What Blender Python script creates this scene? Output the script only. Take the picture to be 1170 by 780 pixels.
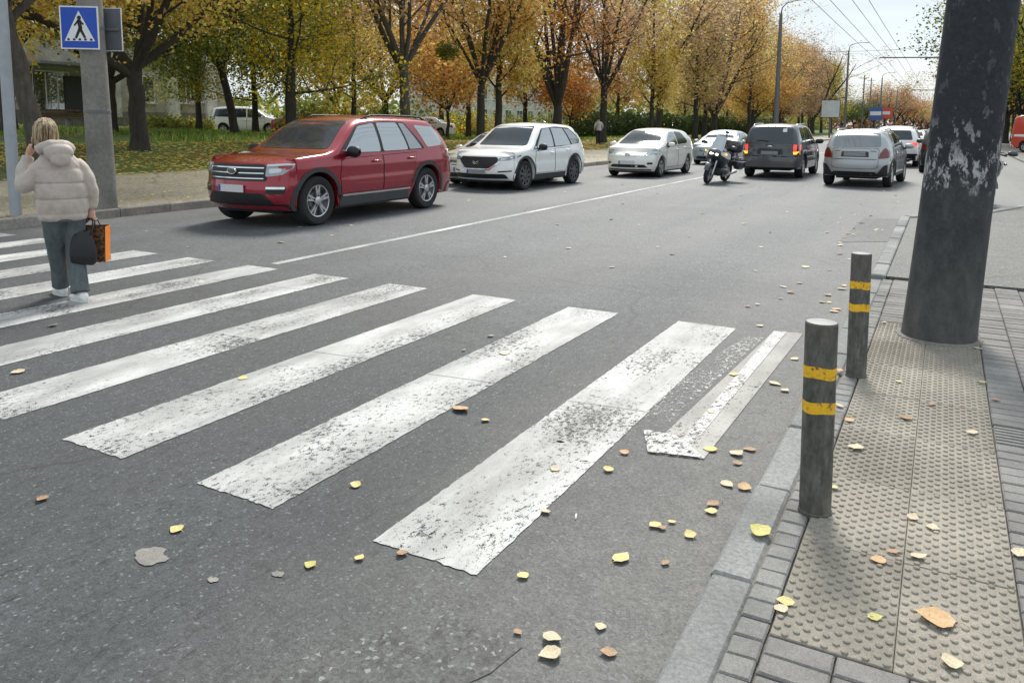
import bpy, bmesh, math, random
import numpy as np
from mathutils import Vector, Matrix
from mathutils.bvhtree import BVHTree

for _o in list(bpy.data.objects):
    bpy.data.objects.remove(_o)
SC = bpy.context.scene
COL = SC.collection
R = math.radians

# ------------------------------------------------------------------ camera
F_PX, PITCH, YAW, CAM_H, SHIFT_PX, ROLL = 898.8, 0.12128, 0.50135, 1.633, 138.66, 0.00835
_fw = np.array([-math.sin(YAW) * math.cos(PITCH), math.cos(YAW) * math.cos(PITCH), -math.sin(PITCH)])
_r0 = np.array([math.cos(YAW), math.sin(YAW), 0.0])
_u0 = np.cross(_r0, _fw)
_rt = _r0 * math.cos(ROLL) + _u0 * math.sin(ROLL)
_up = np.cross(_rt, _fw)
cam_d = bpy.data.cameras.new('camera')
cam = bpy.data.objects.new('camera', cam_d)
COL.objects.link(cam)
cam_d.sensor_width = 36.0
cam_d.lens = 36.0 * F_PX / 1170.0
cam_d.shift_y = -SHIFT_PX / 1170.0
cam_d.clip_start = 0.05
cam_d.clip_end = 4000.0
cam.matrix_world = Matrix(((_rt[0], _up[0], -_fw[0], 0.0), (_rt[1], _up[1], -_fw[1], 0.0),
                           (_rt[2], _up[2], -_fw[2], CAM_H), (0, 0, 0, 1)))
SC.camera = cam


def ray(px, py):
    return _fw * F_PX + _rt * (px - 585) - _up * (py + SHIFT_PX - 390)


def G(px, py, z=0.0):
    """photo pixel -> point on the level z"""
    d = ray(px, py)
    t = (z - CAM_H) / d[2]
    return Vector((d[0] * t, d[1] * t, z))


def YX(px, X):
    """distance along the road of something at lateral offset X seen in column px"""
    d = ray(px, 150)
    return d[1] / d[0] * X


# ------------------------------------------------------------------ sky, sun, exposure
SUN_EL, SUN_AZ = R(46), R(-16)          # azimuth from +Y, clockwise positive
world = bpy.data.worlds.new('World')
SC.world = world
world.use_nodes = True
_nt = world.node_tree
_nt.nodes.clear()
_out = _nt.nodes.new('ShaderNodeOutputWorld')
_bg = _nt.nodes.new('ShaderNodeBackground')
_bg.inputs['Strength'].default_value = 0.10
_sky = _nt.nodes.new('ShaderNodeTexSky')
_sky.sky_type = 'NISHITA'
_sky.sun_disc = False
_sky.sun_elevation = SUN_EL
_sky.sun_rotation = SUN_AZ
_sky.air_density = 1.0
_sky.dust_density = 2.0
_tc = _nt.nodes.new('ShaderNodeTexCoord')
_mp = _nt.nodes.new('ShaderNodeMapping')
_mp.inputs['Scale'].default_value = (1.0, 1.0, 4.5)
_ns = _nt.nodes.new('ShaderNodeTexNoise')
_ns.inputs['Scale'].default_value = 2.6
_ns.inputs['Detail'].default_value = 6
_ns.inputs['Roughness'].default_value = 0.55
_rp = _nt.nodes.new('ShaderNodeValToRGB')
_rp.color_ramp.elements[0].position = 0.33
_rp.color_ramp.elements[0].color = (0.80, 0.80, 0.80, 1)
_rp.color_ramp.elements[1].position = 0.62
_rp.color_ramp.elements[1].color = (1, 1, 1, 1)
_mx = _nt.nodes.new('ShaderNodeMixRGB')
_mx.inputs[2].default_value = (4.35, 4.85, 5.15, 1)
_nt.links.new(_tc.outputs['Generated'], _mp.inputs['Vector'])
_nt.links.new(_mp.outputs['Vector'], _ns.inputs['Vector'])
_nt.links.new(_ns.outputs['Fac'], _rp.inputs['Fac'])
_nt.links.new(_rp.outputs['Color'], _mx.inputs[0])
_nt.links.new(_sky.outputs['Color'], _mx.inputs[1])
_nt.links.new(_mx.outputs['Color'], _bg.inputs['Color'])
_nt.links.new(_bg.outputs['Background'], _out.inputs['Surface'])

sun_d = bpy.data.lights.new('sun', 'SUN')
sun_d.energy = 2.1
sun_d.angle = R(17)
sun_d.color = (1.0, 0.95, 0.87)
sun = bpy.data.objects.new('sun', sun_d)
COL.objects.link(sun)
_sd = Vector((math.sin(SUN_AZ) * math.cos(SUN_EL), math.cos(SUN_AZ) * math.cos(SUN_EL), math.sin(SUN_EL)))
sun.rotation_euler = (-_sd).to_track_quat('-Z', 'Y').to_euler()

SC.view_settings.view_transform = 'Standard'
SC.view_settings.look = 'None'
SC.view_settings.gamma = 1.0
SC.view_settings.exposure = 0.92
SC.view_settings.use_curve_mapping = False
SC.render.engine = 'CYCLES'
SC.cycles.max_bounces = 6
SC.cycles.transparent_max_bounces = 8

# ------------------------------------------------------------------ helpers
class MB:
    """collects geometry for ONE mesh object"""
    def __init__(s):
        s.v = []
        s.f = []

    def add(s, vs, fs):
        o = len(s.v)
        s.v.extend([tuple(p) for p in vs])
        s.f.extend([tuple(i + o for i in f) for f in fs])
        return s

    def box(s, c, d, rz=0.0, m=None):
        hx, hy, hz = d[0] / 2, d[1] / 2, d[2] / 2
        vs = [Vector((x, y, z)) for z in (-hz, hz) for y in (-hy, hy) for x in (-hx, hx)]
        if m is not None:
            vs = [m @ p for p in vs]
        if rz:
            q = Matrix.Rotation(rz, 3, 'Z')
            vs = [q @ p for p in vs]
        vs = [p + Vector(c) for p in vs]
        return s.add(vs, [(0, 2, 3, 1), (4, 5, 7, 6), (0, 1, 5, 4), (2, 6, 7, 3), (0, 4, 6, 2), (1, 3, 7, 5)])

    def tube(s, path, radii, n=8, cap=True, flat=None):
        path = [Vector(p) for p in path]
        if not hasattr(radii, '__len__'):
            radii = [radii] * len(path)
        o = len(s.v)
        ref = None
        for i, p in enumerate(path):
            a = path[max(i - 1, 0)]
            b = path[min(i + 1, len(path) - 1)]
            t = (b - a).normalized()
            if ref is None:
                ref = Vector((0, 0, 1)) if abs(t.z) < 0.9 else Vector((1, 0, 0))
            u = t.cross(ref)
            if u.length < 1e-4:
                u = t.cross(Vector((0.3, 1, 0.2)))
            u.normalize()
            w = u.cross(t).normalized()
            ref = w
            for k in range(n):
                an = 2 * math.pi * k / n
                x, y = math.cos(an), math.sin(an)
                if flat:
                    y *= flat
                s.v.append(tuple(p + (u * x + w * y) * radii[i]))
        m = len(path)
        for i in range(m - 1):
            for k in range(n):
                k2 = (k + 1) % n
                s.f.append((o + i * n + k, o + (i + 1) * n + k, o + (i + 1) * n + k2, o + i * n + k2))
        if cap:
            s.f.append(tuple(o + k for k in range(n)))
            s.f.append(tuple(o + (m - 1) * n + k for k in reversed(range(n))))
        return s

    def lathe(s, prof, c=(0, 0, 0), axis='Z', n=24, cap=True):
        """prof: list of (radius, height)"""
        o = len(s.v)
        c = Vector(c)
        for r, h in prof:
            for k in range(n):
                a = 2 * math.pi * k / n
                x, y = r * math.cos(a), r * math.sin(a)
                p = {'Z': (x, y, h), 'Y': (x, h, y), 'X': (h, x, y)}[axis]
                s.v.append(tuple(c + Vector(p)))
        for i in range(len(prof) - 1):
            for k in range(n):
                k2 = (k + 1) % n
                s.f.append((o + i * n + k, o + i * n + k2, o + (i + 1) * n + k2, o + (i + 1) * n + k))
        if cap:
            s.f.append(tuple(o + k for k in reversed(range(n))))
            s.f.append(tuple(o + (len(prof) - 1) * n + k for k in range(n)))
        return s

    def grid(s, rows, close=False):
        o = len(s.v)
        m = len(rows[0])
        for r in rows:
            s.v.extend([tuple(p) for p in r])
        for i in range(len(rows) - 1):
            for k in range(m if close else m - 1):
                k2 = (k + 1) % m
                s.f.append((o + i * m + k, o + i * m + k2, o + (i + 1) * m + k2, o + (i + 1) * m + k))
        return s

    def prism(s, poly, p, u, w, nrm, t):
        """polygon (a,b) in the plane p + a*u + b*w, thickness t along nrm"""
        p, u, w, nrm = Vector(p), Vector(u), Vector(w), Vector(nrm)
        k = len(poly)
        a = [p + u * x + w * y for x, y in poly]
        b = [q + nrm * t for q in a]
        return s.add(a + b, [tuple(reversed(range(k))), tuple(range(k, 2 * k))] +
                     [(i, (i + 1) % k, k + (i + 1) % k, k + i) for i in range(k)])

    def build(s, name, mat, parent=None, smooth=False, angle=None, loc=None):
        me = bpy.data.meshes.new(name)
        me.from_pydata(s.v, [], s.f)
        me.validate()
        bm = bmesh.new()
        bm.from_mesh(me)
        bmesh.ops.recalc_face_normals(bm, faces=bm.faces)
        bm.to_mesh(me)
        bm.free()
        return link(name, me, mat, parent, smooth, angle, loc)


def link(name, me, mat=None, parent=None, smooth=False, angle=None, loc=None):
    if mat is not None and not me.materials:
        me.materials.append(mat)
    if smooth:
        me.polygons.foreach_set('use_smooth', [True] * len(me.polygons))
        if angle:
            me.set_sharp_from_angle(angle=R(angle))
    o = bpy.data.objects.new(name, me)
    COL.objects.link(o)
    if parent is not None:
        o.parent = parent
    if loc is not None:
        o.location = loc
    return o


def tag(o, label, cat, group=None):
    o['label'] = label
    o['category'] = cat
    if group:
        o['group'] = group
    return o


def struct(o):
    o['kind'] = 'structure'
    return o


def stuff(o):
    o['kind'] = 'stuff'
    return o


def empty(name, loc=(0, 0, 0), rz=0.0):
    o = bpy.data.objects.new(name, None)
    COL.objects.link(o)
    o.location = loc
    o.rotation_euler = (0, 0, rz)
    o.empty_display_size = 0.2
    return o


def copy_tree(o, parent=None):
    c = o.copy()
    COL.objects.link(c)
    c.parent = parent
    for ch in o.children:
        copy_tree(ch, c)
    return c


def lerp(a, b, t):
    return a + (b - a) * t


def sstep(t):
    t = min(max(t, 0.0), 1.0)
    return t * t * (3 - 2 * t)


def interp(pts, x):
    if x <= pts[0][0]:
        return pts[0][1]
    for (x0, y0), (x1, y1) in zip(pts, pts[1:]):
        if x <= x1:
            return y0 + (y1 - y0) * (x - x0) / (x1 - x0)
    return pts[-1][1]


def pchip(pts):
    """monotone smooth curve through (x, y)"""
    xs = [p[0] for p in pts]
    ys = [p[1] for p in pts]
    n = len(xs)
    h = [xs[i + 1] - xs[i] for i in range(n - 1)]
    dl = [(ys[i + 1] - ys[i]) / h[i] for i in range(n - 1)]
    m = [dl[0]] + [0.0] * (n - 2) + [dl[-1]]
    for i in range(1, n - 1):
        if dl[i - 1] * dl[i] > 0:
            w1, w2 = 2 * h[i] + h[i - 1], h[i] + 2 * h[i - 1]
            m[i] = (w1 + w2) / (w1 / dl[i - 1] + w2 / dl[i])

    def f(x):
        if x <= xs[0]:
            return ys[0]
        if x >= xs[-1]:
            return ys[-1]
        i = 0
        while x > xs[i + 1]:
            i += 1
        t = (x - xs[i]) / h[i]
        return ((1 + 2 * t) * (1 - t) ** 2 * ys[i] + t * (1 - t) ** 2 * h[i] * m[i] +
                t * t * (3 - 2 * t) * ys[i + 1] + t * t * (t - 1) * h[i] * m[i + 1])
    return f


# ------------------------------------------------------------------ materials
class NT:
    def __init__(s, name):
        s.m = bpy.data.materials.new(name)
        s.m.use_nodes = True
        s.t = s.m.node_tree
        s.b = s.t.nodes['Principled BSDF']
        s.out = s.t.nodes['Material Output']

    def n(s, kind, **kw):
        nd = s.t.nodes.new('ShaderNode' + kind)
        for k, v in kw.items():
            if k in nd.inputs:
                nd.inputs[k].default_value = v
            else:
                setattr(nd, k, v)
        return nd

    def l(s, a, b):
        s.t.links.new(a, b)

    def pos(s, scale=(1, 1, 1), obj=False, rot=(0, 0, 0)):
        if obj:
            src = s.n('TexCoord').outputs['Object']
        else:
            src = s.n('NewGeometry').outputs['Position']
        mp = s.n('Mapping')
        mp.inputs['Scale'].default_value = scale
        mp.inputs['Rotation'].default_value = rot
        s.l(src, mp.inputs['Vector'])
        return mp.outputs['Vector']

    def noise(s, vec, scale, detail=4, rough=0.55):
        nd = s.n('TexNoise', Scale=scale, Detail=detail, Roughness=rough)
        s.l(vec, nd.inputs['Vector'])
        return nd.outputs['Fac']

    def voro(s, vec, scale, out='Distance', feature='F1'):
        nd = s.n('TexVoronoi', Scale=scale)
        nd.feature = feature
        s.l(vec, nd.inputs['Vector'])
        return nd.outputs[out]

    def ramp(s, fac, stops):
        nd = s.n('ValToRGB')
        cr = nd.color_ramp
        while len(cr.elements) < len(stops):
            cr.elements.new(0.5)
        for e, (p, c) in zip(cr.elements, stops):
            e.position = p
            e.color = (c, c, c, 1) if not hasattr(c, '__len__') else (c[0], c[1], c[2], 1)
        s.l(fac, nd.inputs['Fac'])
        return nd.outputs['Color']

    def mix(s, fac, a, b, mode='MIX'):
        nd = s.n('MixRGB')
        nd.blend_type = mode
        for i, v in ((0, fac), (1, a), (2, b)):
            if isinstance(v, (int, float)):
                nd.inputs[i].default_value = v if i == 0 else (v, v, v, 1)
            elif isinstance(v, tuple):
                nd.inputs[i].default_value = (v[0], v[1], v[2], 1)
            else:
                s.l(v, nd.inputs[i])
        return nd.outputs[0]

    def math(s, op, a, b=0.0):
        nd = s.n('Math')
        nd.operation = op
        for i, v in ((0, a), (1, b)):
            if isinstance(v, (int, float)):
                nd.inputs[i].default_value = v
            else:
                s.l(v, nd.inputs[i])
        return nd.outputs[0]

    def bump(s, h, strength=0.3, dist=0.01):
        nd = s.n('Bump', Strength=strength, Distance=dist)
        s.l(h, nd.inputs['Height'])
        s.l(nd.outputs['Normal'], s.b.inputs['Normal'])

    def set(s, **kw):
        for k, v in kw.items():
            k = k.replace('_', ' ')
            if hasattr(v, 'is_linked') or isinstance(v, bpy.types.NodeSocket):
                s.l(v, s.b.inputs[k])
            else:
                if hasattr(v, '__len__') and len(v) == 3:
                    v = (*v, 1)
                s.b.inputs[k].default_value = v
        return s.m


def plain(name, col, rough=0.6, metal=0.0, var=0.12, scale=6.0, bump=0.0, **kw):
    t = NT(name)
    p = t.pos(obj=True)
    f = t.noise(p, scale, 5, 0.6)
    c = t.ramp(f, [(0.3, tuple(x * (1 - var) for x in col)), (0.7, tuple(min(1, x * (1 + var)) for x in col))])
    t.set(Base_Color=c, Roughness=rough, Metallic=metal, **kw)
    if bump:
        t.bump(f, bump, 0.02)
    return t.m


def paint_mat(name, col, metal=0.0, rough=0.35, dirt=0.25):
    """car paint with clear coat and some road dust low down"""
    t = NT(name)
    p = t.pos(obj=True)
    sep = t.n('SeparateXYZ')
    t.l(p, sep.inputs[0])
    low = t.ramp(t.math('MULTIPLY', sep.outputs[2], 0.8), [(0.2, 1.0), (0.6, 0.0)])
    nz = t.ramp(t.noise(p, 5, 6, 0.65), [(0.35, 0.1), (0.7, 1.0)])
    d = t.math('MULTIPLY', t.math('MULTIPLY', low, nz), dirt)
    c = t.mix(d, col, (0.2, 0.19, 0.175))
    t.set(Base_Color=c, Metallic=metal, Coat_Weight=1.0, Coat_Roughness=0.04,
          Roughness=t.ramp(d, [(0, rough), (0.6, 0.7)]))
    return t.m


def asphalt_mat(name, base, warm=0.0, edge=False, coarse=1.0):
    t = NT(name)
    p = t.pos()
    fine = t.noise(p, 160 * coarse, 3, 0.7)
    agg = t.voro(p, 105 * coarse, 'Color')
    aggv = t.n('SeparateColor')
    t.l(agg, aggv.inputs[0])
    big = t.noise(p, 0.55, 6, 0.62)
    track = t.noise(t.pos((0.9, 0.05, 1)), 1.0, 3, 0.5)
    mid = t.noise(p, 7.0, 5, 0.7)
    b = base
    c0 = t.ramp(big, [(0.3, (b * 0.82, b * 0.86, b * 0.86)), (0.7, (b * 1.10, b * 1.13, b * 1.12))])
    c1 = t.mix(1.0, c0, t.ramp(track, [(0.3, 0.74), (0.7, 1.16)]), 'MULTIPLY')
    c2 = t.mix(1.0, c1, t.ramp(mid, [(0.25, 0.82), (0.75, 1.16)]), 'MULTIPLY')
    c3 = t.mix(1.0, c2, t.ramp(aggv.outputs[0], [(0.0, 0.62), (0.55, 1.0), (0.85, 1.10), (0.955, 1.3), (0.985, 2.6)]), 'MULTIPLY')
    c4 = t.mix(1.0, c3, t.ramp(fine, [(0.3, 0.7), (0.7, 1.3)]), 'MULTIPLY')
    # small dark pits
    pit = t.ramp(t.noise(t.pos((1, 0.35, 1)), 30, 5, 0.78), [(0.32, 0.2), (0.45, 0.95), (0.7, 1.2)])
    c5 = t.mix(1.0, c4, pit, 'MULTIPLY')
    # hairline cracks
    wob = t.n('TexNoise', Scale=1.3, Detail=5.0)
    t.l(p, wob.inputs['Vector'])
    pv = t.mix(0.35, p, wob.outputs['Color'], 'ADD')
    ck = t.voro(pv, 0.33, 'Distance', 'DISTANCE_TO_EDGE')
    crack = t.math('MULTIPLY', t.ramp(ck, [(0.0, 0.75), (0.006, 0.0)]), t.ramp(t.noise(p, 0.4, 3), [(0.48, 0.0), (0.56, 1.0)]))
    c6 = t.mix(crack, c5, (0.025, 0.024, 0.023))
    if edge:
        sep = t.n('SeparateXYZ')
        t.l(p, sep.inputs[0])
        # grazing sheen beyond the crossing, painted in as paler asphalt colour
        far_sheen = t.n('MapRange')
        far_sheen.inputs['From Min'].default_value = 4.6
        far_sheen.inputs['From Max'].default_value = 9.5
        t.l(t.math('ADD', sep.outputs[1], t.math('MULTIPLY', t.math('SUBTRACT', big, 0.5), 6.0)), far_sheen.inputs['Value'])
        c6 = t.mix(1.0, c6, t.ramp(far_sheen.outputs[0], [(0.0, 1.0), (1.0, 1.9)]), 'MULTIPLY')
        ww = t.math('ADD', sep.outputs[0], t.math('MULTIPLY', t.math('SUBTRACT', t.noise(p, 0.9, 5, 0.65), 0.5), 1.3))
        g = t.n('MapRange')
        g.inputs['From Min'].default_value = -2.2
        g.inputs['From Max'].default_value = -0.7
        t.l(ww, g.inputs['Value'])
        g2 = t.n('MapRange')
        g2.inputs['From Min'].default_value = -11.2
        g2.inputs['From Max'].default_value = -12.4
        t.l(ww, g2.inputs['Value'])
        gg = t.math('MULTIPLY', t.math('MAXIMUM', g.outputs[0], g2.outputs[0]), 0.85)
        dust = t.mix(1.0, (0.235, 0.217, 0.19), t.ramp(fine, [(0.25, 0.65), (0.75, 1.3)]), 'MULTIPLY')
        dust2 = t.mix(1.0, dust, t.ramp(aggv.outputs[0], [(0.0, 0.65), (0.9, 1.1)]), 'MULTIPLY')
        c6 = t.mix(t.math('MULTIPLY', gg, t.ramp(mid, [(0.2, 0.55), (0.7, 1.0)])), c6, dust2)
    if warm:
        c6 = t.mix(1.0, c6, (1.0 + warm, 1.0 + warm * 0.4, 1.0 - warm * 0.6), 'MULTIPLY')
    t.set(Base_Color=c6, Roughness=t.ramp(track, [(0.3, 0.55), (0.7, 0.72)]))
    h = t.math('ADD', t.math('MULTIPLY', aggv.outputs[0], 0.6), fine)
    t.bump(h, 0.6, 0.006)
    return t.m


def marking_mat(name, col, wear, lo=0.0):
    """worn thermoplastic: chips let the asphalt show through"""
    t = NT(name)
    p = t.pos()
    a = t.noise(t.pos((1, 0.6, 1)), 42, 5, 0.72)
    b = t.noise(t.pos((1, 0.5, 1)), 2.2, 5, 0.6)
    e = t.noise(p, 190, 3, 0.7)
    s = t.math('ADD', t.math('ADD', t.math('MULTIPLY', a, 0.6), t.math('MULTIPLY', b, 0.4)), t.math('MULTIPLY', e, 0.4))
    sep = t.n('SeparateXYZ')
    t.l(p, sep.inputs[0])
    yy = t.math('ADD', sep.outputs[1], t.math('MULTIPLY', t.math('SUBTRACT', b, 0.5), 0.5))
    scuff = t.ramp(t.math('MULTIPLY', yy, 0.1), [(0.345, 0.0), (0.385, 1.0), (0.408, 1.0), (0.412, 0.0)])
    s = t.math('SUBTRACT', s, t.math('MULTIPLY', scuff, 0.03))
    msk = t.ramp(s, [(wear, 0.0), (wear + 0.035, 1.0)])
    dirt = t.ramp(t.noise(t.pos((2.0, 0.8, 1)), 1.6, 6, 0.65), [(0.3, 0.55), (0.62, 1.0)])
    smudge = t.ramp(t.noise(t.pos((1.1, 0.22, 1)), 2.1, 4, 0.6), [(0.36, 0.62), (0.58, 1.0)])
    dirt = t.mix(1.0, dirt, smudge, 'MULTIPLY')
    grit = t.ramp(e, [(0.3, 0.8), (0.6, 1.05)])
    c = t.mix(1.0, t.mix(1.0, col, dirt, 'MULTIPLY'), grit, 'MULTIPLY')
    t.set(Base_Color=c, Roughness=0.6)
    t.bump(s, 0.2, 0.003)
    tr = t.n('BsdfTransparent')
    mx = t.n('MixShader')
    t.l(msk, mx.inputs[0])
    t.l(tr.outputs[0], mx.inputs[1])
    t.l(t.b.outputs[0], mx.inputs[2])
    t.l(mx.outputs[0], t.out.inputs['Surface'])
    return t.m


def stone_mat(name, col, var=0.25, scale=25.0, rough=0.85, obj=False):
    t = NT(name)
    p = t.pos(obj=obj)
    f = t.noise(p, scale, 6, 0.7)
    g = t.noise(p, scale * 6, 3, 0.7)
    q = t.noise(p, 1.4, 5, 0.6)
    c = t.ramp(f, [(0.3, tuple(x * (1 - var) for x in col)), (0.72, tuple(x * (1 + var) for x in col))])
    c = t.mix(1.0, c, t.ramp(g, [(0.3, 0.72), (0.7, 1.25)]), 'MULTIPLY')
    c = t.mix(1.0, c, t.ramp(q, [(0.3, 0.62), (0.7, 1.15)]), 'MULTIPLY')
    oi = t.n('ObjectInfo')
    c = t.mix(1.0, c, t.ramp(oi.outputs['Random'], [(0.0, 0.84), (1.0, 1.12)]), 'MULTIPLY')
    t.set(Base_Color=c, Roughness=rough)
    t.bump(t.math('ADD', f, g), 0.4, 0.006)
    return t.m


def leaf_mat(name, stops, trans=0.55, rough=0.6, gain=1.75):
    """foliage colour picked per leaf by its 'tone'"""
    t = NT(name)
    at = t.n('Attribute')
    at.attribute_name = 'tone'
    c = t.ramp(at.outputs['Fac'], [(p_, tuple(min(0.85, x * gain) for x in q_)) for p_, q_ in stops])
    t.set(Base_Color=c, Roughness=rough, Specular_IOR_Level=0.25)
    tr = t.n('BsdfTranslucent')
    t.l(c, tr.inputs['Color'])
    mx = t.n('MixShader')
    mx.inputs[0].default_value = trans
    t.l(t.b.outputs[0], mx.inputs[1])
    t.l(tr.outputs[0], mx.inputs[2])
    t.l(mx.outputs[0], t.out.inputs['Surface'])
    return t.m


def emis(name, col, e, strength):
    t = NT(name)
    t.set(Base_Color=col, Roughness=0.15, Coat_Weight=0.8, Emission_Color=e, Emission_Strength=strength)
    return t.m


def bark_mat(name, col):
    t = NT(name)
    p = t.pos((1, 1, 0.25), obj=True)
    f = t.noise(p, 14, 6, 0.75)
    g = t.noise(t.pos(obj=True), 1.5, 4)
    c = t.ramp(f, [(0.3, tuple(x * 0.5 for x in col)), (0.7, tuple(x * 1.5 for x in col))])
    c = t.mix(t.ramp(g, [(0.5, 0.0), (0.75, 0.35)]), c, (0.09, 0.10, 0.06))
    t.set(Base_Color=c, Roughness=0.9)
    t.bump(f, 0.8, 0.03)
    return t.m


M = {}
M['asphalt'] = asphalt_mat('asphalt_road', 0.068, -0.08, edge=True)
M['asphalt_patch'] = asphalt_mat('asphalt_patch', 0.115)
M['asphalt_walk'] = asphalt_mat('asphalt_walk', 0.125, 0.05, coarse=0.8)
M['paint_white'] = marking_mat('road_paint_white', (0.62, 0.62, 0.605), 0.61)
M['paint_old'] = marking_mat('road_paint_old', (0.70, 0.69, 0.66), 0.74)
M['paint_grey'] = marking_mat('road_paint_grey', (0.40, 0.39, 0.365), 0.59)
M['granite'] = stone_mat('granite_kerb', (0.29, 0.295, 0.29), 0.35, 55)
M['kerb_old'] = stone_mat('concrete_kerb', (0.36, 0.33, 0.29), 0.25, 18)
M['paver'] = stone_mat('grey_paver', (0.26, 0.25, 0.24), 0.14, 30)
M['paver_small'] = stone_mat('dark_paver', (0.26, 0.255, 0.245), 0.18, 30)
M['tactile'] = stone_mat('tactile_concrete', (0.335, 0.305, 0.255), 0.16, 22)
M['sand'] = stone_mat('joint_sand', (0.19, 0.17, 0.14), 0.3, 40)
M['black'] = plain('black_plastic', (0.012, 0.012, 0.013), 0.5)
M['darkgrey'] = plain('grey_plastic', (0.045, 0.046, 0.048), 0.65)
M['rubber'] = plain('rubber', (0.02, 0.02, 0.021), 0.85, bump=0.2)
M['chrome'] = plain('chrome', (0.75, 0.76, 0.77), 0.18, 1.0, var=0.05)
M['alloy'] = plain('alloy', (0.55, 0.55, 0.56), 0.32, 0.9, var=0.1)
M['alloy_dark'] = plain('dark_alloy', (0.16, 0.16, 0.17), 0.35, 0.8)
M['plate'] = plain('number_plate_blank', (0.62, 0.63, 0.64), 0.5, var=0.08, scale=14)
M['plate_dark'] = plain('number_plate_grey', (0.27, 0.28, 0.29), 0.5, var=0.12, scale=14)
M['blue_band'] = plain('plate_blue', (0.02, 0.08, 0.42), 0.5)
M['seam'] = plain('panel_gap', (0.006, 0.006, 0.007), 0.8)


def glass_mat(name, tint, reflect, ior=1.5, coat=0.5, rough=0.03):
    t = NT(name)
    t.set(Base_Color=tint, Roughness=rough, IOR=ior, Coat_Weight=coat, Coat_Roughness=0.02)
    gl = t.n('BsdfGlossy')
    gl.inputs['Roughness'].default_value = rough
    gl.inputs['Color'].default_value = (0.93, 0.97, 1.0, 1)
    mx = t.n('MixShader')
    mx.inputs[0].default_value = reflect
    t.l(t.b.outputs[0], mx.inputs[1])
    t.l(gl.outputs[0], mx.inputs[2])
    t.l(mx.outputs[0], t.out.inputs['Surface'])
    return t.m


M['glass_dark'] = glass_mat('tinted_glass', (0.020, 0.030, 0.040), 0.045, 1.36, 0.0, 0.09)
M['glass_side'] = glass_mat('side_glass', (0.04, 0.05, 0.055), 0.26)
M['glass_pale'] = glass_mat('pale_side_glass', (0.075, 0.085, 0.09), 0.36)
M['lens_clear'] = glass_mat('headlight_lens', (0.45, 0.47, 0.49), 0.25)
M['lens_smoke'] = glass_mat('smoked_lens', (0.10, 0.105, 0.11), 0.2)
M['lens_red'] = plain('tail_lens', (0.16, 0.008, 0.01), 0.15, Coat_Weight=1.0)
M['brake_on'] = emis('brake_light_on', (0.5, 0.01, 0.01), (1.0, 0.05, 0.03), 0.75)
M['amber_on'] = emis('indicator_on', (0.8, 0.35, 0.03), (1.0, 0.55, 0.08), 0.8)
M['head_on'] = emis('headlamp_on', (0.9, 0.85, 0.7), (1.0, 0.93, 0.75), 2.2)
M['concrete'] = stone_mat('pole_concrete', (0.26, 0.245, 0.22), 0.22, 16, obj=True)
M['metal_grey'] = plain('galvanised', (0.36, 0.38, 0.41), 0.5, 0.3, var=0.1)
M['lamp_grey'] = plain('lamp_post_grey', (0.16, 0.165, 0.17), 0.6, 0.2)
M['wire'] = plain('cable', (0.03, 0.03, 0.032), 0.7)

# ------------------------------------------------------------------ ground, road, kerbs, pavement
def terr(X, Y):
    b = interp([(-80, 1.55), (-45, 1.4), (-30, 1.2), (-21, 0.88), (-16.6, 0.42), (-12.45, 0.15)], X)
    k = 1.0 - 0.55 * sstep((Y - 18) / 30.0)
    return 0.15 + (b - 0.15) * k


def sheet(pts, z, name, mat, parent=None):
    return MB().add([(p[0], p[1], z) for p in pts], [tuple(range(len(pts)))]).build(name, mat, parent)


t_ = NT('earth')
_c = t_.ramp(t_.noise(t_.pos(), 0.15, 6, 0.6), [(0.3, (0.07, 0.075, 0.035)), (0.7, (0.13, 0.115, 0.06))])
M['earth'] = t_.set(Base_Color=_c, Roughness=0.95)
t_ = NT('lawn')
_p = t_.pos()
_f = t_.noise(_p, 0.35, 6, 0.65)
_g = t_.noise(_p, 9, 5, 0.75)
_c = t_.ramp(_f, [(0.32, (0.15, 0.13, 0.06)), (0.45, (0.085, 0.13, 0.03)), (0.65, (0.12, 0.19, 0.04))])
_c = t_.mix(1.0, _c, t_.ramp(_g, [(0.25, 0.55), (0.75, 1.5)]), 'MULTIPLY')
t_.set(Base_Color=_c, Roughness=0.95)
t_.bump(_g, 1.0, 0.08)
M['lawn'] = t_.m

struct(sheet([(-900, -300), (900, -300), (900, 1200), (-900, 1200)], -0.03, 'ground', M['earth']))
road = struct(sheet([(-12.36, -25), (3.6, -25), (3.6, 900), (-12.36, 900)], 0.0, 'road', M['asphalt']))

# zebra crossing: bars of 0.478 m every 1.01 m
rnd = random.Random(4)
for i in range(11):
    xc = -1.634 - i * 1.01
    w = 0.239
    ya, yb = 2.30, 6.34
    if i == 10:
        w = 0.2
    jag = []
    for k in range(25):
        jag.append((xc - w + 2 * w * k / 24, ya + rnd.gauss(0, 0.0035)))
    for k in range(110):
        jag.append((xc + w + rnd.gauss(0, 0.0022), ya + (yb - ya) * (k + 0.5) / 110))
    for k in range(25):
        jag.append((xc + w - 2 * w * k / 24, yb + rnd.gauss(0, 0.0035)))
    for k in range(110):
        jag.append((xc - w + rnd.gauss(0, 0.0022), yb - (yb - ya) * (k + 0.5) / 110))
    sheet(jag, 0.004, 'crosswalk_bar', M['paint_white'], road)
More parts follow.
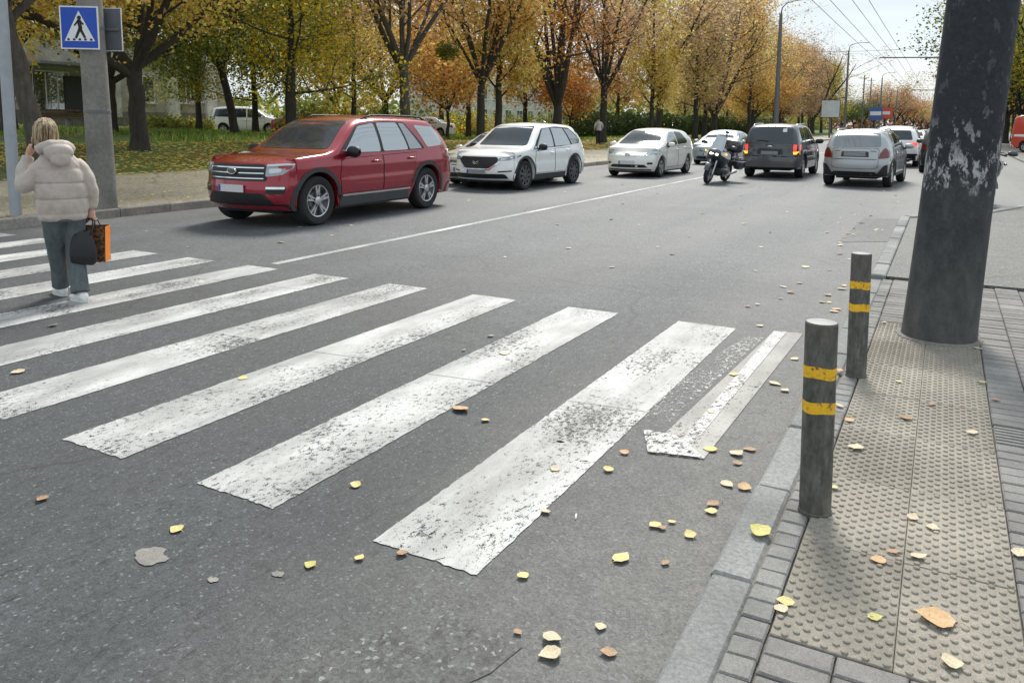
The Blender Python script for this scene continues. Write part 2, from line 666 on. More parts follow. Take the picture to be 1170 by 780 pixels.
# extra repaint layer across the bars, brighter bands
for i, (y0, y1) in enumerate([(4.12, 4.4), (4.12, 4.36), (4.12, 4.42), (4.1, 4.35), (5.6, 5.95), (5.5, 5.8), (4.1, 4.4)]):
    xc = -1.634 - i * 1.01
    sheet([(xc - 0.235, y0), (xc + 0.235, y0 + 0.06), (xc + 0.235, y1 + 0.06), (xc - 0.235, y1)], 0.006, 'repainted_band', M['paint_white'], road)
# centre line
sheet([(-6.79, 6.55), (-6.67, 6.55), (-6.67, 330), (-6.79, 330)], 0.004, 'centre_line', M['paint_white'], road)
M['paint_old2'] = marking_mat('road_paint_chipped', (0.76, 0.755, 0.73), 0.635)
# worn last bar beside the kerb
_q = [G(742, 512), G(804, 525), G(918, 381), G(884, 379)]
sheet(_q, 0.004, 'worn_crosswalk_bar', M['paint_grey'], road)
_q = [G(776, 508), G(790, 511), G(899, 380), G(884, 379)]
sheet(_q, 0.008, 'worn_bar_edge', M['paint_old2'], road)
_q = [G(735, 492), G(775, 500), G(805, 525), G(740, 518)]
sheet(_q, 0.012, 'worn_bar_end', M['paint_old2'], road)
_q = [G(690, 492), G(742, 505), G(872, 386), G(852, 384)]
sheet(_q, 0.0025, 'paint_remnant', M['paint_old'], road)
# repaired patches
_q = [G(986, 250), G(1050, 250), G(1046, 276), G(957, 277)]
sheet(_q, 0.004, 'asphalt_patch', M['asphalt_patch'], road)
_q = [G(300, 900), G(600, 742), G(520, 705), G(430, 720), G(150, 830)]
_q2 = []
for a, b in zip(_q, _q[1:] + _q[:1]):
    for k in range(6):
        p = a.lerp(b, k / 6)
        _q2.append((p.x + rnd.uniform(-.02, .02), p.y + rnd.uniform(-.02, .02)))
M['asphalt_old'] = asphalt_mat('asphalt_old_patch', 0.095, 0.03, coarse=0.7)
sheet(_q2, 0.003, 'asphalt_patch', M['asphalt_old'], road)


def blotch(px, py, rx, name, mat, z=0.003, seed=1):
    rr = random.Random(seed)
    c = G(px, py)
    pts = []
    for k in range(18):
        a = 2 * math.pi * k / 18
        q = rx * rr.uniform(0.7, 1.15)
        pts.append((c.x + math.cos(a) * q, c.y + math.sin(a) * q * 0.75))
    return sheet(pts, z, name, mat, road)


M['cement'] = stone_mat('dried_cement', (0.34, 0.32, 0.29), 0.15, 30)
blotch(172, 635, 0.075, 'cement_spot', M['cement'], 0.004, 2)
blotch(318, 656, 0.026, 'cement_spot', M['cement'], 0.004, 3)
blotch(243, 663, 0.022, 'cement_spot', M['cement'], 0.004, 5)
blotch(640, 505, 0.022, 'cement_spot', M['cement'], 0.004, 6)
# lane marks of the far right lane
for k in range(14):
    y0 = 46 + k * 9.0
    sheet([(-3.75, y0), (-3.63, y0), (-3.63, y0 + 3), (-3.75, y0 + 3)], 0.004, 'lane_dash', M['paint_white'], road)


def bev_box(sx, sy, sz, b):
    """box with chamfered top edges, top at z=0"""
    m = MB()
    hx, hy = sx / 2, sy / 2
    lo = [(-hx, -hy, -sz), (hx, -hy, -sz), (hx, hy, -sz), (-hx, hy, -sz)]
    mid = [(-hx, -hy, -b), (hx, -hy, -b), (hx, hy, -b), (-hx, hy, -b)]
    top = [(-hx + b, -hy + b, 0), (hx - b, -hy + b, 0), (hx - b, hy - b, 0), (-hx + b, hy - b, 0)]
    m.add(lo + mid + top, [(0, 1, 5, 4), (1, 2, 6, 5), (2, 3, 7, 6), (3, 0, 4, 7),
                           (4, 5, 9, 8), (5, 6, 10, 9), (6, 7, 11, 10), (7, 4, 8, 11), (8, 9, 10, 11)])
    me = bpy.data.meshes.new('piece')
    me.from_pydata(m.v, [], m.f)
    return me


pav = struct(MB().box((2.75, -0.45, -0.085), (6.5, 19.1, 0.22)).build('pavement', M['sand']))   # bed under the pavers
walk_poly = [(-0.46, 9.12), (-0.46, 15.3), (0.72, 16.7), (3.45, 23.9), (3.45, 60), (-0.46, 70), (-0.46, 420), (60, 420), (60, 9.12)]
walk = struct(MB().prism(walk_poly, (0, 0, -0.2), (1, 0, 0), (0, 1, 0), (0, 0, 1), 0.265).build('asphalt_pavement', M['asphalt_walk']))


def place(name, me, loc, parent, rz=0.0, tilt=(0, 0), mat=None):
    o = bpy.data.objects.new(name, me)
    COL.objects.link(o)
    o.location = loc
    o.rotation_euler = (tilt[0], tilt[1], rz)
    o.parent = parent
    return o


PT = 0.045
kerb_me = bev_box(0.148, 0.79, 0.2, 0.012)
kerb_me.materials.append(M['granite'])
kerb = struct(empty('kerb'))
y = 0.3
while y < 9.0:
    place('kerb_stone', kerb_me, (-0.57 + rnd.uniform(-.006, .006), y + 0.4, PT - 0.012 + rnd.uniform(-.004, .003)), kerb, rnd.uniform(-.008, .008), (rnd.uniform(-.006, .006), rnd.uniform(-.02, .02)))
    y += 0.8
kp = [(-0.54, 9.1), (-0.54, 15.3), (0.66, 16.76), (3.38, 23.95), (3.38, 60)]
for (a, b) in zip(kp, kp[1:]):
    a, b = Vector((*a, 0)), Vector((*b, 0))
    n = max(1, round((b - a).length / 0.8))
    for k in range(n):
        c = a.lerp(b, (k + 0.5) / n)
        an = math.atan2((b - a).y, (b - a).x) - math.pi / 2
        hh = 0.075 if c.y < 10 else 0.09
        place('kerb_stone', kerb_me, (c.x, c.y, hh + rnd.uniform(-.004, .004)), kerb, an, (rnd.uniform(-.01, .01), rnd.uniform(-.02, .02)))
# small setts between kerb and tactile slabs
sett_me = bev_box(0.094, 0.098, 0.08, 0.006)
sett_me.materials.append(M['paver_small'])
k = 0
y = 1.2
while y < 9.05:
    place('sett', sett_me, (-0.443, y, PT + rnd.uniform(-.006, .002)), pav, rnd.uniform(-.03, .03), (rnd.uniform(-.02, .02), rnd.uniform(-.03, .03)))
    y += 0.1025
# tactile slabs
def tactile_mesh(sx, sy):
    m = MB()
    me0 = bev_box(sx, sy, 0.07, 0.003)
    m.add([v.co for v in me0.vertices], [tuple(p.vertices) for p in me0.polygons])
    ny = int(sy / 0.0275)
    for j in range(ny):
        yy = -sy / 2 + (j + 0.5) * sy / ny
        nx = 6
        for i in range(nx):
            xx = -sx / 2 + (i + (0.27 if j % 2 else 0.73)) * sx / nx
            o = len(m.v)
            for r_, z_ in ((0.0120, 0.0), (0.0098, 0.0055), (0.006, 0.0068)):
                for q in range(8):
                    a = 2 * math.pi * q / 8
                    m.v.append((xx + r_ * math.cos(a), yy + r_ * math.sin(a), z_))
            for lv in (0, 8):
                for q in range(8):
                    m.f.append((o + lv + q, o + lv + (q + 1) % 8, o + lv + 8 + (q + 1) % 8, o + lv + 8 + q))
            m.f.append(tuple(o + 16 + q for q in range(8)))
    me = bpy.data.meshes.new('tactile')
    me.from_pydata(m.v, [], m.f)
    me.materials.append(M['tactile'])
    return me


tac_me = tactile_mesh(0.350, 0.658)
for r_ in range(7):
    for c_ in range(2):
        place('tactile_slab', tac_me, (-0.212 + c_ * 0.352, 2.42 + 0.33 + r_ * 0.662, PT + rnd.uniform(-.003, .003)), pav, 0, (rnd.uniform(-.004, .004), rnd.uniform(-.006, .006)))
# pavers 20 x 10
pv_me = bev_box(0.194, 0.0935, 0.07, 0.006)
pv_me.materials.append(M['paver'])
rest = MB()
bmv = [v.co.copy() for v in pv_me.vertices]
bmf = [tuple(p.vertices) for p in pv_me.polygons]
cnt = 0


def paver(x, y, single):
    global cnt
    z = PT + rnd.uniform(-.003, .002)
    if single and cnt < 300:
        cnt += 1
        place('paver', pv_me, (x, y, z), pav, rnd.uniform(-.012, .012), (rnd.uniform(-.012, .012), rnd.uniform(-.008, .008)))
    else:
        rest.add([v + Vector((x, y, z)) for v in bmv], bmf)


for col in range(20):
    x = 0.418 + col * 0.2
    j = 0
    y = 0.6 + (0.05 if col % 2 else 0.0)
    while y < 9.06:
        if not (col < 2 and 4.52 < y < 4.82):
            paver(x, y, col < 3 and y > 1.7)
        y += 0.1
for col in range(4):
    x = -0.29 + col * 0.2
    if col == 3:
        continue
    y = 7.105 + (0.05 if col % 2 else 0)
    while y < 9.06:
        paver(x, y, True)
        y += 0.1
    y = 2.368
    while y > 0.5:
        paver(x, y, y > 1.9)
        y -= 0.1
o_ = rest.build('paver_field', M['paver'], pav)
stuff(o_)
# ribbed drain slab among the pavers
m = MB().box((0.518, 4.67, PT - 0.03), (0.39, 0.29, 0.056))
for k in range(6):
    m.box((0.518, 4.56 + k * 0.045, PT + 0.002), (0.385, 0.022, 0.012))
m.build('ribbed_slab', M['paver_small'], pav)

# left pavement and kerb
rows = []
for Y in np.arange(-25, 230, 2.5):
    rows.append([(X, Y, terr(X, Y)) for X in np.linspace(-12.44, -16.6, 6)])
M['walk_left'] = asphalt_mat('asphalt_walk_left', 0.27, 0.3, coarse=0.6)
struct(MB().grid(rows).build('far_pavement', M['walk_left'], smooth=True))
rows = []
for Y in np.arange(-30, 232, 2.0):
    rows.append([(X, Y, terr(X, Y) + (0.0 if X > -16.7 else 0.05 * math.sin(X * 1.3 + Y * 0.7) * math.sin(Y * 0.9))) for X in np.concatenate([np.linspace(-16.55, -46, 26), np.linspace(-50, -130, 8)])])
struct(MB().grid(rows).build('lawn', M['lawn'], smooth=True))
k2_me = bev_box(0.15, 0.985, 0.3, 0.02)
k2_me.materials.append(M['kerb_old'])
far_kerb = struct(empty('far_kerb'))
for k in range(110):
    Y = -6 + k * 1.0
    place('kerb_stone', k2_me, (-12.375 + rnd.uniform(-.01, .01), Y, 0.155 + rnd.uniform(-.008, .008)), far_kerb, rnd.uniform(-.008, .008), (rnd.uniform(-.008, .008), 0))
stuff(MB().box((-12.375, 164, 0.0), (0.15, 120, 0.3)).build('kerb_run', M['kerb_old'], far_kerb))

# ------------------------------------------------------------------ trees, hedges, litter
def leaf_cloud(name, pts, size, rng, tone, up=0.35):
    """many small leaf faces; pts (n,3), tone (n,) 0..1"""
    n = len(pts)
    a = rng.normal(size=(n, 3))
    a[:, 2] = a[:, 2] * 0.7 - up
    a /= np.linalg.norm(a, axis=1)[:, None]
    b = rng.normal(size=(n, 3))
    b -= a * np.sum(a * b, axis=1)[:, None]
    b /= np.linalg.norm(b, axis=1)[:, None]
    c = np.cross(a, b)
    s = size * rng.uniform(0.45, 1.5, n)[:, None]
    base = pts
    tip = pts + a * s + c * s * 0.18
    l_ = pts + a * s * 0.45 + b * s * 0.42 - c * s * 0.10
    r_ = pts + a * s * 0.45 - b * s * 0.42 - c * s * 0.10
    v = np.stack([base, r_, tip, l_], axis=1).reshape(-1, 3)
    me = bpy.data.meshes.new(name)
    me.vertices.add(4 * n)
    me.vertices.foreach_set('co', v.astype(np.float32).ravel())
    me.loops.add(4 * n)
    me.loops.foreach_set('vertex_index', np.arange(4 * n, dtype=np.int32))
    me.polygons.add(n)
    me.polygons.foreach_set('loop_start', np.arange(0, 4 * n, 4, dtype=np.int32))
    me.polygons.foreach_set('loop_total', np.full(n, 4, dtype=np.int32))
    me.update(calc_edges=True)
    at = me.attributes.new('tone', 'FLOAT', 'FACE')
    at.data.foreach_set('value', np.clip(tone, 0, 1).astype(np.float32))
    return me


def grow(seed, mode, H, fork, nl, tilt, r0, leaf_n, leaf_s, low, sig=0.42, wander=0.25, lean=(0, 0), sub=5, crown_r=4.0):
    rg = random.Random(seed)
    ng = np.random.default_rng(seed)
    m = MB()
    anchors = []

    def path(p, d, L, n, up, wob):
        pts = [p.copy()]
        d = d.normalized()
        for i in range(n):
            d = (d + Vector((rg.uniform(-wob, wob), rg.uniform(-wob, wob), up + rg.uniform(-wob, wob) * 0.5))).normalized()
            p = p + d * (L / n)
            pts.append(p.copy())
        return pts

    def branch(p, d, L, r, lv):
        n = 5 if lv < 2 else 3
        pts = path(p, d, L, n, 0.10 if lv < 2 else 0.02, wander * (0.6 + 0.3 * lv))
        rr = [max(0.006, r * (1 - 0.8 * i / n)) for i in range(n + 1)]
        m.tube(pts, rr, 7 if lv == 0 else (5 if lv == 1 else 4), cap=False)
        if lv >= 1:
            for i in range(1 if lv == 2 else 2, n + 1):
                for q in range(3):
                    anchors.append((pts[i - 1].lerp(pts[i], rg.random()), lv))
        if lv < 3:
            kids = {0: sub, 1: 4, 2: 2}[lv]
            for k in range(kids):
                t = rg.uniform(0.25, 1.0) if lv else rg.uniform(0.2, 1.0)
                x = t * n
                i = min(int(x), n - 1)
                q = pts[i].lerp(pts[i + 1], x - i)
                dd = (pts[i + 1] - pts[i]).normalized()
                side = Vector((rg.uniform(-1, 1), rg.uniform(-1, 1), rg.uniform(-0.35, 0.5))).normalized()
                branch(q, (dd * 0.55 + side).normalized(), L * rg.uniform(0.38, 0.6), max(0.008, r * (1 - 0.75 * t) * 0.55), lv + 1)

    top = Vector((lean[0] * fork, lean[1] * fork, fork))
    if mode == 'vase':
        n = 6
        pts = []
        for i in range(n + 1):
            t = i / n
            pts.append(Vector((lean[0] * fork * t + rg.uniform(-.04, .04) * (i > 0), lean[1] * fork * t + rg.uniform(-.04, .04) * (i > 0), fork * t - (0.25 if i == 0 else 0))))
        m.tube(pts, [r0 * (1.35 if i == 0 else 1.0 - 0.22 * i / n) for i in range(n + 1)], 12, cap=False)
        top = pts[-1]
        a0 = rg.uniform(0, 6.28)
        for k in range(nl):
            a = a0 + 6.283 * k / nl + rg.uniform(-.35, .35)
            tl = R(rg.uniform(*tilt))
            d = Vector((math.cos(a) * math.sin(tl), math.sin(a) * math.sin(tl), math.cos(tl)))
            branch(top - Vector((0, 0, rg.uniform(0.0, fork * 0.12))), d, (H - fork) * rg.uniform(0.72, 0.95), r0 * rg.uniform(0.42, 0.62), 0)
    else:
        n = 14
        pts = []
        for i in range(n + 1):
            t = i / n
            pts.append(Vector((lean[0] * H * t + rg.uniform(-.07, .07) * (i > 1), lean[1] * H * t + rg.uniform(-.07, .07) * (i > 1), H * 0.96 * t - (0.25 if i == 0 else 0))))
        m.tube(pts, [r0 * (1.3 if i == 0 else 1.0 - 0.92 * (i / n) ** 0.9) for i in range(n + 1)], 10, cap=False)
        for k in range(nl):
            t = fork / H + (0.95 - fork / H) * (k / nl) ** 0.9
            x = t * n
            i = min(int(x), n - 1)
            q = pts[i].lerp(pts[i + 1], x - i)
            a = 2.4 * k + rg.uniform(-.4, .4)
            tl = R(rg.uniform(*tilt))
            d = Vector((math.cos(a) * math.sin(tl), math.sin(a) * math.sin(tl), math.cos(tl)))
            shape = math.sin(math.pi * min(1, 0.25 + 0.75 * (t - fork / H) / (1 - fork / H)))
            branch(q, d, crown_r * (0.45 + 0.6 * shape) * rg.uniform(0.8, 1.1), r0 * 0.34 * (1.05 - t), 1 if sub == 0 else 0)
    # leaves
    A = np.array([tuple(p) for p, l in anchors])
    clump = ng.uniform(0, 1, len(A))
    # coarse light / dark, yellow / brown groups through the crown
    idx = ng.integers(0, len(A), leaf_n)
    P = A[idx] + ng.normal(size=(leaf_n, 3)) * np.array([sig, sig, sig * 0.8])
    P[:, 2] -= np.abs(ng.normal(size=leaf_n)) * 0.45
    patt = 0.5 + 0.5 * np.sin(P[:, 0] * 2.3 + 1.7 * np.sin(P[:, 2] * 1.9)) * np.cos(P[:, 1] * 2.1 + P[:, 2] * 1.3)
    tone = 0.3 * clump[idx] + 0.35 * patt + 0.35 * ng.uniform(0, 1, leaf_n)
    tone = 0.5 + (tone - 0.5) * 1.35
    thin = (P[:, 2] < 7.5) | (ng.uniform(0, 1, leaf_n) < 0.45)
    keep = thin & (P[:, 2] > low + 0.5 * np.sin(P[:, 0] * 1.7 + seed) * np.cos(P[:, 1] * 1.3))
    P, tone = P[keep], tone[keep]
    ln = leaf_cloud('leaves', P, leaf_s, ng, tone)
    tm = bpy.data.meshes.new('trunk')
    tm.from_pydata(m.v, [], m.f)
    tm.polygons.foreach_set('use_smooth', [True] * len(tm.polygons))
    return tm, ln


M['bark'] = bark_mat('bark_dark', (0.042, 0.036, 0.03))
M['bark_grey'] = bark_mat('bark_grey', (0.085, 0.075, 0.062))
PAL = {
    'olive': [(0.1, (0.06, 0.075, 0.018)), (0.45, (0.11, 0.13, 0.028)), (0.7, (0.19, 0.19, 0.04)), (0.92, (0.34, 0.25, 0.05))],
    'green_yellow': [(0.1, (0.07, 0.09, 0.015)), (0.4, (0.17, 0.17, 0.022)), (0.65, (0.38, 0.27, 0.025)), (0.92, (0.58, 0.37, 0.035))],
    'yellow': [(0.08, (0.17, 0.11, 0.03)), (0.35, (0.39, 0.26, 0.06)), (0.65, (0.56, 0.39, 0.10)), (0.95, (0.66, 0.52, 0.20))],
    'gold': [(0.08, (0.17, 0.125, 0.055)), (0.4, (0.35, 0.245, 0.095)), (0.7, (0.49, 0.36, 0.15)), (0.95, (0.58, 0.48, 0.26))],
    'russet': [(0.08, (0.10, 0.05, 0.022)), (0.4, (0.25, 0.11, 0.03)), (0.7, (0.42, 0.19, 0.04)), (0.95, (0.55, 0.33, 0.10))],
    'brown': [(0.08, (0.14, 0.09, 0.06)), (0.4, (0.28, 0.18, 0.11)), (0.7, (0.39, 0.25, 0.14)), (0.95, (0.52, 0.40, 0.16))],
    'orange': [(0.08, (0.16, 0.08, 0.03)), (0.4, (0.36, 0.19, 0.055)), (0.7, (0.52, 0.30, 0.085)), (0.95, (0.64, 0.45, 0.16))],
    'dark_green': [(0.1, (0.022, 0.034, 0.012)), (0.6, (0.05, 0.07, 0.022)), (0.95, (0.10, 0.12, 0.035))],
}
for k_, v_ in PAL.items():
    M['leaf_' + k_] = leaf_mat('foliage_' + k_, v_)

VAR = {}
VAR['vase'] = grow(11, 'vase', 11.5, 2.3, 6, (22, 58), 0.25, 46000, 0.105, 1.6)
VAR['vase_tall'] = grow(23, 'vase', 13.0, 3.3, 7, (10, 40), 0.24, 11000, 0.15, 2.6, sig=0.5)
VAR['vase_low'] = grow(31, 'vase', 14.0, 2.2, 8, (8, 32), 0.34, 12000, 0.16, 2.4, sig=0.5)
VAR['leader'] = grow(41, 'leader', 12.0, 1.9, 22, (52, 92), 0.19, 26000, 0.115, 1.5, crown_r=3.6, sub=5)
VAR['column'] = grow(53, 'leader', 15.0, 2.6, 30, (40, 80), 0.24, 15000, 0.18, 1.7, crown_r=3.3, sub=4, sig=0.5)
VAR['column_b'] = grow(67, 'leader', 15.0, 2.9, 26, (35, 75), 0.25, 12500, 0.19, 1.8, crown_r=3.6, sub=4, sig=0.55)
VAR['young'] = grow(71, 'vase', 5.5, 1.6, 5, (20, 60), 0.10, 6000, 0.15, 1.3, sig=0.35, sub=4)
VAR['round'] = grow(83, 'vase', 12.0, 2.8, 7, (15, 62), 0.28, 13000, 0.21, 1.6, sig=0.55)
VAR['lean'] = grow(97, 'vase', 9.5, 2.6, 6, (20, 60), 0.16, 24000, 0.11, 1.3, lean=(-0.18, 0.05), sig=0.45)


def tree(kind, pal, X, Y, label, group=None, s=1.0, rz=0.0, bark='bark', z=None, sz=None):
    t = empty('tree', (X, Y, terr(X, Y) if z is None else z), rz)
    t.scale = (s, s, sz or s)
    tm, lm = VAR[kind]
    for nm, me, mt in (('trunk', tm, M[bark]), ('crown', lm, M['leaf_' + pal])):
        if not me.materials:
            me.materials.append(mt)
        o = bpy.data.objects.new(nm, me)
        COL.objects.link(o)
        o.parent = t
        o.material_slots[0].link = 'OBJECT'
        o.material_slots[0].material = mt
    tag(t, label, 'tree', group)
    return t


# the ones whose trunks one can tell apart
tree('lean', 'brown', -17.6, YX(47, -17.6), 'thick grey-barked tree with brown leaves behind the thin grey post', rz=0.77, s=1.35, bark='bark_grey')
tree('vase', 'yellow', -20.3, YX(158, -20.3), 'dark low-forking tree on the leafy verge beside the concrete sign pole', rz=0.4)
tree('lean', 'olive', -28, YX(270, -28), 'slim leaning tree with olive green leaves in front of the white minivan', rz=1.2, s=1.2)
tree('leader', 'olive', -31, YX(331, -31), 'olive green tree directly behind the straight dark trunk', rz=2.7, s=1.1)
tree('leader', 'green_yellow', -34, YX(292, -34), 'yellow green tree beyond the leaning tree beside the minivan', rz=4.7, s=1.0)
tree('vase', 'olive', -29, YX(128, -29), 'olive green tree half hidden behind the concrete sign pole', rz=3.0, s=0.95)
tree('leader', 'olive', -36, YX(228, -36), 'bushy olive tree in front of the cream building beside the white minivan', rz=3.3, s=0.95)
tree('leader', 'green_yellow', -21.5, YX(334, -21.5), 'straight dark trunk with green and yellow leaves behind the red SUV windscreen', rz=0.9)
tree('leader', 'yellow', -27.5, YX(405, -27.5), 'yellow-green tree standing behind the red SUV roof', rz=2.2, s=0.85)
tree('vase_tall', 'brown', -20.5, YX(463, -20.5), 'tall tree with spreading bare limbs and sparse brown leaves behind the red SUV', rz=0.6, s=1.0, bark='bark_grey')
tree('vase_tall', 'orange', -21.0, YX(549, -21.0), 'slim dark tree with orange leaves left of a mossy trunk', rz=2.6, s=0.95)
tree('column', 'yellow', -21.6, YX(569, -21.6), 'bright yellow tree with a mossy dark trunk behind the white SUV', rz=1.1, s=0.95)
tree('vase_low', 'russet', -21.5, YX(637, -21.5), 'many-stemmed tree with bundled upright limbs behind the white SUV', rz=0.3, s=1.0)
tree('vase_tall', 'brown', -20.2, YX(689, -20.2), 'forked tree with thin leafless limbs with a person at its foot', rz=4.2, s=1.12)
tree('young', 'russet', -25.5, YX(652, -25.5), 'small russet young tree on the grass behind the white SUV', rz=1.0)
tree('young', 'orange', -27, YX(512, -27), 'small bushy orange young tree behind the parked silver sedan', rz=2.0, s=1.1)
_b = ['column', 'column_b', 'round']
SPEC = [('column', 'yellow'), ('vase_tall', 'brown'), ('column_b', 'gold'), ('column', 'brown'), ('vase_low', 'gold'), ('column_b', 'orange'), ('column', 'yellow'), ('vase', 'orange'), ('column_b', 'gold'), ('column', 'brown'), ('column_b', 'gold')]
NAMES = {'yellow': 'bright yellow', 'gold': 'pale golden', 'brown': 'pinkish brown', 'orange': 'orange'}
for k in range(19):
    Y = YX(733, -20.3) + k * 6.3 + rnd.uniform(-1.2, 1.2)
    if k < 11:
        kind, pal = SPEC[k]
        lab = '%s street tree in the row behind the oncoming cars' % NAMES[pal]
        gr = '%s street trees in the row' % NAMES[pal]
    elif k < 16:
        kind, pal, lab, gr = ('column', 'vase_low', 'column_b')[k % 3], 'brown', 'pinkish brown street tree beyond the golden row and the lamp post', 'brown street trees'
    else:
        kind, pal, lab, gr = 'column_b', 'green_yellow', 'yellow green tree at the far end of the street row', 'far green street trees'
    tree(kind, pal, -20.3 + rnd.uniform(-1.3, 1.0), Y, lab, gr, s=rnd.uniform(0.85, 1.12) * (1.2 if kind[0] == 'v' else 1.0), rz=rnd.uniform(0, 6), sz=rnd.uniform(0.85, 1.1) * (1.0 + 0.004 * k) * (0.84 if k >= 6 else 1.0) * (1.15 if kind[0] == 'v' else 1.0))
# second row and background
for k, (px, X, kd, pal) in enumerate([(385, -44, 'round', 'green_yellow'), (440, -33, 'round', 'orange'),
                                      (505, -34, 'column', 'russet'), (535, -30, 'vase_tall', 'orange'), (600, -29, 'column', 'orange'), (660, -31, 'column_b', 'brown'),
                                      (705, -30, 'column', 'orange'), (755, -29, 'column_b', 'gold'), (782, -30, 'column', 'yellow'), (806, -29, 'column_b', 'gold'), (830, -30, 'column', 'olive'), (10, -30, 'round', 'olive')]):
    nm = {'olive': 'olive green', 'green_yellow': 'yellow green', 'orange': 'orange', 'russet': 'russet', 'brown': 'brown', 'gold': 'pale gold', 'yellow': 'yellow'}[pal]
    tree(kd, pal, X, YX(px, X), 'background tree with %s leaves in the second row behind the verge' % nm, 'second row trees with %s leaves' % nm, s=rnd.uniform(0.85, 1.05), rz=rnd.uniform(0, 6))
# far end of the street
for k, (px, Y, pal, s) in enumerate([(962, 230, 'dark_green', 0.75), (975, 250, 'olive', 0.8), (985, 250, 'dark_green', 0.85), (998, 300, 'olive', 1.1), (1010, 290, 'brown', 1.45), (1022, 300, 'brown', 1.3), (1033, 310, 'russet', 1.2), (1043, 330, 'gold', 1.15), (1052, 350, 'brown', 1.0), (1060, 370, 'gold', 0.95), (1066, 390, 'brown', 0.9)]):
    d = ray(px, 150)
    nm = {'olive': 'olive', 'dark_green': 'dark green', 'brown': 'brown', 'russet': 'russet', 'gold': 'yellow'}[pal]
    tree('round', pal, d[0] / d[1] * Y, Y, 'distant %s tree at the far end of the street' % nm, 'distant %s trees' % nm, s=s, rz=k * 1.3, z=0)
# right-hand side, behind the leaning pole
for k, (px, Y, kd, pal, s) in enumerate([(1150, 95, 'round', 'olive', 1.05), (1165, 80, 'round', 'dark_green', 1.0), (1185, 88, 'round', 'olive', 1.1), (1138, 120, 'column', 'brown', 1.1), (1158, 112, 'column', 'russet', 1.15), (1200, 75, 'round', 'green_yellow', 1.0), (1118, 150, 'round', 'brown', 1.1), (1230, 70, 'round', 'olive', 1.1), (1105, 190, 'round', 'gold', 1.0)]):
    d = ray(px, 150)
    nm = {'olive': 'olive', 'dark_green': 'dark green', 'brown': 'brown', 'russet': 'russet', 'gold': 'yellow', 'green_yellow': 'yellow green'}[pal]
    tree(kd, pal, d[0] / d[1] * Y, Y, '%s tree on the right-hand pavement beyond the red van' % nm, '%s trees beyond the red van' % nm, s=s, rz=k * 2.1, z=0.065)

# mistletoe ball in the bare tree
ng = np.random.default_rng(5)
_n = 1300
_p = ng.normal(size=(_n, 3))
_p = _p / np.linalg.norm(_p, axis=1)[:, None] * (ng.uniform(0, 1, _n)[:, None] ** 0.6) * np.array([0.62, 0.55, 0.5])
_me = leaf_cloud('mistletoe', _p, 0.10, ng, ng.uniform(0.2, 0.9, _n))
_d = ray(511, 58)
_t = -20.6 / _d[0]
_o = link('mistletoe', _me, M['leaf_olive'], loc=(_d[0] * _t, _d[1] * _t, CAM_H + _d[2] * _t))
tag(_o, 'olive green ball of mistletoe hanging in the bare-limbed tree', 'mistletoe')


def leafy(name, label, cat, c, rad, n, size, pal, seed, group=None, flat=False):
    g = np.random.default_rng(seed)
    p = g.normal(size=(n, 3))
    p = p / np.linalg.norm(p, axis=1)[:, None] * (g.uniform(0, 1, n)[:, None] ** 0.4)
    bum = 1 + 0.25 * np.sin(p[:, :1] * 7 + seed) * np.cos(p[:, 1:2] * 6)
    p = p * bum * np.array(rad)
    p[:, 2] = np.abs(p[:, 2]) if flat else p[:, 2]
    t = 0.5 * g.uniform(0, 1, n) + 0.5 * (0.5 + 0.5 * np.sin(p[:, 0] * 5) * np.cos(p[:, 1] * 4 + p[:, 2] * 5))
    me = leaf_cloud(name, p, size, g, t)
    o = link(name, me, M['leaf_' + pal], loc=c)
    return tag(o, label, cat, group)


# low planting in front of the pale building
for k, (px, X) in enumerate([(172, -37), (184, -37.5), (196, -37), (210, -37.5), (226, -37)]):
    Y = YX(px, X)
    leafy('flower_bed_plant', 'low bright green plants along the foot of the pale building', 'plant', (X, Y, terr(X, Y)), (1.2, 1.2, 0.8), 1500, 0.13, 'olive', 100 + k, 'plants along the building', True)
for k, (px, X, s, pal) in enumerate([(355, -34, 1.5, 'olive'), (385, -33, 1.4, 'green_yellow'), (430, -32, 1.3, 'olive'), (545, -34, 1.5, 'green_yellow'), (520, -36, 1.4, 'olive'), (590, -33, 1.2, 'olive'), (615, -34, 1.3, 'olive'), (665, -36, 1.2, 'green_yellow'), (720, -33, 1.5, 'dark_green'), (745, -33, 1.5, 'dark_green'), (440, -35, 1.3, 'olive'), (415, -36, 1.2, 'green_yellow'), (505, -35, 1.2, 'green_yellow')]):
    Y = YX(px, X)
    nm = {'olive': 'olive', 'green_yellow': 'yellow green', 'dark_green': 'dark green'}[pal]
    leafy('shrub', '%s shrub on the grass behind the row of trees' % nm, 'shrub', (X, Y, terr(X, Y)), (1.6 * s, 1.6 * s, 1.5 * s), 2600, 0.16, pal, 200 + k, '%s shrubs' % nm, True)
# clipped dark hedge behind the golden row
g = np.random.default_rng(9)
_n = 30000
_p = g.uniform(0, 1, (_n, 3)) * np.array([1.6, 95, 2.3])
_p[:, 2] += 0.25 * np.sin(_p[:, 1] * 1.1) * (_p[:, 2] > 1.5)
_o = link('hedge', leaf_cloud('hedge', _p, 0.22, g, 0.75 * g.uniform(0, 1, _n)), M['leaf_dark_green'], loc=(-27.5, 58, 0.35))
tag(_o, 'long dark hedge behind the row of golden trees', 'hedge')
_p = g.uniform(0, 1, (_n, 3)) * np.array([2.0, 60, 4.5])
_o = link('hedge', leaf_cloud('hedge', _p, 0.25, g, 0.75 * g.uniform(0, 1, _n)), M['leaf_dark_green'], loc=(11.5, 70, 0.0))
tag(_o, 'tall dark hedge beside the red van', 'hedge')

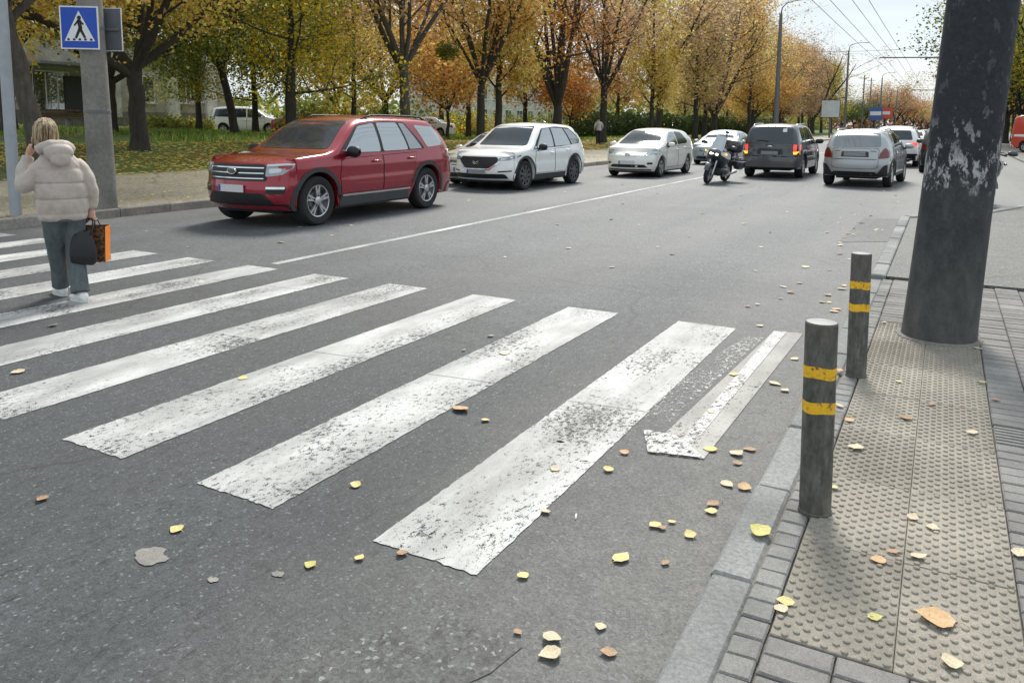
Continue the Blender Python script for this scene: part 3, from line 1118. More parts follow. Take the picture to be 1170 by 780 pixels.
# far mass of trees closing the view
g = np.random.default_rng(31)
def wood(n, x0, x1, y0, y1, h, size, pal, label):
    x, y = g.uniform(x0, x1, n), g.uniform(y0, y1, n)
    hh = h * (0.62 + 0.38 * np.abs(np.sin(x * 0.13 + y * 0.09) * np.cos(y * 0.05 + x * 0.21)))
    z = hh * g.uniform(0, 1, n) ** 0.8
    tone = 0.5 * g.uniform(0, 1, n) + 0.5 * (0.5 + 0.5 * np.sin(x * 0.4 + y * 0.3) * np.cos(y * 0.23))
    o = stuff(link('far_woodland', leaf_cloud('wood', np.stack([x, y, z], 1), size, g, tone), M['leaf_' + pal]))
    tag(o, label, 'woodland')


wood(9000, -80, -62, 0, 120, 6.5, 0.6, 'olive', 'belt of olive bushes behind the parked cars')
wood(9000, -48, -40, 95, 330, 8.5, 0.75, 'olive', 'far belt of olive trees behind the golden street row')
wood(7000, -60, 30, 430, 440, 13, 1.3, 'brown', 'far brown wood closing the end of the street')
wood(5000, 18, 30, 95, 380, 10, 0.9, 'olive', 'far belt of trees along the right-hand side')

# fallen leaves on verge and lawn: nobody could count these
def litter(name, n, xr, yr, size, pal, seed, bias=1.0):
    g = np.random.default_rng(seed)
    x = xr[0] + (xr[1] - xr[0]) * g.uniform(0, 1, n) ** bias
    y = yr[0] + (yr[1] - yr[0]) * g.uniform(0, 1, n)
    den = 0.5 + 0.5 * np.sin(x * 1.1 + 2 * np.sin(y * 0.4)) * np.cos(y * 0.55 + x * 0.3)
    k = g.uniform(0, 1, n) < 0.35 + 0.65 * den
    x, y = x[k], y[k]
    n = len(x)
    z = np.array([terr(a, b) + (0.05 * math.sin(a * 1.3 + b * 0.7) * math.sin(b * 0.9) if a < -16.7 else 0) for a, b in zip(x, y)]) + 0.02
    an = g.uniform(0, 6.283, n)
    s = size * g.uniform(0.6, 1.25, n)
    ca, sa = np.cos(an), np.sin(an)
    q = []
    for (u, w, h) in ((-.5, 0, 0), (0, .36, .14), (.5, 0, .05), (0, -.36, .16)):
        q.append(np.stack([x + s * (u * ca - w * sa), y + s * (u * sa + w * ca), z + s * h * g.uniform(0.2, 1.6, n)], axis=1))
    v = np.stack(q, axis=1).reshape(-1, 3)
    me = bpy.data.meshes.new(name)
    me.vertices.add(4 * n)
    me.vertices.foreach_set('co', v.astype(np.float32).ravel())
    me.loops.add(4 * n)
    me.loops.foreach_set('vertex_index', np.arange(4 * n, dtype=np.int32))
    me.polygons.add(n)
    me.polygons.foreach_set('loop_start', np.arange(0, 4 * n, 4, dtype=np.int32))
    me.polygons.foreach_set('loop_total', np.full(n, 4, dtype=np.int32))
    me.update(calc_edges=True)
    at = me.attributes.new('tone', 'FLOAT', 'FACE')
    at.data.foreach_set('value', g.uniform(0, 1, n).astype(np.float32))
    o = link(name, me, M['leaf_' + pal])
    stuff(o)
    tag(o, 'carpet of fallen yellow and brown leaves on the verge under the trees', 'leaf litter')
    return o


litter('leaf_litter', 26000, (-16.3, -22.5), (4, 45), 0.12, 'yellow', 3)
litter('leaf_litter', 16000, (-16.4, -24), (30, 120), 0.16, 'orange', 4)
litter('leaf_litter', 4500, (-16.6, -34), (4, 60), 0.12, 'russet', 5)
_o = litter('leaf_litter', 900, (-12.5, -16.5), (4, 60), 0.10, 'yellow', 6, 2.2)
_o['label'] = 'scattered fallen leaves on the far pavement along the kerb'

# grass blades over the lawn, far enough to read as a mass
g = np.random.default_rng(12)
_n = 42000
_x = -21 - 20 * g.uniform(0, 1, _n) ** 0.8
_y = 2 + 75 * g.uniform(0, 1, _n)
_k = (np.sin(_x * 0.7 + _y * 0.23) + np.cos(_y * 0.31 - _x * 0.2)) > -0.7
_x, _y = _x[_k], _y[_k]
_n = len(_x)
_z = np.array([terr(a, b) for a, b in zip(_x, _y)])
_s = 0.16 * g.uniform(0.5, 1.3, _n)
_w = 0.05
_an = g.uniform(0, 6.283, _n)
_v = np.stack([np.stack([_x - _w * np.cos(_an), _y - _w * np.sin(_an), _z - 0.03], 1), np.stack([_x + _w * np.cos(_an), _y + _w * np.sin(_an), _z - 0.03], 1),
               np.stack([_x + 0.06 * np.sin(_an * 3), _y + 0.06 * np.cos(_an * 2), _z + _s], 1)], 1).reshape(-1, 3)
_me = bpy.data.meshes.new('grass')
_me.from_pydata(_v.tolist(), [], np.arange(3 * _n).reshape(-1, 3).tolist())
_at = _me.attributes.new('tone', 'FLOAT', 'FACE')
_at.data.foreach_set('value', g.uniform(0, 1, _n).astype(np.float32))
M['leaf_grass'] = leaf_mat('grass_blades', [(0.1, (0.07, 0.115, 0.022)), (0.6, (0.12, 0.19, 0.035)), (0.95, (0.24, 0.27, 0.07))])
_o = stuff(link('grass', _me, M['leaf_grass']))
tag(_o, 'short green grass on the lawn behind the tree row', 'grass')

# ------------------------------------------------------------------ buildings
M['cream'] = stone_mat('cream_render', (0.60, 0.57, 0.49), 0.06, 3)
M['white_wall'] = stone_mat('white_render', (0.74, 0.73, 0.70), 0.05, 2)
M['grey_panel'] = stone_mat('grey_panel', (0.48, 0.48, 0.47), 0.06, 2)
M['plinth'] = stone_mat('plinth_stone', (0.24, 0.22, 0.19), 0.15, 6)
M['white_frame'] = plain('white_window_frame', (0.78, 0.78, 0.77), 0.5, var=0.04)
M['door_dark'] = plain('dark_door', (0.05, 0.055, 0.07), 0.5)
M['window_glass'] = glass_mat('building_glass', (0.05, 0.06, 0.07), 0.2)
M['roof'] = plain('roof_sheet', (0.22, 0.22, 0.23), 0.7)
M['wood'] = plain('weathered_wood', (0.16, 0.11, 0.07), 0.8, var=0.3)


def opening(b, x, yc, zc, w, h, name='window', mat='window_glass', mull=1, side=1):
    """window on a wall whose outside faces +X at x"""
    f = MB()
    t = 0.07
    for (dy, dz, sy, sz) in ((0, h / 2, w + t, t), (0, -h / 2, w + t, t), (w / 2, 0, t, h - t), (-w / 2, 0, t, h - t)):
        f.box((x + 0.03, yc + dy, zc + dz), (0.08, sy, sz))
    for k in range(mull):
        f.box((x + 0.025, yc - w / 2 + w * (k + 1) / (mull + 1), zc), (0.06, 0.05, h - t))
    fr = f.build(name, M['white_frame'], b)
    MB().box((x + 0.012, yc, zc), (0.02, w - 0.02, h - 0.02)).build('pane', M[mat], fr)
    MB().box((x + 0.09, yc, zc - h / 2 - 0.06), (0.2, w + 0.2, 0.04)).build('sill', M['white_frame'], fr)


# low pale building behind the verge
bx = -44.0
y0, y1 = YX(-60, bx), YX(262, bx)
zb = terr(bx, 20) - 0.1
b1 = empty('building', (0, 0, 0))
tag(b1, 'low cream building with glazed white door and pilasters behind the trees', 'building')
MB().box((bx - 4, (y0 + y1) / 2, zb + 2.6), (8, y1 - y0, 5.2)).build('wall', M['cream'], b1)
MB().box((bx + 0.04, (y0 + y1) / 2, zb + 0.45), (0.16, y1 - y0 + 0.1, 0.9)).build('plinth', M['plinth'], b1)
MB().box((bx - 3.9, (y0 + y1) / 2, zb + 5.28), (8.8, y1 - y0 + 0.8, 0.2)).build('roof', M['roof'], b1)
for px in (197, 130, 240):
    Y = YX(px, bx)
    MB().box((bx + 0.15, Y, zb + 2.4), (0.35, 0.8, 4.8)).build('pilaster', M['white_wall'], b1)
for px, w, h, zc in ((214, 1.2, 1.5, 2.3), (165, 1.6, 1.6, 2.3), (226, 1.0, 1.3, 2.3), (20, 2.0, 1.8, 2.4), (-10, 2.0, 1.8, 2.4)):
    opening(b1, bx, YX(px, bx), zb + zc, w, h)
opening(b1, bx, YX(62, bx), zb + 1.9, 2.0, 2.3, 'glazed_door', 'window_glass', 2)
MB().box((bx + 0.06, YX(87, bx), zb + 1.75), (0.12, 1.1, 2.2)).build('side_door', M['door_dark'], b1)
MB().box((bx + 1.0, YX(74, bx), zb + 0.3), (2.0, 4.5, 0.5)).build('porch', M['plinth'], b1)
MB().box((bx + 1.0, YX(74, bx), zb + 3.4), (2.2, 4.8, 0.14)).build('canopy', M['roof'], b1)

# slatted bench in front
Yb = YX(78, -36)
zt = terr(-36, Yb)
bn = empty('park_bench', (-36, Yb, zt))
tag(bn, 'long slatted wooden bench in front of the cream building', 'bench')
for k in range(3):
    MB().box((0.1 + 0.13 * k, 0, 0.45), (0.1, 3.2, 0.04)).build('seat_slat', M['wood'], bn)
    MB().box((-0.1 - 0.02 * k, 0, 0.56 + 0.14 * k), (0.03, 3.2, 0.1)).build('back_slat', M['wood'], bn)
for s in (-1.2, 0, 1.2):
    MB().box((0.1, s, 0.21), (0.5, 0.07, 0.43)).build('leg', M['plinth'], bn)

# white hall further along the street
bx2 = -58.0
ya, yb = YX(545, bx2), YX(712, bx2)
b2 = empty('building', (0, 0, 0))
tag(b2, 'long white building with tall window bays seen between the trees', 'building')
zb2 = 0.6
MB().box((bx2 - 6, (ya + yb) / 2, zb2 + 4.5), (12, yb - ya, 9)).build('wall', M['white_wall'], b2)
MB().box((bx2 - 6, (ya + yb) / 2, zb2 + 9.1), (12.8, yb - ya + 0.8, 0.22)).build('roof', M['roof'], b2)
n = int((yb - ya) / 3.4)
for k in range(n):
    yc = ya + (k + 0.5) * (yb - ya) / n
    for zc in (2.0, 5.6):
        opening(b2, bx2, yc, zb2 + zc, 1.9, 2.2)

# tall flats whose top shows above the golden trees
b4 = empty('apartment_block', (0, 0, 0))
tag(b4, 'tall grey apartment block rising above the golden trees', 'building')
cx, cy = -52.0, YX(826, -52.0)
MB().box((cx, cy, 23), (14, 20, 46)).build('wall', M['grey_panel'], b4)
MB().box((cx, cy, 46.6), (14.6, 20.6, 1.0)).build('roof', M['roof'], b4)
for fl in range(14):
    for k in range(5):
        MB().box((cx + 7.03, cy - 8 + k * 4, 3 + fl * 3.05), (0.08, 1.7, 1.5)).build('window', M['window_glass'], b4)
    for k in range(3):
        MB().box((cx - 4.5 + k * 4.5, cy - 10.03, 3 + fl * 3.05), (1.7, 0.08, 1.5)).build('window', M['window_glass'], b4)

# ------------------------------------------------------------------ leaning trolley-wire pole with torn posters
def leaning_pole():
    t = NT('pole_weathered')
    p = t.pos((1, 1, 0.5), obj=True)
    sep = t.n('SeparateXYZ')
    t.l(t.pos(obj=True), sep.inputs[0])
    f = t.noise(p, 9, 6, 0.7)
    g = t.noise(t.pos(obj=True), 60, 4, 0.7)
    c = t.ramp(f, [(0.3, (0.026, 0.029, 0.033)), (0.5, (0.043, 0.046, 0.050)), (0.72, (0.075, 0.077, 0.077))])
    c = t.mix(1.0, c, t.ramp(g, [(0.3, 0.7), (0.7, 1.3)]), 'MULTIPLY')
    # grimy glue where posters were pasted, bare concrete lower down
    zz = t.math('ADD', sep.outputs[2], t.math('MULTIPLY', t.math('SUBTRACT', t.noise(t.pos(obj=True), 5, 4), 0.5), 0.4))
    upz = t.ramp(t.math('MULTIPLY', zz, 0.25), [(0.28, 0.0), (0.33, 1.0)])
    c = t.mix(upz, c, t.ramp(t.noise(t.pos(obj=True), 22, 6, 0.8), [(0.35, (0.013, 0.015, 0.020)), (0.7, (0.034, 0.039, 0.048))]))
    lowz = t.ramp(t.math('MULTIPLY', zz, 0.25), [(0.0, 1.0), (0.22, 0.0)])
    c = t.mix(t.math('MULTIPLY', lowz, 0.8), c, t.ramp(f, [(0.3, (0.055, 0.057, 0.055)), (0.7, (0.13, 0.13, 0.12))]))
    # scraps of torn paper
    s1 = t.ramp(t.noise(t.pos((1, 1, 0.55), obj=True), 13, 5, 0.62), [(0.585, 0.0), (0.615, 1.0)])
    band = t.ramp(t.math('MULTIPLY', zz, 0.25), [(0.285, 0.0), (0.305, 1.0), (0.38, 0.8), (0.43, 0.15), (0.9, 0.1)])
    pap = t.math('MULTIPLY', s1, band)
    c = t.mix(pap, c, t.ramp(g, [(0.3, (0.20, 0.21, 0.22)), (0.7, (0.42, 0.43, 0.44))]))
    s2 = t.ramp(t.noise(t.pos((1.4, 1.4, 0.7), obj=True), 7, 7, 0.8), [(0.53, 0.0), (0.57, 1.0)])
    b2 = t.ramp(t.math('MULTIPLY', zz, 0.25), [(0.285, 0.0), (0.295, 1.0), (0.345, 1.0), (0.375, 0.0)])
    c = t.mix(t.math('MULTIPLY', s2, b2), c, t.ramp(g, [(0.3, (0.26, 0.27, 0.28)), (0.7, (0.52, 0.52, 0.51))]))
    t.set(Base_Color=c, Roughness=0.8)
    t.bump(t.math('ADD', f, t.math('MULTIPLY', pap, 0.6)), 0.5, 0.01)
    base = G(1072, 384, PT)
    top = Vector((base.x + 0.02, base.y, 0))
    root = empty('utility_pole', base)
    tag(root, 'thick leaning dark utility pole covered in torn poster scraps', 'pole')
    # leans to the left as seen and slightly away
    ax = Vector((_rt[0], _rt[1], 0)).normalized()
    lean = ax * 0.056
    H = 8.6
    prof = [(0.0, 0.262), (0.05, 0.258), (0.3, 0.252), (0.9, 0.243), (1.8, 0.238), (2.7, 0.236), (4.5, 0.205), (H, 0.15)]
    rows = []
    for z, r_ in prof:
        c0 = lean * z
        rows.append([(c0.x + r_ * math.cos(a), c0.y + r_ * math.sin(a), z) for a in [2 * math.pi * k / 40 for k in range(40)]])
    MB().grid(rows, True).build('shaft', t.m, root, smooth=True)
    m_ = MB()
    c0 = lean * 2.62
    m_.lathe([(0.233, -0.034), (0.253, -0.03), (0.253, 0.03), (0.233, 0.034)], (c0.x, c0.y, 2.63), n=36, cap=False)
    m_.build('steel_band', M['lamp_grey'], root, smooth=True, angle=40)
    # concrete collar around the foot
    MB().lathe([(0.305, -0.05), (0.30, 0.006), (0.262, 0.010)], (0, 0, 0), n=14, cap=False).build('footing', M['concrete'], root)
    # bracket arm above
    MB().tube([lean * 6.9 + Vector((0, 0, 6.9)), lean * 6.9 + Vector((-5.2, 0, 7.2))], 0.03, 8).build('bracket_arm', M['lamp_grey'], root)


leaning_pole()

# ------------------------------------------------------------------ bollards
M['yellow'] = None
t_ = NT('yellow_band')
_f = t_.noise(t_.pos(obj=True), 38, 5, 0.75)
_c = t_.ramp(_f, [(0.36, (0.10, 0.08, 0.05)), (0.44, (0.80, 0.44, 0.010)), (0.75, (0.90, 0.58, 0.02))])
M['yellow'] = t_.set(Base_Color=_c, Roughness=0.55)
t_ = NT('bollard_steel')
_f = t_.noise(t_.pos((1, 1, 0.35), obj=True), 26, 6, 0.75)
_g = t_.noise(t_.pos(obj=True), 3, 4)
_c = t_.ramp(_f, [(0.32, (0.045, 0.044, 0.038)), (0.5, (0.105, 0.105, 0.096)), (0.7, (0.20, 0.20, 0.185))])
_c = t_.mix(t_.ramp(_g, [(0.45, 0.0), (0.7, 0.5)]), _c, (0.12, 0.095, 0.07))
t_.set(Base_Color=_c, Roughness=0.62, Metallic=0.25)
t_.bump(_f, 0.4, 0.004)
M['bollard'] = t_.m
M['cap'] = plain('bollard_cap', (0.25, 0.25, 0.245), 0.55, 0.2, var=0.2, scale=20)


def bollard(base_px, top_px, rad, label):
    b = G(*base_px, PT)
    root = empty('bollard', b)
    tag(root, label, 'bollard', 'steel bollards with yellow bands')
    d = ray(*top_px)
    # height from the ray above the base
    rr = math.hypot(b.x, b.y) / math.hypot(d[0], d[1])
    H = CAM_H + d[2] * rr - PT
    off = Vector((d[0] * rr - b.x, d[1] * rr - b.y, 0)) * 0.6
    def ring(z, r_):
        c = off * (z / H)
        return [(c.x + r_ * math.cos(a), c.y + r_ * math.sin(a), z) for a in [2 * math.pi * k / 28 for k in range(28)]]
    MB().grid([ring(-0.05, rad), ring(H * 0.3, rad), ring(H * 0.6, rad), ring(H - 0.006, rad), ring(H, rad - 0.005)], True).build('post', M['bollard'], root, smooth=True, angle=35)
    m = MB().grid([ring(H - 0.0005, rad - 0.004), ring(H + 0.0005, rad - 0.02), ring(H + 0.0005, 0.0005)], True)
    m.build('cap', M['cap'], root)
    for t in (0.54, 0.72):
        m = MB()
        rows = []
        for k, z in enumerate((0, 0.01, 0.038, 0.048)):
            row = []
            for j in range(28):
                a = 2 * math.pi * j / 28
                zz = H * t + z + 0.004 * math.sin(3 * a + t * 9) - (0.0)
                c = off * (zz / H)
                row.append((c.x + (rad + 0.0012) * math.cos(a), c.y + (rad + 0.0012) * math.sin(a), zz))
            rows.append(row)
        m.grid(rows, True).build('yellow_band', M['yellow'], root, smooth=True)
    # rusty weld flange at the foot
    MB().lathe([(rad + 0.006, -0.03), (rad + 0.004, 0.008), (rad, 0.012)], n=24, cap=False).build('foot_ring', M['bollard'], root)
    return root


bollard((931, 583), (936, 367), 0.0635, 'yellow-banded steel bollard farther from the leaning pole')
bollard((978, 429), (983, 289), 0.0605, 'yellow-banded steel bollard standing close to the leaning pole')

# ------------------------------------------------------------------ poles on the far pavement
def far_pole(px, py, label, r0, r1, H, mat, leanx=0.0, bands=()):
    b = G(px, py, 0.2)
    b.z = terr(b.x, b.y)
    root = empty('sign_pole' if bands else 'post', b)
    tag(root, label, 'pole')
    rows = []
    for k in range(9):
        z = H * k / 8 - (0.2 if k == 0 else 0)
        r_ = lerp(r0, r1, k / 8)
        cx_ = -leanx * z * _rt[0]
        cy_ = -leanx * z * _rt[1]
        rows.append([(cx_ + r_ * math.cos(a), cy_ + r_ * math.sin(a), z) for a in [2 * math.pi * q / 24 for q in range(24)]])
    MB().grid(rows, True).build('shaft', mat, root, smooth=True)
    for z in bands:
        r_ = lerp(r0, r1, z / H) + 0.006
        MB().lathe([(r_ - .01, -.03), (r_, -.025), (r_, .025), (r_ - .01, .03)], (-leanx * z * _rt[0], -leanx * z * _rt[1], z), n=24, cap=False).build('clamp_band', M['lamp_grey'], root, smooth=True, angle=40)
    return root


cp = far_pole(119, 234, 'thick grey concrete pole carrying the crossing signs by the far kerb', 0.215, 0.165, 9.0, M['concrete'], 0.018, (1.62, 3.0, 3.65))
far_pole(18, 243, 'thin galvanised grey post at the far kerb beside the woman', 0.085, 0.075, 8.0, M['metal_grey'])

# pedestrian crossing sign
M['sign_blue'] = plain('sign_blue', (0.01, 0.075, 0.48), 0.4, var=0.06)
M['sign_white'] = plain('sign_white', (0.8, 0.8, 0.8), 0.45, var=0.03)
M['sign_black'] = plain('sign_black', (0.012, 0.012, 0.012), 0.5)
M['sign_back'] = plain('sign_back_grey', (0.13, 0.145, 0.165), 0.6, 0.2)


def at_pole(px, py, push=0.0):
    """point in front of the concrete pole (same distance as the pole)"""
    d = ray(px, py)
    k = (math.hypot(cp.location.x, cp.location.y) - push) / math.hypot(d[0], d[1])
    return Vector((d[0] * k, d[1] * k, CAM_H + d[2] * k))


def crossing_sign():
    c = at_pole(91, 32, 0.22)
    a = R(35)                       # board turned about half way towards the road
    nrm = Vector((math.sin(a), -math.cos(a), 0))
    u = Vector((math.cos(a), math.sin(a), 0))
    w = Vector((0, 0, 1))
    root = empty('crossing_sign', c)
    tag(root, 'blue square pedestrian crossing sign on the concrete pole', 'road sign')
    h = 0.345
    hw = 0.30
    MB().prism([(-hw, -h), (hw, -h), (hw, h), (-hw, h)], (0, 0, 0), u, w, nrm, 0.012).build('white_border', M['sign_white'], root)
    e = 0.022
    MB().prism([(-hw + e, -h + e), (hw - e, -h + e), (hw - e, h - e), (-hw + e, h - e)], nrm * 0.012, u, w, nrm, 0.003).build('blue_field', M['sign_blue'], root)
    MB().prism([(-0.235, -0.215), (0.235, -0.215), (0.0, 0.27)], nrm * 0.015, u, w, nrm, 0.003).build('white_triangle', M['sign_white'], root)
    p0 = nrm * 0.018
    m = MB()
    m.prism([(0.032 * math.cos(q * 0.5236) + 0.005, 0.16 + 0.032 * math.sin(q * 0.5236)) for q in range(12)], p0, u, w, nrm, 0.003)
    def limb(a_, b_, t0, t1):
        d = Vector((b_[0] - a_[0], b_[1] - a_[1])).normalized()
        n_ = Vector((-d.y, d.x))
        m.prism([(a_[0] + n_.x * t0, a_[1] + n_.y * t0), (a_[0] - n_.x * t0, a_[1] - n_.y * t0), (b_[0] - n_.x * t1, b_[1] - n_.y * t1), (b_[0] + n_.x * t1, b_[1] + n_.y * t1)], p0, u, w, nrm, 0.003)
    limb((0.0, 0.13), (0.02, -0.02), 0.03, 0.03)
    limb((0.012, -0.01), (0.085, -0.165), 0.024, 0.018)
    limb((0.012, -0.01), (-0.06, -0.17), 0.024, 0.018)
    limb((-0.01, 0.11), (-0.075, 0.03), 0.016, 0.012)
    limb((0.01, 0.11), (0.07, 0.05), 0.016, 0.012)
    m.build('walking_figure', M['sign_black'], root)
    for k in range(5):
        x = -0.175 + k * 0.088
        MB().prism([(x - 0.022, -0.205), (x + 0.022, -0.205), (x + 0.016, -0.172), (x - 0.016, -0.172)], nrm * 0.0182, u, w, nrm, 0.0025).build('zebra_bar', M['sign_black'], root)
    MB().box(-nrm * 0.03, (0.5, 0.03, 0.04), rz=a).build('bracket', M['lamp_grey'], root)
    # second board, seen from behind
    c2 = at_pole(125, 34, -0.12)
    r2 = empty('road_sign', c2)
    tag(r2, 'grey back of a road sign on the far side of the concrete pole', 'road sign')
    a2 = R(28)
    n2 = Vector((math.sin(a2), -math.cos(a2), 0))
    u2 = Vector((math.cos(a2), math.sin(a2), 0))
    MB().prism([(-0.2, -h), (0.2, -h), (0.2, h), (-0.2, h)], (0, 0, 0), u2, w, n2, 0.004).build('back_plate', M['sign_back'], r2)
    MB().prism([(-0.215, -h - .015), (0.215, -h - .015), (0.215, h + .015), (-0.215, h + .015)], -n2 * 0.014, u2, w, n2, 0.012).build('white_rim', M['sign_white'], r2)
    MB().box(n2 * 0.02, (0.36, 0.03, 0.04), rz=a2).build('bracket', M['lamp_grey'], r2)


crossing_sign()


# ------------------------------------------------------------------ street lamps, wires, boards
def lamp(X, Y, H, label, arm=1, r0=0.14):
    root = empty('street_lamp', (X, Y, terr(X, Y) if X < -5 else 0.06))
    tag(root, label, 'street lamp', 'street lamps along the road')
    MB().tube([(0, 0, -0.2), (0, 0, H * 0.5), (0, 0, H - 1.0)], [r0, r0 * 0.8, r0 * 0.55], 12).build('shaft', M['lamp_grey'], root, smooth=True, angle=50)
    pts = [(0, 0, H - 1.0), (0.08 * arm, 0, H - 0.45), (0.4 * arm, 0, H - 0.12), (1.0 * arm, 0, H + 0.05), (1.9 * arm, 0, H + 0.12)]
    MB().tube(pts, [0.06, 0.05, 0.045, 0.04, 0.035], 8).build('arm', M['lamp_grey'], root, smooth=True)
    MB().tube([(1.8 * arm, 0, H + 0.10), (2.0 * arm, 0, H + 0.10), (2.5 * arm, 0, H + 0.08), (2.6 * arm, 0, H + 0.07)], [0.03, 0.14, 0.13, 0.05], 10, flat=0.45).build('lamp_head', M['metal_grey'], root, smooth=True)
    return root


for k, (Y, H) in enumerate([(YX(886, -13.0), 11.9), (YX(964.5, -13.0), 13.2), (190, 13), (250, 13)]):
    lamp(-13.0, Y, H, ['tall street lamp post rising behind the dark grey SUV', 'street lamp post beside the pale advertising board', 'far street lamp along the left kerb', 'far street lamp along the left kerb'][k], r0=0.24 if k == 0 else 0.2)
rp = []
for k, Y in enumerate((66.0, 124.0, 182.0, 240.0)):
    root = empty('utility_pole', (0.4, Y, 0.06))
    tag(root, 'distant trolley wire pole on the right kerb', 'pole', 'far trolley wire poles on the right')
    MB().tube([(0, 0, -0.2), (0, 0, 9.0)], [0.17, 0.12], 12).build('shaft', M['lamp_grey'], root, smooth=True, angle=50)
    MB().tube([(0, 0, 6.6), (-5.2, 0, 6.75)], 0.05, 8).build('bracket_arm', M['lamp_grey'], root)
    MB().tube([(0, 0, 8.3), (-2.6, 0, 6.75)], 0.02, 6).build('stay', M['lamp_grey'], root)
for k, (px, X, H) in enumerate([(984, -14, 11), (992, -15, 12), (1000, -14, 9), (1040, -13.5, 9), (1049, -13.5, 8.5)]):
    Y = YX(px, X)
    root = empty('utility_pole', (X, Y, 0.1))
    tag(root, 'thin distant utility pole on the left-hand side of the street', 'pole', 'thin distant poles on the left')
    MB().tube([(0, 0, -0.2), (0, 0, H)], [0.16, 0.11], 10).build('shaft', M['lamp_grey'], root, smooth=True, angle=50)
    MB().box((0, 0, H - 0.5), (1.6, 0.1, 0.1)).build('crossarm', M['lamp_grey'], root)


def wire(name, pts, r_, label, group=None, sag=0.0):
    m = MB()
    path = []
    for (a, b) in zip(pts, pts[1:]):
        a, b = Vector(a), Vector(b)
        for k in range(10):
            t = k / 10
            p = a.lerp(b, t)
            p.z -= sag * 4 * t * (1 - t)
            path.append(p)
    path.append(Vector(pts[-1]))
    m.tube(path, r_, 5)
    return tag(m.build(name, M['wire'], None, smooth=True), label, 'cable', group)


for k, X in enumerate((-4.75, -4.15, -3.45, -2.9)):
    zz = 6.45 if k < 2 else 6.5
    wire('trolley_wire', [(X, 7.0, zz), (X, 66, zz), (X, 124, zz), (X, 182, zz), (X, 240, zz)], 0.011, 'black trolley wire running above the right-hand lanes', 'trolley wires above the road', 0.12)
for Y in (66, 124):
    wire('span_wire', [(-13, Y + 4, 8.0), (0.4, Y, 7.6)], 0.012, 'thin span wire hung across the street between lamp post and pole', 'span wires', 0.3)
wire('slack_cable', [(-13.0, YX(886, -13.0), 9.6), (-19.0, YX(770, -19.0), 8.9)], 0.02, 'pale slack cable in front of the golden trees', None, 0.7)

# advertising boards at the far end
M['board_white'] = plain('board_white', (0.66, 0.72, 0.74), 0.5, var=0.15, scale=0.9)
M['board_red'] = plain('board_red', (0.62, 0.10, 0.06), 0.5)
M['board_blue'] = plain('board_blue', (0.06, 0.13, 0.40), 0.5)


def board(px, py0, py1, w, Y, label, parts):
    d = ray(px, (py0 + py1) / 2)
    X = d[0] / d[1] * Y
    k = Y / d[1]
    zc = CAM_H + d[2] * k
    d1, d0 = ray(px, py1), ray(px, py0)
    h = (d0[2] - d1[2]) * k
    root = empty('billboard', (X, Y, 0.1))
    tag(root, label, 'billboard')
    MB().tube([(0, 0.2, -0.2), (0, 0.2, zc - 0.1 - h / 2)], 0.12, 10).build('mast', M['lamp_grey'], root)
    MB().box((0, 0.12, zc - 0.1), (w + 0.16, 0.2, h + 0.16)).build('frame', M['lamp_grey'], root)
    MB().box((0, 0.0, zc - 0.1), (w, 0.04, h)).build('panel', parts[0], root)
    for (fx, fz, fw, fh, mt) in parts[1:]:
        MB().box((fx * w, -0.025, zc - 0.1 + fz * h), (fw * w, 0.015, fh * h)).build('printed_block', mt, root)


board(949, 115, 134, 2.2, 112, 'pale blank advertising board beside the far lamp post', [M['board_white']])
board(1000.5, 123, 137, 2.2, 170, 'blue and white advertising board left of the red one', [M['board_blue'], (0, 0.02, 0.9, 0.32, M['sign_white'])])
board(1012.5, 123, 135.5, 2.3, 171, 'red advertising board right of the blue one', [M['board_red'], (0.0, 0.0, 0.6, 0.28, M['sign_white'])])

# ------------------------------------------------------------------ cars
def rpoly(pts, r, n=3):
    """polygon with rounded corners"""
    out = []
    k = len(pts)
    for i in range(k):
        p, a, b = Vector(pts[i]), Vector(pts[i - 1]), Vector(pts[(i + 1) % k])
        la, lb = (a - p).length, (b - p).length
        q = min(r, la * 0.45, lb * 0.45)
        p0, p1 = p + (a - p) * (q / la), p + (b - p) * (q / lb)
        for j in range(n + 1):
            t = j / n
            out.append(tuple(p0 * (1 - t) ** 2 + p * 2 * t * (1 - t) + p1 * t * t))
    return out


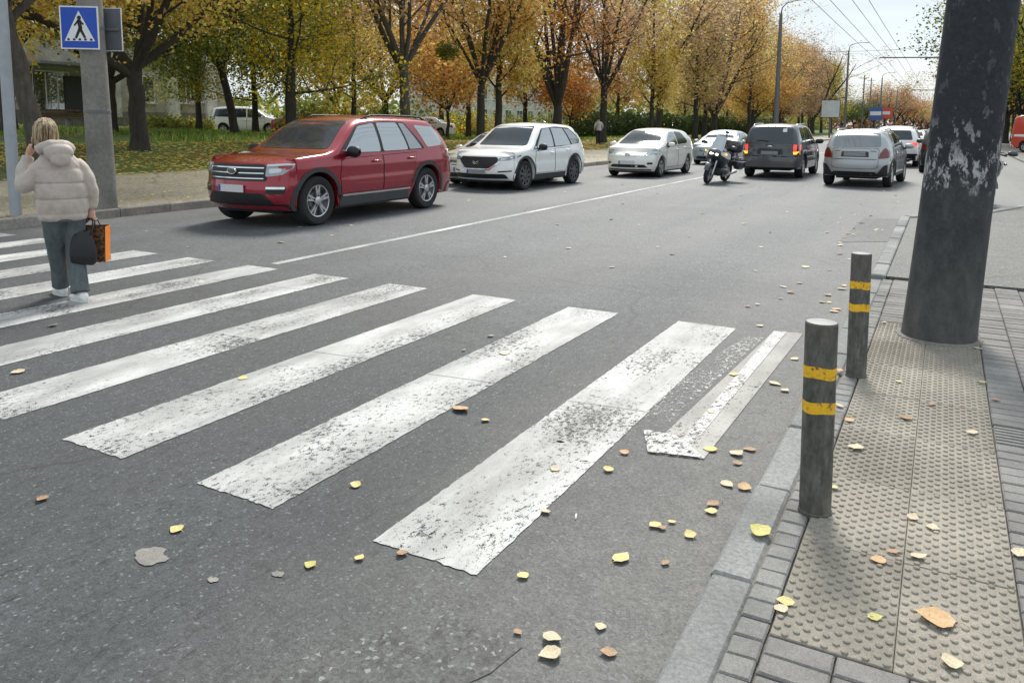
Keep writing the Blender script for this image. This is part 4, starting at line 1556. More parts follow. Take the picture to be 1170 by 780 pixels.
class Car:
    """x forward, y left, z up; origin on the ground midway between the axles"""
    def __init__(s, S, paint, root):
        s.S, s.root, s.paint = S, root, paint
        s.shell()

    # ---- body shell as a loft with wheel-arch cut-outs and shaped nose and tail
    def shell(s):
        S = s.S
        xf, xr, W, Rw = S['xf'], S['xr'], S['W'], S['R']
        ax = [S['wb'] / 2, -S['wb'] / 2]
        Ra = Rw + S.get('gap', 0.065)
        zs = S['sill']
        top, belt = pchip(S['top']), pchip(S['belt'])
        zroof = max(z for _, z in S['top'])
        wroof = S['wroof']
        plan = pchip(S.get('plan', [(xr, W * 0.93), (xr + 0.5, W * 0.985), (0, W), (xf - 0.7, W * 0.985), (xf, W * 0.90)]))
        lat = S.get('lat', [(0.15, -0.10), (0.3, -0.035), (0.42, -0.012), (0.6, 0.0), (0.72, -0.012), (0.84, -0.004), (0.95, -0.03), (1.2, -0.06)])
        xs = set()
        for k in range(31):
            xs.add(round(xr + (xf - xr) * k / 30, 4))
        for c in ax:
            for k in range(17):
                xs.add(round(c + Ra * math.cos(math.pi * k / 16), 4))
        xs = sorted(xs)
        out = [xs[0]]
        for x in xs[1:]:
            if x - out[-1] > 0.012:
                out.append(x)
        xs = out
        nl, ns, nc, ntp = 10, 6, 4, 7
        fprof, rprof = S['front'], S['rear']
        fa, ra = S.get('fa', 0.26), S.get('ra', 0.14)
        flen, rlen = S.get('flen', 0.42), S.get('rlen', 0.8)

        def disp(x, y, z, hw):
            d = 0.0
            if x > xf - flen:
                d -= sstep((x - xf + flen) / flen) * (fa * (abs(y) / hw) ** 2.3 + interp(fprof, z))
            if x < xr + rlen:
                d += sstep((xr + rlen - x) / rlen) * (ra * (abs(y) / hw) ** 2.6 + interp(rprof, z))
            return d

        def section(x):
            hw = plan(x)
            zt = top(x)
            zb = min(belt(x), zt - 0.035)
            z0 = zs
            for c in ax:
                if abs(x - c) < Ra:
                    z0 = max(z0, Rw + math.sqrt(Ra * Ra - (x - c) ** 2))
            yin = W - 0.33
            wb0 = hw + interp(lat, z0)
            pts = [(0.0, zs), (yin * 0.5, zs), (yin, zs), (yin + 0.001, z0), (lerp(yin, wb0, 0.5), z0)]
            for k in range(nl + 1):
                z = zs + (zb - zs) * k / nl
                z = max(z, z0 + 0.0008 * k)
                pts.append((hw + interp(lat, z), z))
            wb_ = pts[-1][0]
            kk = (W - 0.05 - wroof) / max(0.1, zroof - belt(0))
            hgt = zt - zb
            crown = min(0.055, 0.3 * hgt)
            zr = zt - crown
            wr = wb_ - kk * (zr - zb)
            rc = min(0.11, 0.5 * (zr - zb))
            if hgt < 0.3:
                wr = wb_ - 0.03
            # side of the greenhouse
            d = Vector((wr - wb_, zr - zb))
            L = d.length
            d.normalize()
            p1 = Vector((wr, zr)) - d * rc
            for k in range(1, ns + 1):
                t = k / ns
                q = Vector((wb_, zb)).lerp(p1, t)
                q.x += 0.02 * math.sin(math.pi * t) * min(1, hgt / 0.5)
                pts.append((q.x, q.y))
            p3 = Vector((wr - rc * 1.4, zr + crown * (1 - ((wr - rc * 1.4) / wr) ** 2)))
            pc = Vector((wr, zr + 0.004))
            for k in range(1, nc + 1):
                t = k / nc
                q = p1 * (1 - t) ** 2 + pc * 2 * t * (1 - t) + p3 * t * t
                pts.append((q.x, q.y))
            for k in range(1, ntp + 1):
                y = p3.x * (1 - k / ntp)
                pts.append((y, zr + crown * (1 - (y / wr) ** 2)))
            return pts, hw

        rows = []

        def full(pts):
            return [(y, z) for y, z in pts] + [(-y, z) for y, z in reversed(pts[:-1])]   # starts and ends on the floor centre line
        info = [section(x) for x in xs]
        def ring(x, pts, hw):
            return [(x + disp(x, y, z, hw), y, z) for y, z in full(pts)]
        caps = [(0.985, 0.022), (0.955, 0.040), (0.9, 0.050), (0.78, 0.056), (0.6, 0.06), (0.4, 0.062), (0.2, 0.063), (0.02, 0.064)]
        for end, sgn in ((0, -1), (-1, 1)):
            pts, hw = info[end]
            x = xs[end]
            zc = S.get('zc', 0.62)
            rr = []
            for sc, dx in caps:
                p2 = [(y * sc, zc + (z - zc) * sc) for y, z in pts]
                rr.append([(x + sgn * dx + disp(x, y, z, hw), y, z) for y, z in full(p2)])
            if end == 0:
                rows = list(reversed(rr))
            else:
                tail_rows = rr
        for x, (pts, hw) in zip(xs, info):
            rows.append(ring(x, pts, hw))
        rows += tail_rows
        m = MB().grid(rows)
        s.body = m.build('body', s.paint, s.root, smooth=True, angle=38)
        me = s.body.data
        s.bvh = BVHTree.FromPolygons([v.co.copy() for v in me.vertices], [tuple(p.vertices) for p in me.polygons])
        # dark floor pan
        u = MB()
        hx = Ra + 0.02
        iw = W - 0.32
        u.box(((xf + xr) / 2, 0, zs - 0.02), (xf - xr - 0.7, iw * 2 - 0.1, 0.09))
        u.box(((ax[0] + ax[1]) / 2, 0, zs - 0.02), (S['wb'] - 2 * hx, (W - 0.12) * 2, 0.05))
        for c in ax:
            u.tube([(c, -W + 0.25, Rw), (c, W - 0.25, Rw)], 0.06, 8)
            for sy in (-1, 1):
                pr = [(c + (Ra - 0.004) * math.cos(a), Rw + (Ra - 0.004) * math.sin(a)) for a in [math.pi * k / 14 for k in range(15)]]
                u.grid([[(x, sy * (W - 0.32), z) for x, z in pr], [(x, sy * (W - 0.09), z) for x, z in pr]])
                u.add([(x, sy * (W - 0.325), z) for x, z in pr], [tuple(range(len(pr)))])
        u.build('underbody', M['black'], s.root)

    def hit(s, axis, a, b):
        if axis == 'front':
            o, d = Vector((9, a, b)), Vector((-1, 0, 0))
        elif axis == 'rear':
            o, d = Vector((-9, a, b)), Vector((1, 0, 0))
        elif axis == 'left':
            o, d = Vector((a, 9, b)), Vector((0, -1, 0))
        elif axis == 'right':
            o, d = Vector((a, -9, b)), Vector((0, 1, 0))
        else:
            o, d = Vector((a, b, 9)), Vector((0, 0, -1))
        h = s.bvh.ray_cast(o, d)
        if h[0] is None:
            h = s.bvh.find_nearest(o + d * (9 - (s.S['xf'] if axis in ('front', 'rear') else 0.9)))
            return h[0], -d, d
        n = h[1]
        if n.dot(d) > 0:
            n = -n
        return h[0], n, d

    def skin(s, name, axis, poly, off, mat, res=0.07, parent=None, skirt=0.012, rnd_=0.0, quads=None):
        """panel laid over the shell along its outline"""
        if rnd_:
            poly = rpoly(poly, rnd_)
        bm = bmesh.new()
        if quads:
            vs = [bm.verts.new((p[0], p[1], 0)) for p in quads[0]]
            for f in quads[1]:
                bm.faces.new([vs[i] for i in f])
        else:
            bm.faces.new([bm.verts.new((p[0], p[1], 0)) for p in poly])
            for ai in (0, 1):
                lo = min(p[ai] for p in poly)
                hi = max(p[ai] for p in poly)
                n = max(1, int((hi - lo) / (res[ai] if isinstance(res, tuple) else res)))
                for k in range(1, n):
                    co = [0, 0, 0]
                    co[ai] = lo + (hi - lo) * k / n
                    no = [0, 0, 0]
                    no[ai] = 1
                    bmesh.ops.bisect_plane(bm, geom=bm.verts[:] + bm.edges[:] + bm.faces[:], plane_co=co, plane_no=no, dist=1e-6)
        bm.verts.ensure_lookup_table()
        bound = [e for e in bm.edges if len(e.link_faces) == 1]
        data = {}
        for v in bm.verts:
            p, n, d = s.hit(axis, v.co.x, v.co.y)
            n = (n - d * 0.5).normalized()
            data[v] = (p + n * off, p + n * (off - skirt))
        ret = bmesh.ops.extrude_edge_only(bm, edges=bound)
        nv = [g for g in ret['geom'] if isinstance(g, bmesh.types.BMVert)]
        base = {}
        for v in data:
            base[(round(v.co.x, 6), round(v.co.y, 6))] = v
        low = {}
        for v in nv:
            w = base.get((round(v.co.x, 6), round(v.co.y, 6)))
            low[v] = data[w][1] if w else v.co
        for v, (p, q) in data.items():
            v.co = p
        for v, q in low.items():
            v.co = q
        bmesh.ops.recalc_face_normals(bm, faces=bm.faces)
        me = bpy.data.meshes.new(name)
        bm.to_mesh(me)
        bm.free()
        return link(name, me, mat, parent or s.root, True, 50)

    def both(s, name, poly, off, mat, **kw):
        return [s.skin(name, ax, poly, off, mat, **kw) for ax in ('left', 'right')]

    def mir(s, name, axis, poly, off, mat, **kw):
        """a patch and its mirror image across the centre line (front / rear)"""
        a = s.skin(name, axis, poly, off, mat, **kw)
        b = s.skin(name, axis, [(-p[0], p[1]) for p in poly], off, mat, **kw)
        return a, b

    def door(s, poly, handle, ax, inset=0.007):
        c = Vector((sum(p[0] for p in poly) / len(poly), sum(p[1] for p in poly) / len(poly)))
        vs, fs = [], []
        big = []
        for p, q in zip(poly, poly[1:] + poly[:1]):
            n = max(1, int((Vector(q) - Vector(p)).length / 0.03))
            for k in range(n):
                big.append((lerp(p[0], q[0], k / n), lerp(p[1], q[1], k / n)))
        for p in big:
            e = (Vector(p) - c).normalized()
            vs += [(p[0] - e.x * 0.008, p[1] - e.y * 0.008), (p[0] + e.x * 0.004, p[1] + e.y * 0.004)]
        nb = len(big)
        for k in range(nb):
            j = (k + 1) % nb
            fs.append((2 * k, 2 * k + 1, 2 * j + 1, 2 * j))
        s.skin('door_gap', ax, None, 0.003, M['seam'], quads=(vs, fs), skirt=0.004)
        inn = []
        for p in poly:
            d = c - Vector(p)
            inn.append((p[0] + inset * (1 if d.x > 0 else -1), p[1] + inset * (1 if d.y > 0 else -1)))
        dr = s.skin('door', ax, inn, 0.004, s.paint, res=(0.08, 0.025), skirt=0.006)
        p, n, d = s.hit(ax, *handle)
        sg = 1 if ax == 'left' else -1
        hm = MB().tube([p + Vector((-0.11, sg * 0.012, 0)), p + Vector((-0.09, sg * 0.035, 0.0)), p + Vector((0.09, sg * 0.035, 0.0)), p + Vector((0.11, sg * 0.012, 0))], [0.012, 0.017, 0.017, 0.012], 8)
        hm.build('handle', s.S.get('handle_mat') or s.paint, dr, smooth=True)

    def arch(s, mat, wdt=0.06, off=0.006):
        S = s.S
        Ra = S['R'] + S.get('gap', 0.065)
        for c in (S['wb'] / 2, -S['wb'] / 2):
            a0 = math.asin(max(-0.9, (S['sill'] - S['R']) / Ra))
            vs, fs = [], []
            n = 18
            for k in range(n + 1):
                a = a0 + (math.pi - 2 * a0) * k / n
                for r_ in (Ra + 0.004, Ra + wdt):
                    vs.append((c + r_ * math.cos(a), S['R'] + r_ * math.sin(a)))
            for k in range(n):
                fs.append((2 * k, 2 * k + 1, 2 * k + 3, 2 * k + 2))
            for ax in ('left', 'right'):
                s.skin('arch_trim', ax, None, off, mat, quads=(vs, fs), skirt=0.02)

    def wheels(s, style, rim_mat, width=0.235, steer=0.0):
        S = s.S
        Rw = S['R']
        rr = Rw * S.get('rimf', 0.66)
        ty = MB()
        hw = width / 2
        ty.lathe([(rr, -hw * 0.8), (rr + 0.02, -hw * 0.95), (Rw - 0.035, -hw), (Rw - 0.008, -hw * 0.82), (Rw, -hw * 0.55), (Rw, hw * 0.55), (Rw - 0.008, hw * 0.82), (Rw - 0.035, hw), (rr + 0.02, hw * 0.95), (rr, hw * 0.8)], axis='Y', n=40, cap=False)
        rm = MB()
        rm.lathe([(rr, hw * 0.82), (rr - 0.006, hw * 0.9), (rr - 0.022, hw * 0.86), (rr - 0.028, hw * 0.55), (rr - 0.03, -hw * 0.6)], axis='Y', n=40, cap=False)
        n, dbl = style
        for k in range(n):
            a = 2 * math.pi * k / n + 0.3
            for dd in ((-dbl, dbl) if dbl else (0,)):
                a1 = a + dd
                ca, sa = math.cos(a), math.sin(a)
                c1, s1 = math.cos(a1), math.sin(a1)
                w0, w1 = (0.022, 0.018) if dbl else (0.04, 0.03)
                p0 = Vector((ca * 0.05, hw * 0.80, sa * 0.05))
                p1 = Vector((c1 * (rr - 0.015), hw * 0.80, s1 * (rr - 0.015)))
                t = Vector((-s1, 0, c1))
                y_ = Vector((0, 1, 0))
                v = [p0 - t * w0, p0 + t * w0, p1 + t * w1, p1 - t * w1]
                rm.add([q + y_ * 0.008 for q in v] + [q - y_ * 0.03 for q in v], [(0, 1, 2, 3), (7, 6, 5, 4), (0, 4, 5, 1), (1, 5, 6, 2), (2, 6, 7, 3), (3, 7, 4, 0)])
        rm.lathe([(0.075, hw * 0.74), (0.07, hw * 0.86), (0.045, hw * 0.92), (0.001, hw * 0.93)], axis='Y', n=16, cap=False)
        dk = MB().lathe([(rr - 0.03, hw * 0.25), (0.17, hw * 0.35), (0.16, hw * 0.5), (0.0, hw * 0.5)], axis='Y', n=24, cap=False)
        first = None
        yw = S['W'] - 0.03 - hw
        for c in (S['wb'] / 2, -S['wb'] / 2):
            for sy in (1, -1):
                if first is None:
                    w = ty.build('wheel', M['rubber'], s.root, smooth=True, angle=40)
                    r2 = rm.build('rim', rim_mat, w, smooth=True, angle=30)
                    d2 = dk.build('brake_disc', M['alloy_dark'] if rim_mat is not M['alloy_dark'] else M['darkgrey'], w, smooth=True, angle=30)
                    first = w
                else:
                    w = copy_tree(first, s.root)
                w.location = (c, sy * yw, Rw)
                w.rotation_euler = (0, 0, (0 if sy > 0 else math.pi) + (steer if c > 0 else 0))

    def mirrors(s, x, z, mat, size=1.0):
        for ax, sg in (('left', 1), ('right', -1)):
            p, n, d = s.hit(ax, x, z)
            m = MB()
            c = p + Vector((0.02, sg * 0.15, 0.06))
            rows = []
            for t, k in ((-1, 0.25), (-0.85, 0.75), (-0.5, 1.0), (0.3, 1.0), (0.8, 0.8), (1, 0.3)):
                ring = []
                for q in range(12):
                    a = 2 * math.pi * q / 12
                    cx_ = 0.075 * math.cos(a) * k * size
                    cz_ = (0.085 * math.sin(a)) * k * size
                    ring.append((c.x + cx_ + 0.02 * t, c.y + sg * 0.125 * t * size, c.z + cz_))
                rows.append(ring)
            m.grid(rows, True)
            mo = m.build('wing_mirror', mat, s.root, smooth=True)
            MB().tube([p + Vector((0, -sg * 0.03, 0)), c + Vector((0, -sg * 0.06, -0.05))], [0.035, 0.025], 8).build('mirror_arm', M['black'], mo, smooth=True)

    def plate(s, axis, z, mat, w=0.52, h=0.112, band=True, y=0.0):
        p, n, d = s.hit(axis, y, z)
        sg = 1 if axis == 'front' else -1
        x = max(s.hit(axis, y + q, z + r_)[0].x * sg for q in (-w / 2, 0, w / 2) for r_ in (-h / 2, h / 2)) * sg + sg * 0.012
        o = MB().box((x, y, z), (0.014, w, h)).build('number_plate', mat, s.root)
        if band:
            MB().box((x + sg * 0.0085, y + sg * -(w / 2 - 0.022), z), (0.004, 0.042, h - 0.01)).build('country_band', M['blue_band'], o)
        return o

    def rails(s, x0, x1, y, z0, mat):
        for sg in (1, -1):
            pts = []
            for k in range(9):
                x = lerp(x0, x1, k / 8)
                p, n, d = s.hit('top', x, sg * y)
                lift = 0.045 if 0 < k < 8 else -0.01
                pts.append((p.x, p.y, p.z + lift))
            MB().tube(pts, 0.017, 8).build('roof_rail', mat, s.root, smooth=True)

    def oval(s, axis, y, z, ry, rz, mat, name='emblem', off=0.02, ringw=0.0):
        p, n, d = s.hit(axis, y, z)
        sg = 1 if axis in ('front',) else -1
        m = MB()
        rows = []
        for (k, dx) in ((1.0, 0.0), (1.0, 0.008), (0.82, 0.014), (0.4, 0.015), (0.01, 0.015)):
            rows.append([(p.x + sg * (off + dx), y + ry * k * math.cos(a), z + rz * k * math.sin(a)) for a in [2 * math.pi * q / 20 for q in range(20)]])
        o = m.grid(rows, True).build(name, mat, s.root, smooth=True)
        if ringw:
            ring = MB()
            path = [(p.x + sg * (off + 0.014), y + ry * 0.92 * math.cos(a), z + rz * 0.92 * math.sin(a)) for a in [2 * math.pi * q / 20 for q in range(21)]]
            ring.tube(path, ringw, 6, cap=False)
            ring.build('ring', M['chrome'], o, smooth=True)
        return o


def new_car(name, label, cat, loc, head, group=None):
    r_ = empty(name, loc, head)
    tag(r_, label, cat, group)
    return r_


FACE = -math.pi / 2     # nose towards -Y
AWAY = math.pi / 2

# ---- the cars themselves
P_RED = paint_mat('paint_red', (0.31, 0.003, 0.020), 0.35, 0.25, 0.10)
P_WHITE = paint_mat('paint_white_car', (0.93, 0.93, 0.92), 0.0, 0.35, 0.12)
P_PEARL = paint_mat('paint_pearl', (0.84, 0.83, 0.77), 0.0, 0.35, 0.15)
P_SILVER = paint_mat('paint_silver', (0.40, 0.41, 0.42), 0.6, 0.35, 0.3)
P_SILVER2 = paint_mat('paint_silver_beige', (0.60, 0.59, 0.55), 0.3, 0.35, 0.15)
P_BLUEGREY = paint_mat('paint_blue_grey', (0.40, 0.47, 0.53), 0.4, 0.35, 0.2)
P_DARK = paint_mat('paint_dark_grey', (0.055, 0.063, 0.070), 0.4, 0.35, 0.4)
P_BLACK = paint_mat('paint_black', (0.012, 0.013, 0.015), 0.0, 0.3, 0.3)
P_VANRED = paint_mat('paint_van_red', (0.58, 0.055, 0.03), 0.0, 0.4, 0.1)

# ---------- red SUV waiting at the crossing
S = dict(xf=2.34, xr=-2.56, W=0.99, R=0.395, wb=3.05, sill=0.27, wroof=0.70, rimf=0.66,
         top=[(-2.6, 1.60), (-2.2, 1.70), (-1.4, 1.765), (-0.4, 1.775), (0.18, 1.74), (0.42, 1.675), (1.18, 1.20), (1.32, 1.165), (1.8, 1.125), (2.2, 1.07), (2.36, 1.02)],
         belt=[(-2.6, 1.16), (-0.8, 1.11), (0.9, 1.07), (1.3, 1.06), (2.36, 0.97)],
         front=[(0.2, 0.14), (0.32, 0.06), (0.45, 0.0), (0.62, 0.0), (0.72, 0.02), (0.95, 0.045), (1.06, 0.10)],
         rear=[(0.2, 0.10), (0.4, 0.0), (0.7, 0.0), (1.0, 0.03), (1.2, 0.09), (1.7, 0.40)], fa=0.27, ra=0.16,
         lat=[(0.2, -0.06), (0.3, -0.035), (0.40, -0.045), (0.50, -0.022), (0.66, 0.0), (0.78, -0.012), (0.90, 0.0), (0.98, -0.004), (1.02, -0.02), (1.2, -0.06)])
c_ = (G(362, 258) + G(486, 238)) / 2
root = new_car('suv', 'red SUV with black grille waiting at the zebra crossing', 'car', (c_.x - 0.93, c_.y + 0.02, 0), FACE + 0.012)
c = Car(S, P_RED, root)
c.arch(M['darkgrey'], 0.075, 0.012)
c.wheels((5, 0.16), M['alloy'], 0.255)
cl = [(-1.02, 0.27), (1.02, 0.27), (1.02, 0.42), (-1.02, 0.42)]
c.both('sill_cladding', cl, 0.012, M['darkgrey'], res=0.12)
c.both('sill_chrome', [(-0.95, 0.425), (0.95, 0.425), (0.95, 0.455), (-0.95, 0.455)], 0.016, M['chrome'], res=0.15)
for ax in ('left', 'right'):
    c.door([(-0.12, 0.47), (0.98, 0.47), (1.02, 0.75), (0.98, 1.04), (-0.12, 1.075)], (0.08, 0.98), ax)
    c.door([(-1.0, 0.62), (-0.86, 0.47), (-0.14, 0.47), (-0.14, 1.075), (-1.18, 1.10)], (-0.98, 1.0), ax)
c.both('window_surround', [(1.02, 1.125), (0.36, 1.60), (-0.4, 1.665), (-1.02, 1.655), (-1.48, 1.155), (-0.5, 1.13)], 0.003, M['black'], res=0.08, rnd_=0.05)
c.both('front_window', [(0.88, 1.14), (0.34, 1.575), (-0.10, 1.63), (-0.10, 1.135)], 0.007, M['glass_pale'], rnd_=0.05)
c.both('rear_window', [(-0.18, 1.14), (-0.18, 1.635), (-0.78, 1.64), (-0.93, 1.15)], 0.007, M['glass_pale'], rnd_=0.05)
c.both('corner_window', [(-0.98, 1.155), (-0.84, 1.635), (-0.99, 1.625), (-1.38, 1.165)], 0.007, M['glass_side'], rnd_=0.03)
c.both('quarter_window', [(-1.56, 1.18), (-1.30, 1.60), (-1.95, 1.56), (-2.16, 1.22)], 0.005, M['glass_pale'], rnd_=0.06)
c.skin('windscreen', 'front', [(-0.76, 1.20), (0.76, 1.20), (0.60, 1.665), (-0.60, 1.665)], 0.005, M['glass_dark'], rnd_=0.06)
c.skin('tailgate_window', 'rear', [(-0.68, 1.20), (0.68, 1.20), (0.56, 1.58), (-0.56, 1.58)], 0.005, M['glass_dark'], rnd_=0.06)
g_ = c.skin('grille', 'front', [(-0.60, 0.735), (0.60, 0.735), (0.56, 0.985), (-0.56, 0.985)], 0.008, M['black'], rnd_=0.05, skirt=0.03)
for z in (0.775, 0.855, 0.935):
    c.skin('grille_bar', 'front', [(-0.55, z - 0.009), (0.55, z - 0.009), (0.55, z + 0.006), (-0.55, z + 0.006)], 0.016, M['chrome'], parent=g_, res=0.1)
c.oval('front', 0, 0.88, 0.10, 0.048, M['alloy_dark'], off=0.03, ringw=0.008)
hl = c.mir('headlight', 'front', [(0.57, 0.80), (0.80, 0.83), (0.90, 0.93), (0.90, 1.0), (0.58, 0.98)], 0.008, M['lens_smoke'], rnd_=0.03)
c.mir('daylight_strip', 'front', [(0.58, 0.955), (0.90, 0.975), (0.905, 1.003), (0.58, 0.985)], 0.016, M['lens_clear'])
c.mir('lamp_lens', 'front', [(0.62, 0.85), (0.78, 0.87), (0.80, 0.93), (0.62, 0.925)], 0.013, M['lens_clear'], rnd_=0.03)
c.skin('lower_intake', 'front', [(-0.70, 0.37), (0.70, 0.37), (0.54, 0.55), (-0.54, 0.55)], 0.010, M['black'], rnd_=0.04)
c.skin('bumper_skirt', 'front', [(-0.88, 0.27), (0.88, 0.27), (0.84, 0.38), (-0.84, 0.38)], 0.012, M['black'], rnd_=0.03)
c.mir('fog_pocket', 'front', [(0.58, 0.54), (0.84, 0.54), (0.85, 0.66), (0.60, 0.66)], 0.006, M['black'], rnd_=0.03)
c.mir('fog_bar', 'front', [(0.59, 0.615), (0.84, 0.615), (0.84, 0.65), (0.59, 0.65)], 0.014, M['chrome'], rnd_=0.01)
c.plate('front', 0.615, M['plate'], y=-0.02)
c.mir('tail_light', 'rear', [(0.60, 0.92), (0.90, 0.92), (0.90, 1.13), (0.66, 1.12)], 0.008, M['lens_red'], rnd_=0.03)
for ax in ('left', 'right'):
    c.skin('tail_light_side', ax, [(-2.18, 1.0), (-2.42, 0.93), (-2.42, 1.14), (-2.3, 1.13)], 0.007, M['lens_red'], rnd_=0.02)
c.skin('rear_bumper', 'rear', [(-0.92, 0.28), (0.92, 0.28), (0.9, 0.5), (-0.9, 0.5)], 0.012, M['darkgrey'], rnd_=0.03)
c.mirrors(0.80, 1.10, M['black'], 1.1)
c.rails(0.1, -1.95, 0.66, 1.7, M['black'])
for sg in (1, -1):
    m_ = MB().tube([(1.1, sg * 0.35, 1.235), (0.98, sg * 0.05 - 0.1, 1.30)], 0.008, 5)
    m_.build('wiper', M['black'], root)
MB().tube([(1.0, -0.1, 1.25), (1.0, -0.1, 1.26)], 0.01, 6)

# ---------- white SUV behind it
S = dict(xf=2.20, xr=-2.22, W=0.925, R=0.365, wb=2.70, sill=0.25, wroof=0.66, rimf=0.70,
         top=[(-2.3, 1.46), (-1.9, 1.58), (-1.2, 1.66), (-0.3, 1.68), (0.1, 1.665), (0.35, 1.60), (1.10, 1.10), (1.25, 1.06), (1.7, 1.01), (2.05, 0.94), (2.25, 0.87)],
         belt=[(-2.3, 1.12), (-1.0, 1.06), (0.9, 0.98), (1.3, 0.96), (2.25, 0.82)],
         front=[(0.2, 0.14), (0.32, 0.05), (0.45, 0.0), (0.6, 0.01), (0.75, 0.03), (0.85, 0.09), (0.95, 0.16)],
         rear=[(0.2, 0.10), (0.4, 0.0), (0.7, 0.0), (0.95, 0.04), (1.1, 0.10), (1.6, 0.42)], fa=0.30, ra=0.18,
         lat=[(0.2, -0.06), (0.3, -0.03), (0.42, -0.02), (0.6, 0.0), (0.72, -0.018), (0.85, -0.005), (0.93, -0.012), (1.1, -0.05)])
c_ = (G(600, 217) + G(652, 210)) / 2
root = new_car('suv', 'white SUV with dark shield grille driving behind the red SUV', 'car', (c_.x - 0.86, c_.y + 0.1, 0), FACE - 0.04)
c = Car(S, P_WHITE, root)
c.arch(M['darkgrey'], 0.06, 0.010)
c.wheels((9, 0.0), M['alloy_dark'], 0.225)
c.both('sill_cladding', [(-0.92, 0.25), (0.92, 0.25), (0.92, 0.38), (-0.92, 0.38)], 0.010, M['darkgrey'], res=0.12)
for ax in ('left', 'right'):
    c.door([(-0.15, 0.40), (0.84, 0.40), (0.90, 0.68), (0.86, 0.95), (-0.15, 1.0)], (0.02, 0.90), ax)
    c.door([(-0.90, 0.56), (-0.78, 0.40), (-0.17, 0.40), (-0.17, 1.0), (-1.08, 1.03)], (-0.90, 0.95), ax)
c.both('window_surround', [(0.98, 1.01), (0.30, 1.52), (-0.5, 1.575), (-1.25, 1.54), (-1.78, 1.22), (-1.62, 1.12), (-0.5, 1.05)], 0.003, M['black'], res=0.08, rnd_=0.05)
c.both('front_window', [(0.82, 1.03), (0.28, 1.50), (-0.12, 1.535), (-0.12, 1.055)], 0.007, M['glass_pale'], rnd_=0.05)
c.both('rear_window', [(-0.20, 1.06), (-0.20, 1.54), (-0.85, 1.53), (-1.12, 1.09)], 0.007, M['glass_pale'], rnd_=0.05)
c.both('quarter_window', [(-1.20, 1.10), (-0.93, 1.52), (-1.25, 1.50), (-1.68, 1.22), (-1.58, 1.14)], 0.007, M['glass_side'], rnd_=0.04)
c.skin('windscreen', 'front', [(-0.72, 1.09), (0.72, 1.09), (0.57, 1.58), (-0.57, 1.58)], 0.005, M['glass_dark'], rnd_=0.06)
g_ = c.skin('grille', 'front', [(-0.34, 0.55), (0.34, 0.55), (0.56, 0.73), (0.52, 0.83), (-0.52, 0.83), (-0.56, 0.73)], 0.010, M['black'], rnd_=0.05, skirt=0.03)
c.skin('grille_chrome', 'front', [(-0.62, 0.715), (-0.56, 0.70), (-0.34, 0.535), (0.34, 0.535), (0.56, 0.70), (0.62, 0.715), (0.35, 0.512), (-0.35, 0.512)], 0.018, M['chrome'], parent=g_, res=0.1)
m_ = MB()
p_, _, _ = c.hit('front', 0, 0.70)
for sg in (-1, 1):
    m_.tube([(p_.x + 0.03, 0, 0.675), (p_.x + 0.03, sg * 0.03, 0.70), (p_.x + 0.03, sg * 0.075, 0.73), (p_.x + 0.03, sg * 0.08, 0.70), (p_.x + 0.03, sg * 0.06, 0.665), (p_.x + 0.03, 0, 0.655)], 0.008, 6)
m_.build('emblem', M['chrome'], g_, smooth=True)
c.mir('headlight', 'front', [(0.53, 0.735), (0.80, 0.755), (0.84, 0.85), (0.56, 0.81)], 0.008, M['lens_smoke'], rnd_=0.03)
c.mir('lamp_lens', 'front', [(0.60, 0.75), (0.70, 0.76), (0.71, 0.80), (0.60, 0.795)], 0.013, M['lens_clear'], rnd_=0.03)
for ax in ('left', 'right'):
    c.skin('headlight_side', ax, [(1.58, 0.86), (1.92, 0.77), (1.94, 0.85), (1.62, 0.88)], 0.007, M['lens_smoke'], rnd_=0.02)
c.skin('lower_intake', 'front', [(-0.76, 0.31), (0.76, 0.31), (0.70, 0.42), (-0.70, 0.42)], 0.014, M['black'], rnd_=0.04)
c.mir('fog_strip', 'front', [(0.56, 0.46), (0.82, 0.48), (0.82, 0.51), (0.56, 0.49)], 0.010, M['black'], rnd_=0.01)
c.plate('front', 0.47, M['plate_dark'])
c.mir('tail_light', 'rear', [(0.50, 0.90), (0.84, 0.92), (0.84, 1.02), (0.52, 1.0)], 0.008, M['lens_red'], rnd_=0.03)
c.skin('tailgate_window', 'rear', [(-0.62, 1.14), (0.62, 1.14), (0.5, 1.46), (-0.5, 1.46)], 0.005, M['glass_dark'], rnd_=0.06)
c.mirrors(0.72, 1.0, M['black'], 1.0)

# ---------- small white electric hatchback
S = dict(xf=2.16, xr=-2.16, W=0.885, R=0.315, wb=2.70, sill=0.20, wroof=0.60, rimf=0.66,
         top=[(-2.2, 1.30), (-1.9, 1.42), (-1.2, 1.52), (-0.4, 1.55), (0.1, 1.53), (0.4, 1.46), (1.30, 1.03), (1.42, 1.0), (1.75, 0.93), (2.0, 0.82), (2.2, 0.70)],
         belt=[(-2.2, 1.08), (-1.0, 1.02), (0.9, 0.95), (1.4, 0.92), (1.9, 0.80), (2.2, 0.66)],
         front=[(0.15, 0.10), (0.25, 0.03), (0.4, 0.0), (0.55, 0.02), (0.68, 0.08), (0.8, 0.20), (0.95, 0.3)],
         rear=[(0.2, 0.08), (0.4, 0.0), (0.7, 0.0), (0.95, 0.05), (1.1, 0.10), (1.5, 0.38)], fa=0.36, ra=0.2, flen=0.46)
pa, pb = G(703, 201), G(757, 202)
root = new_car('hatchback_car', 'pearl white rounded hatchback following the white SUV', 'car', (-8.66, 25.5, 0), FACE - 0.02)
c = Car(S, P_PEARL, root)
c.wheels((5, 0.12), M['alloy'], 0.20)
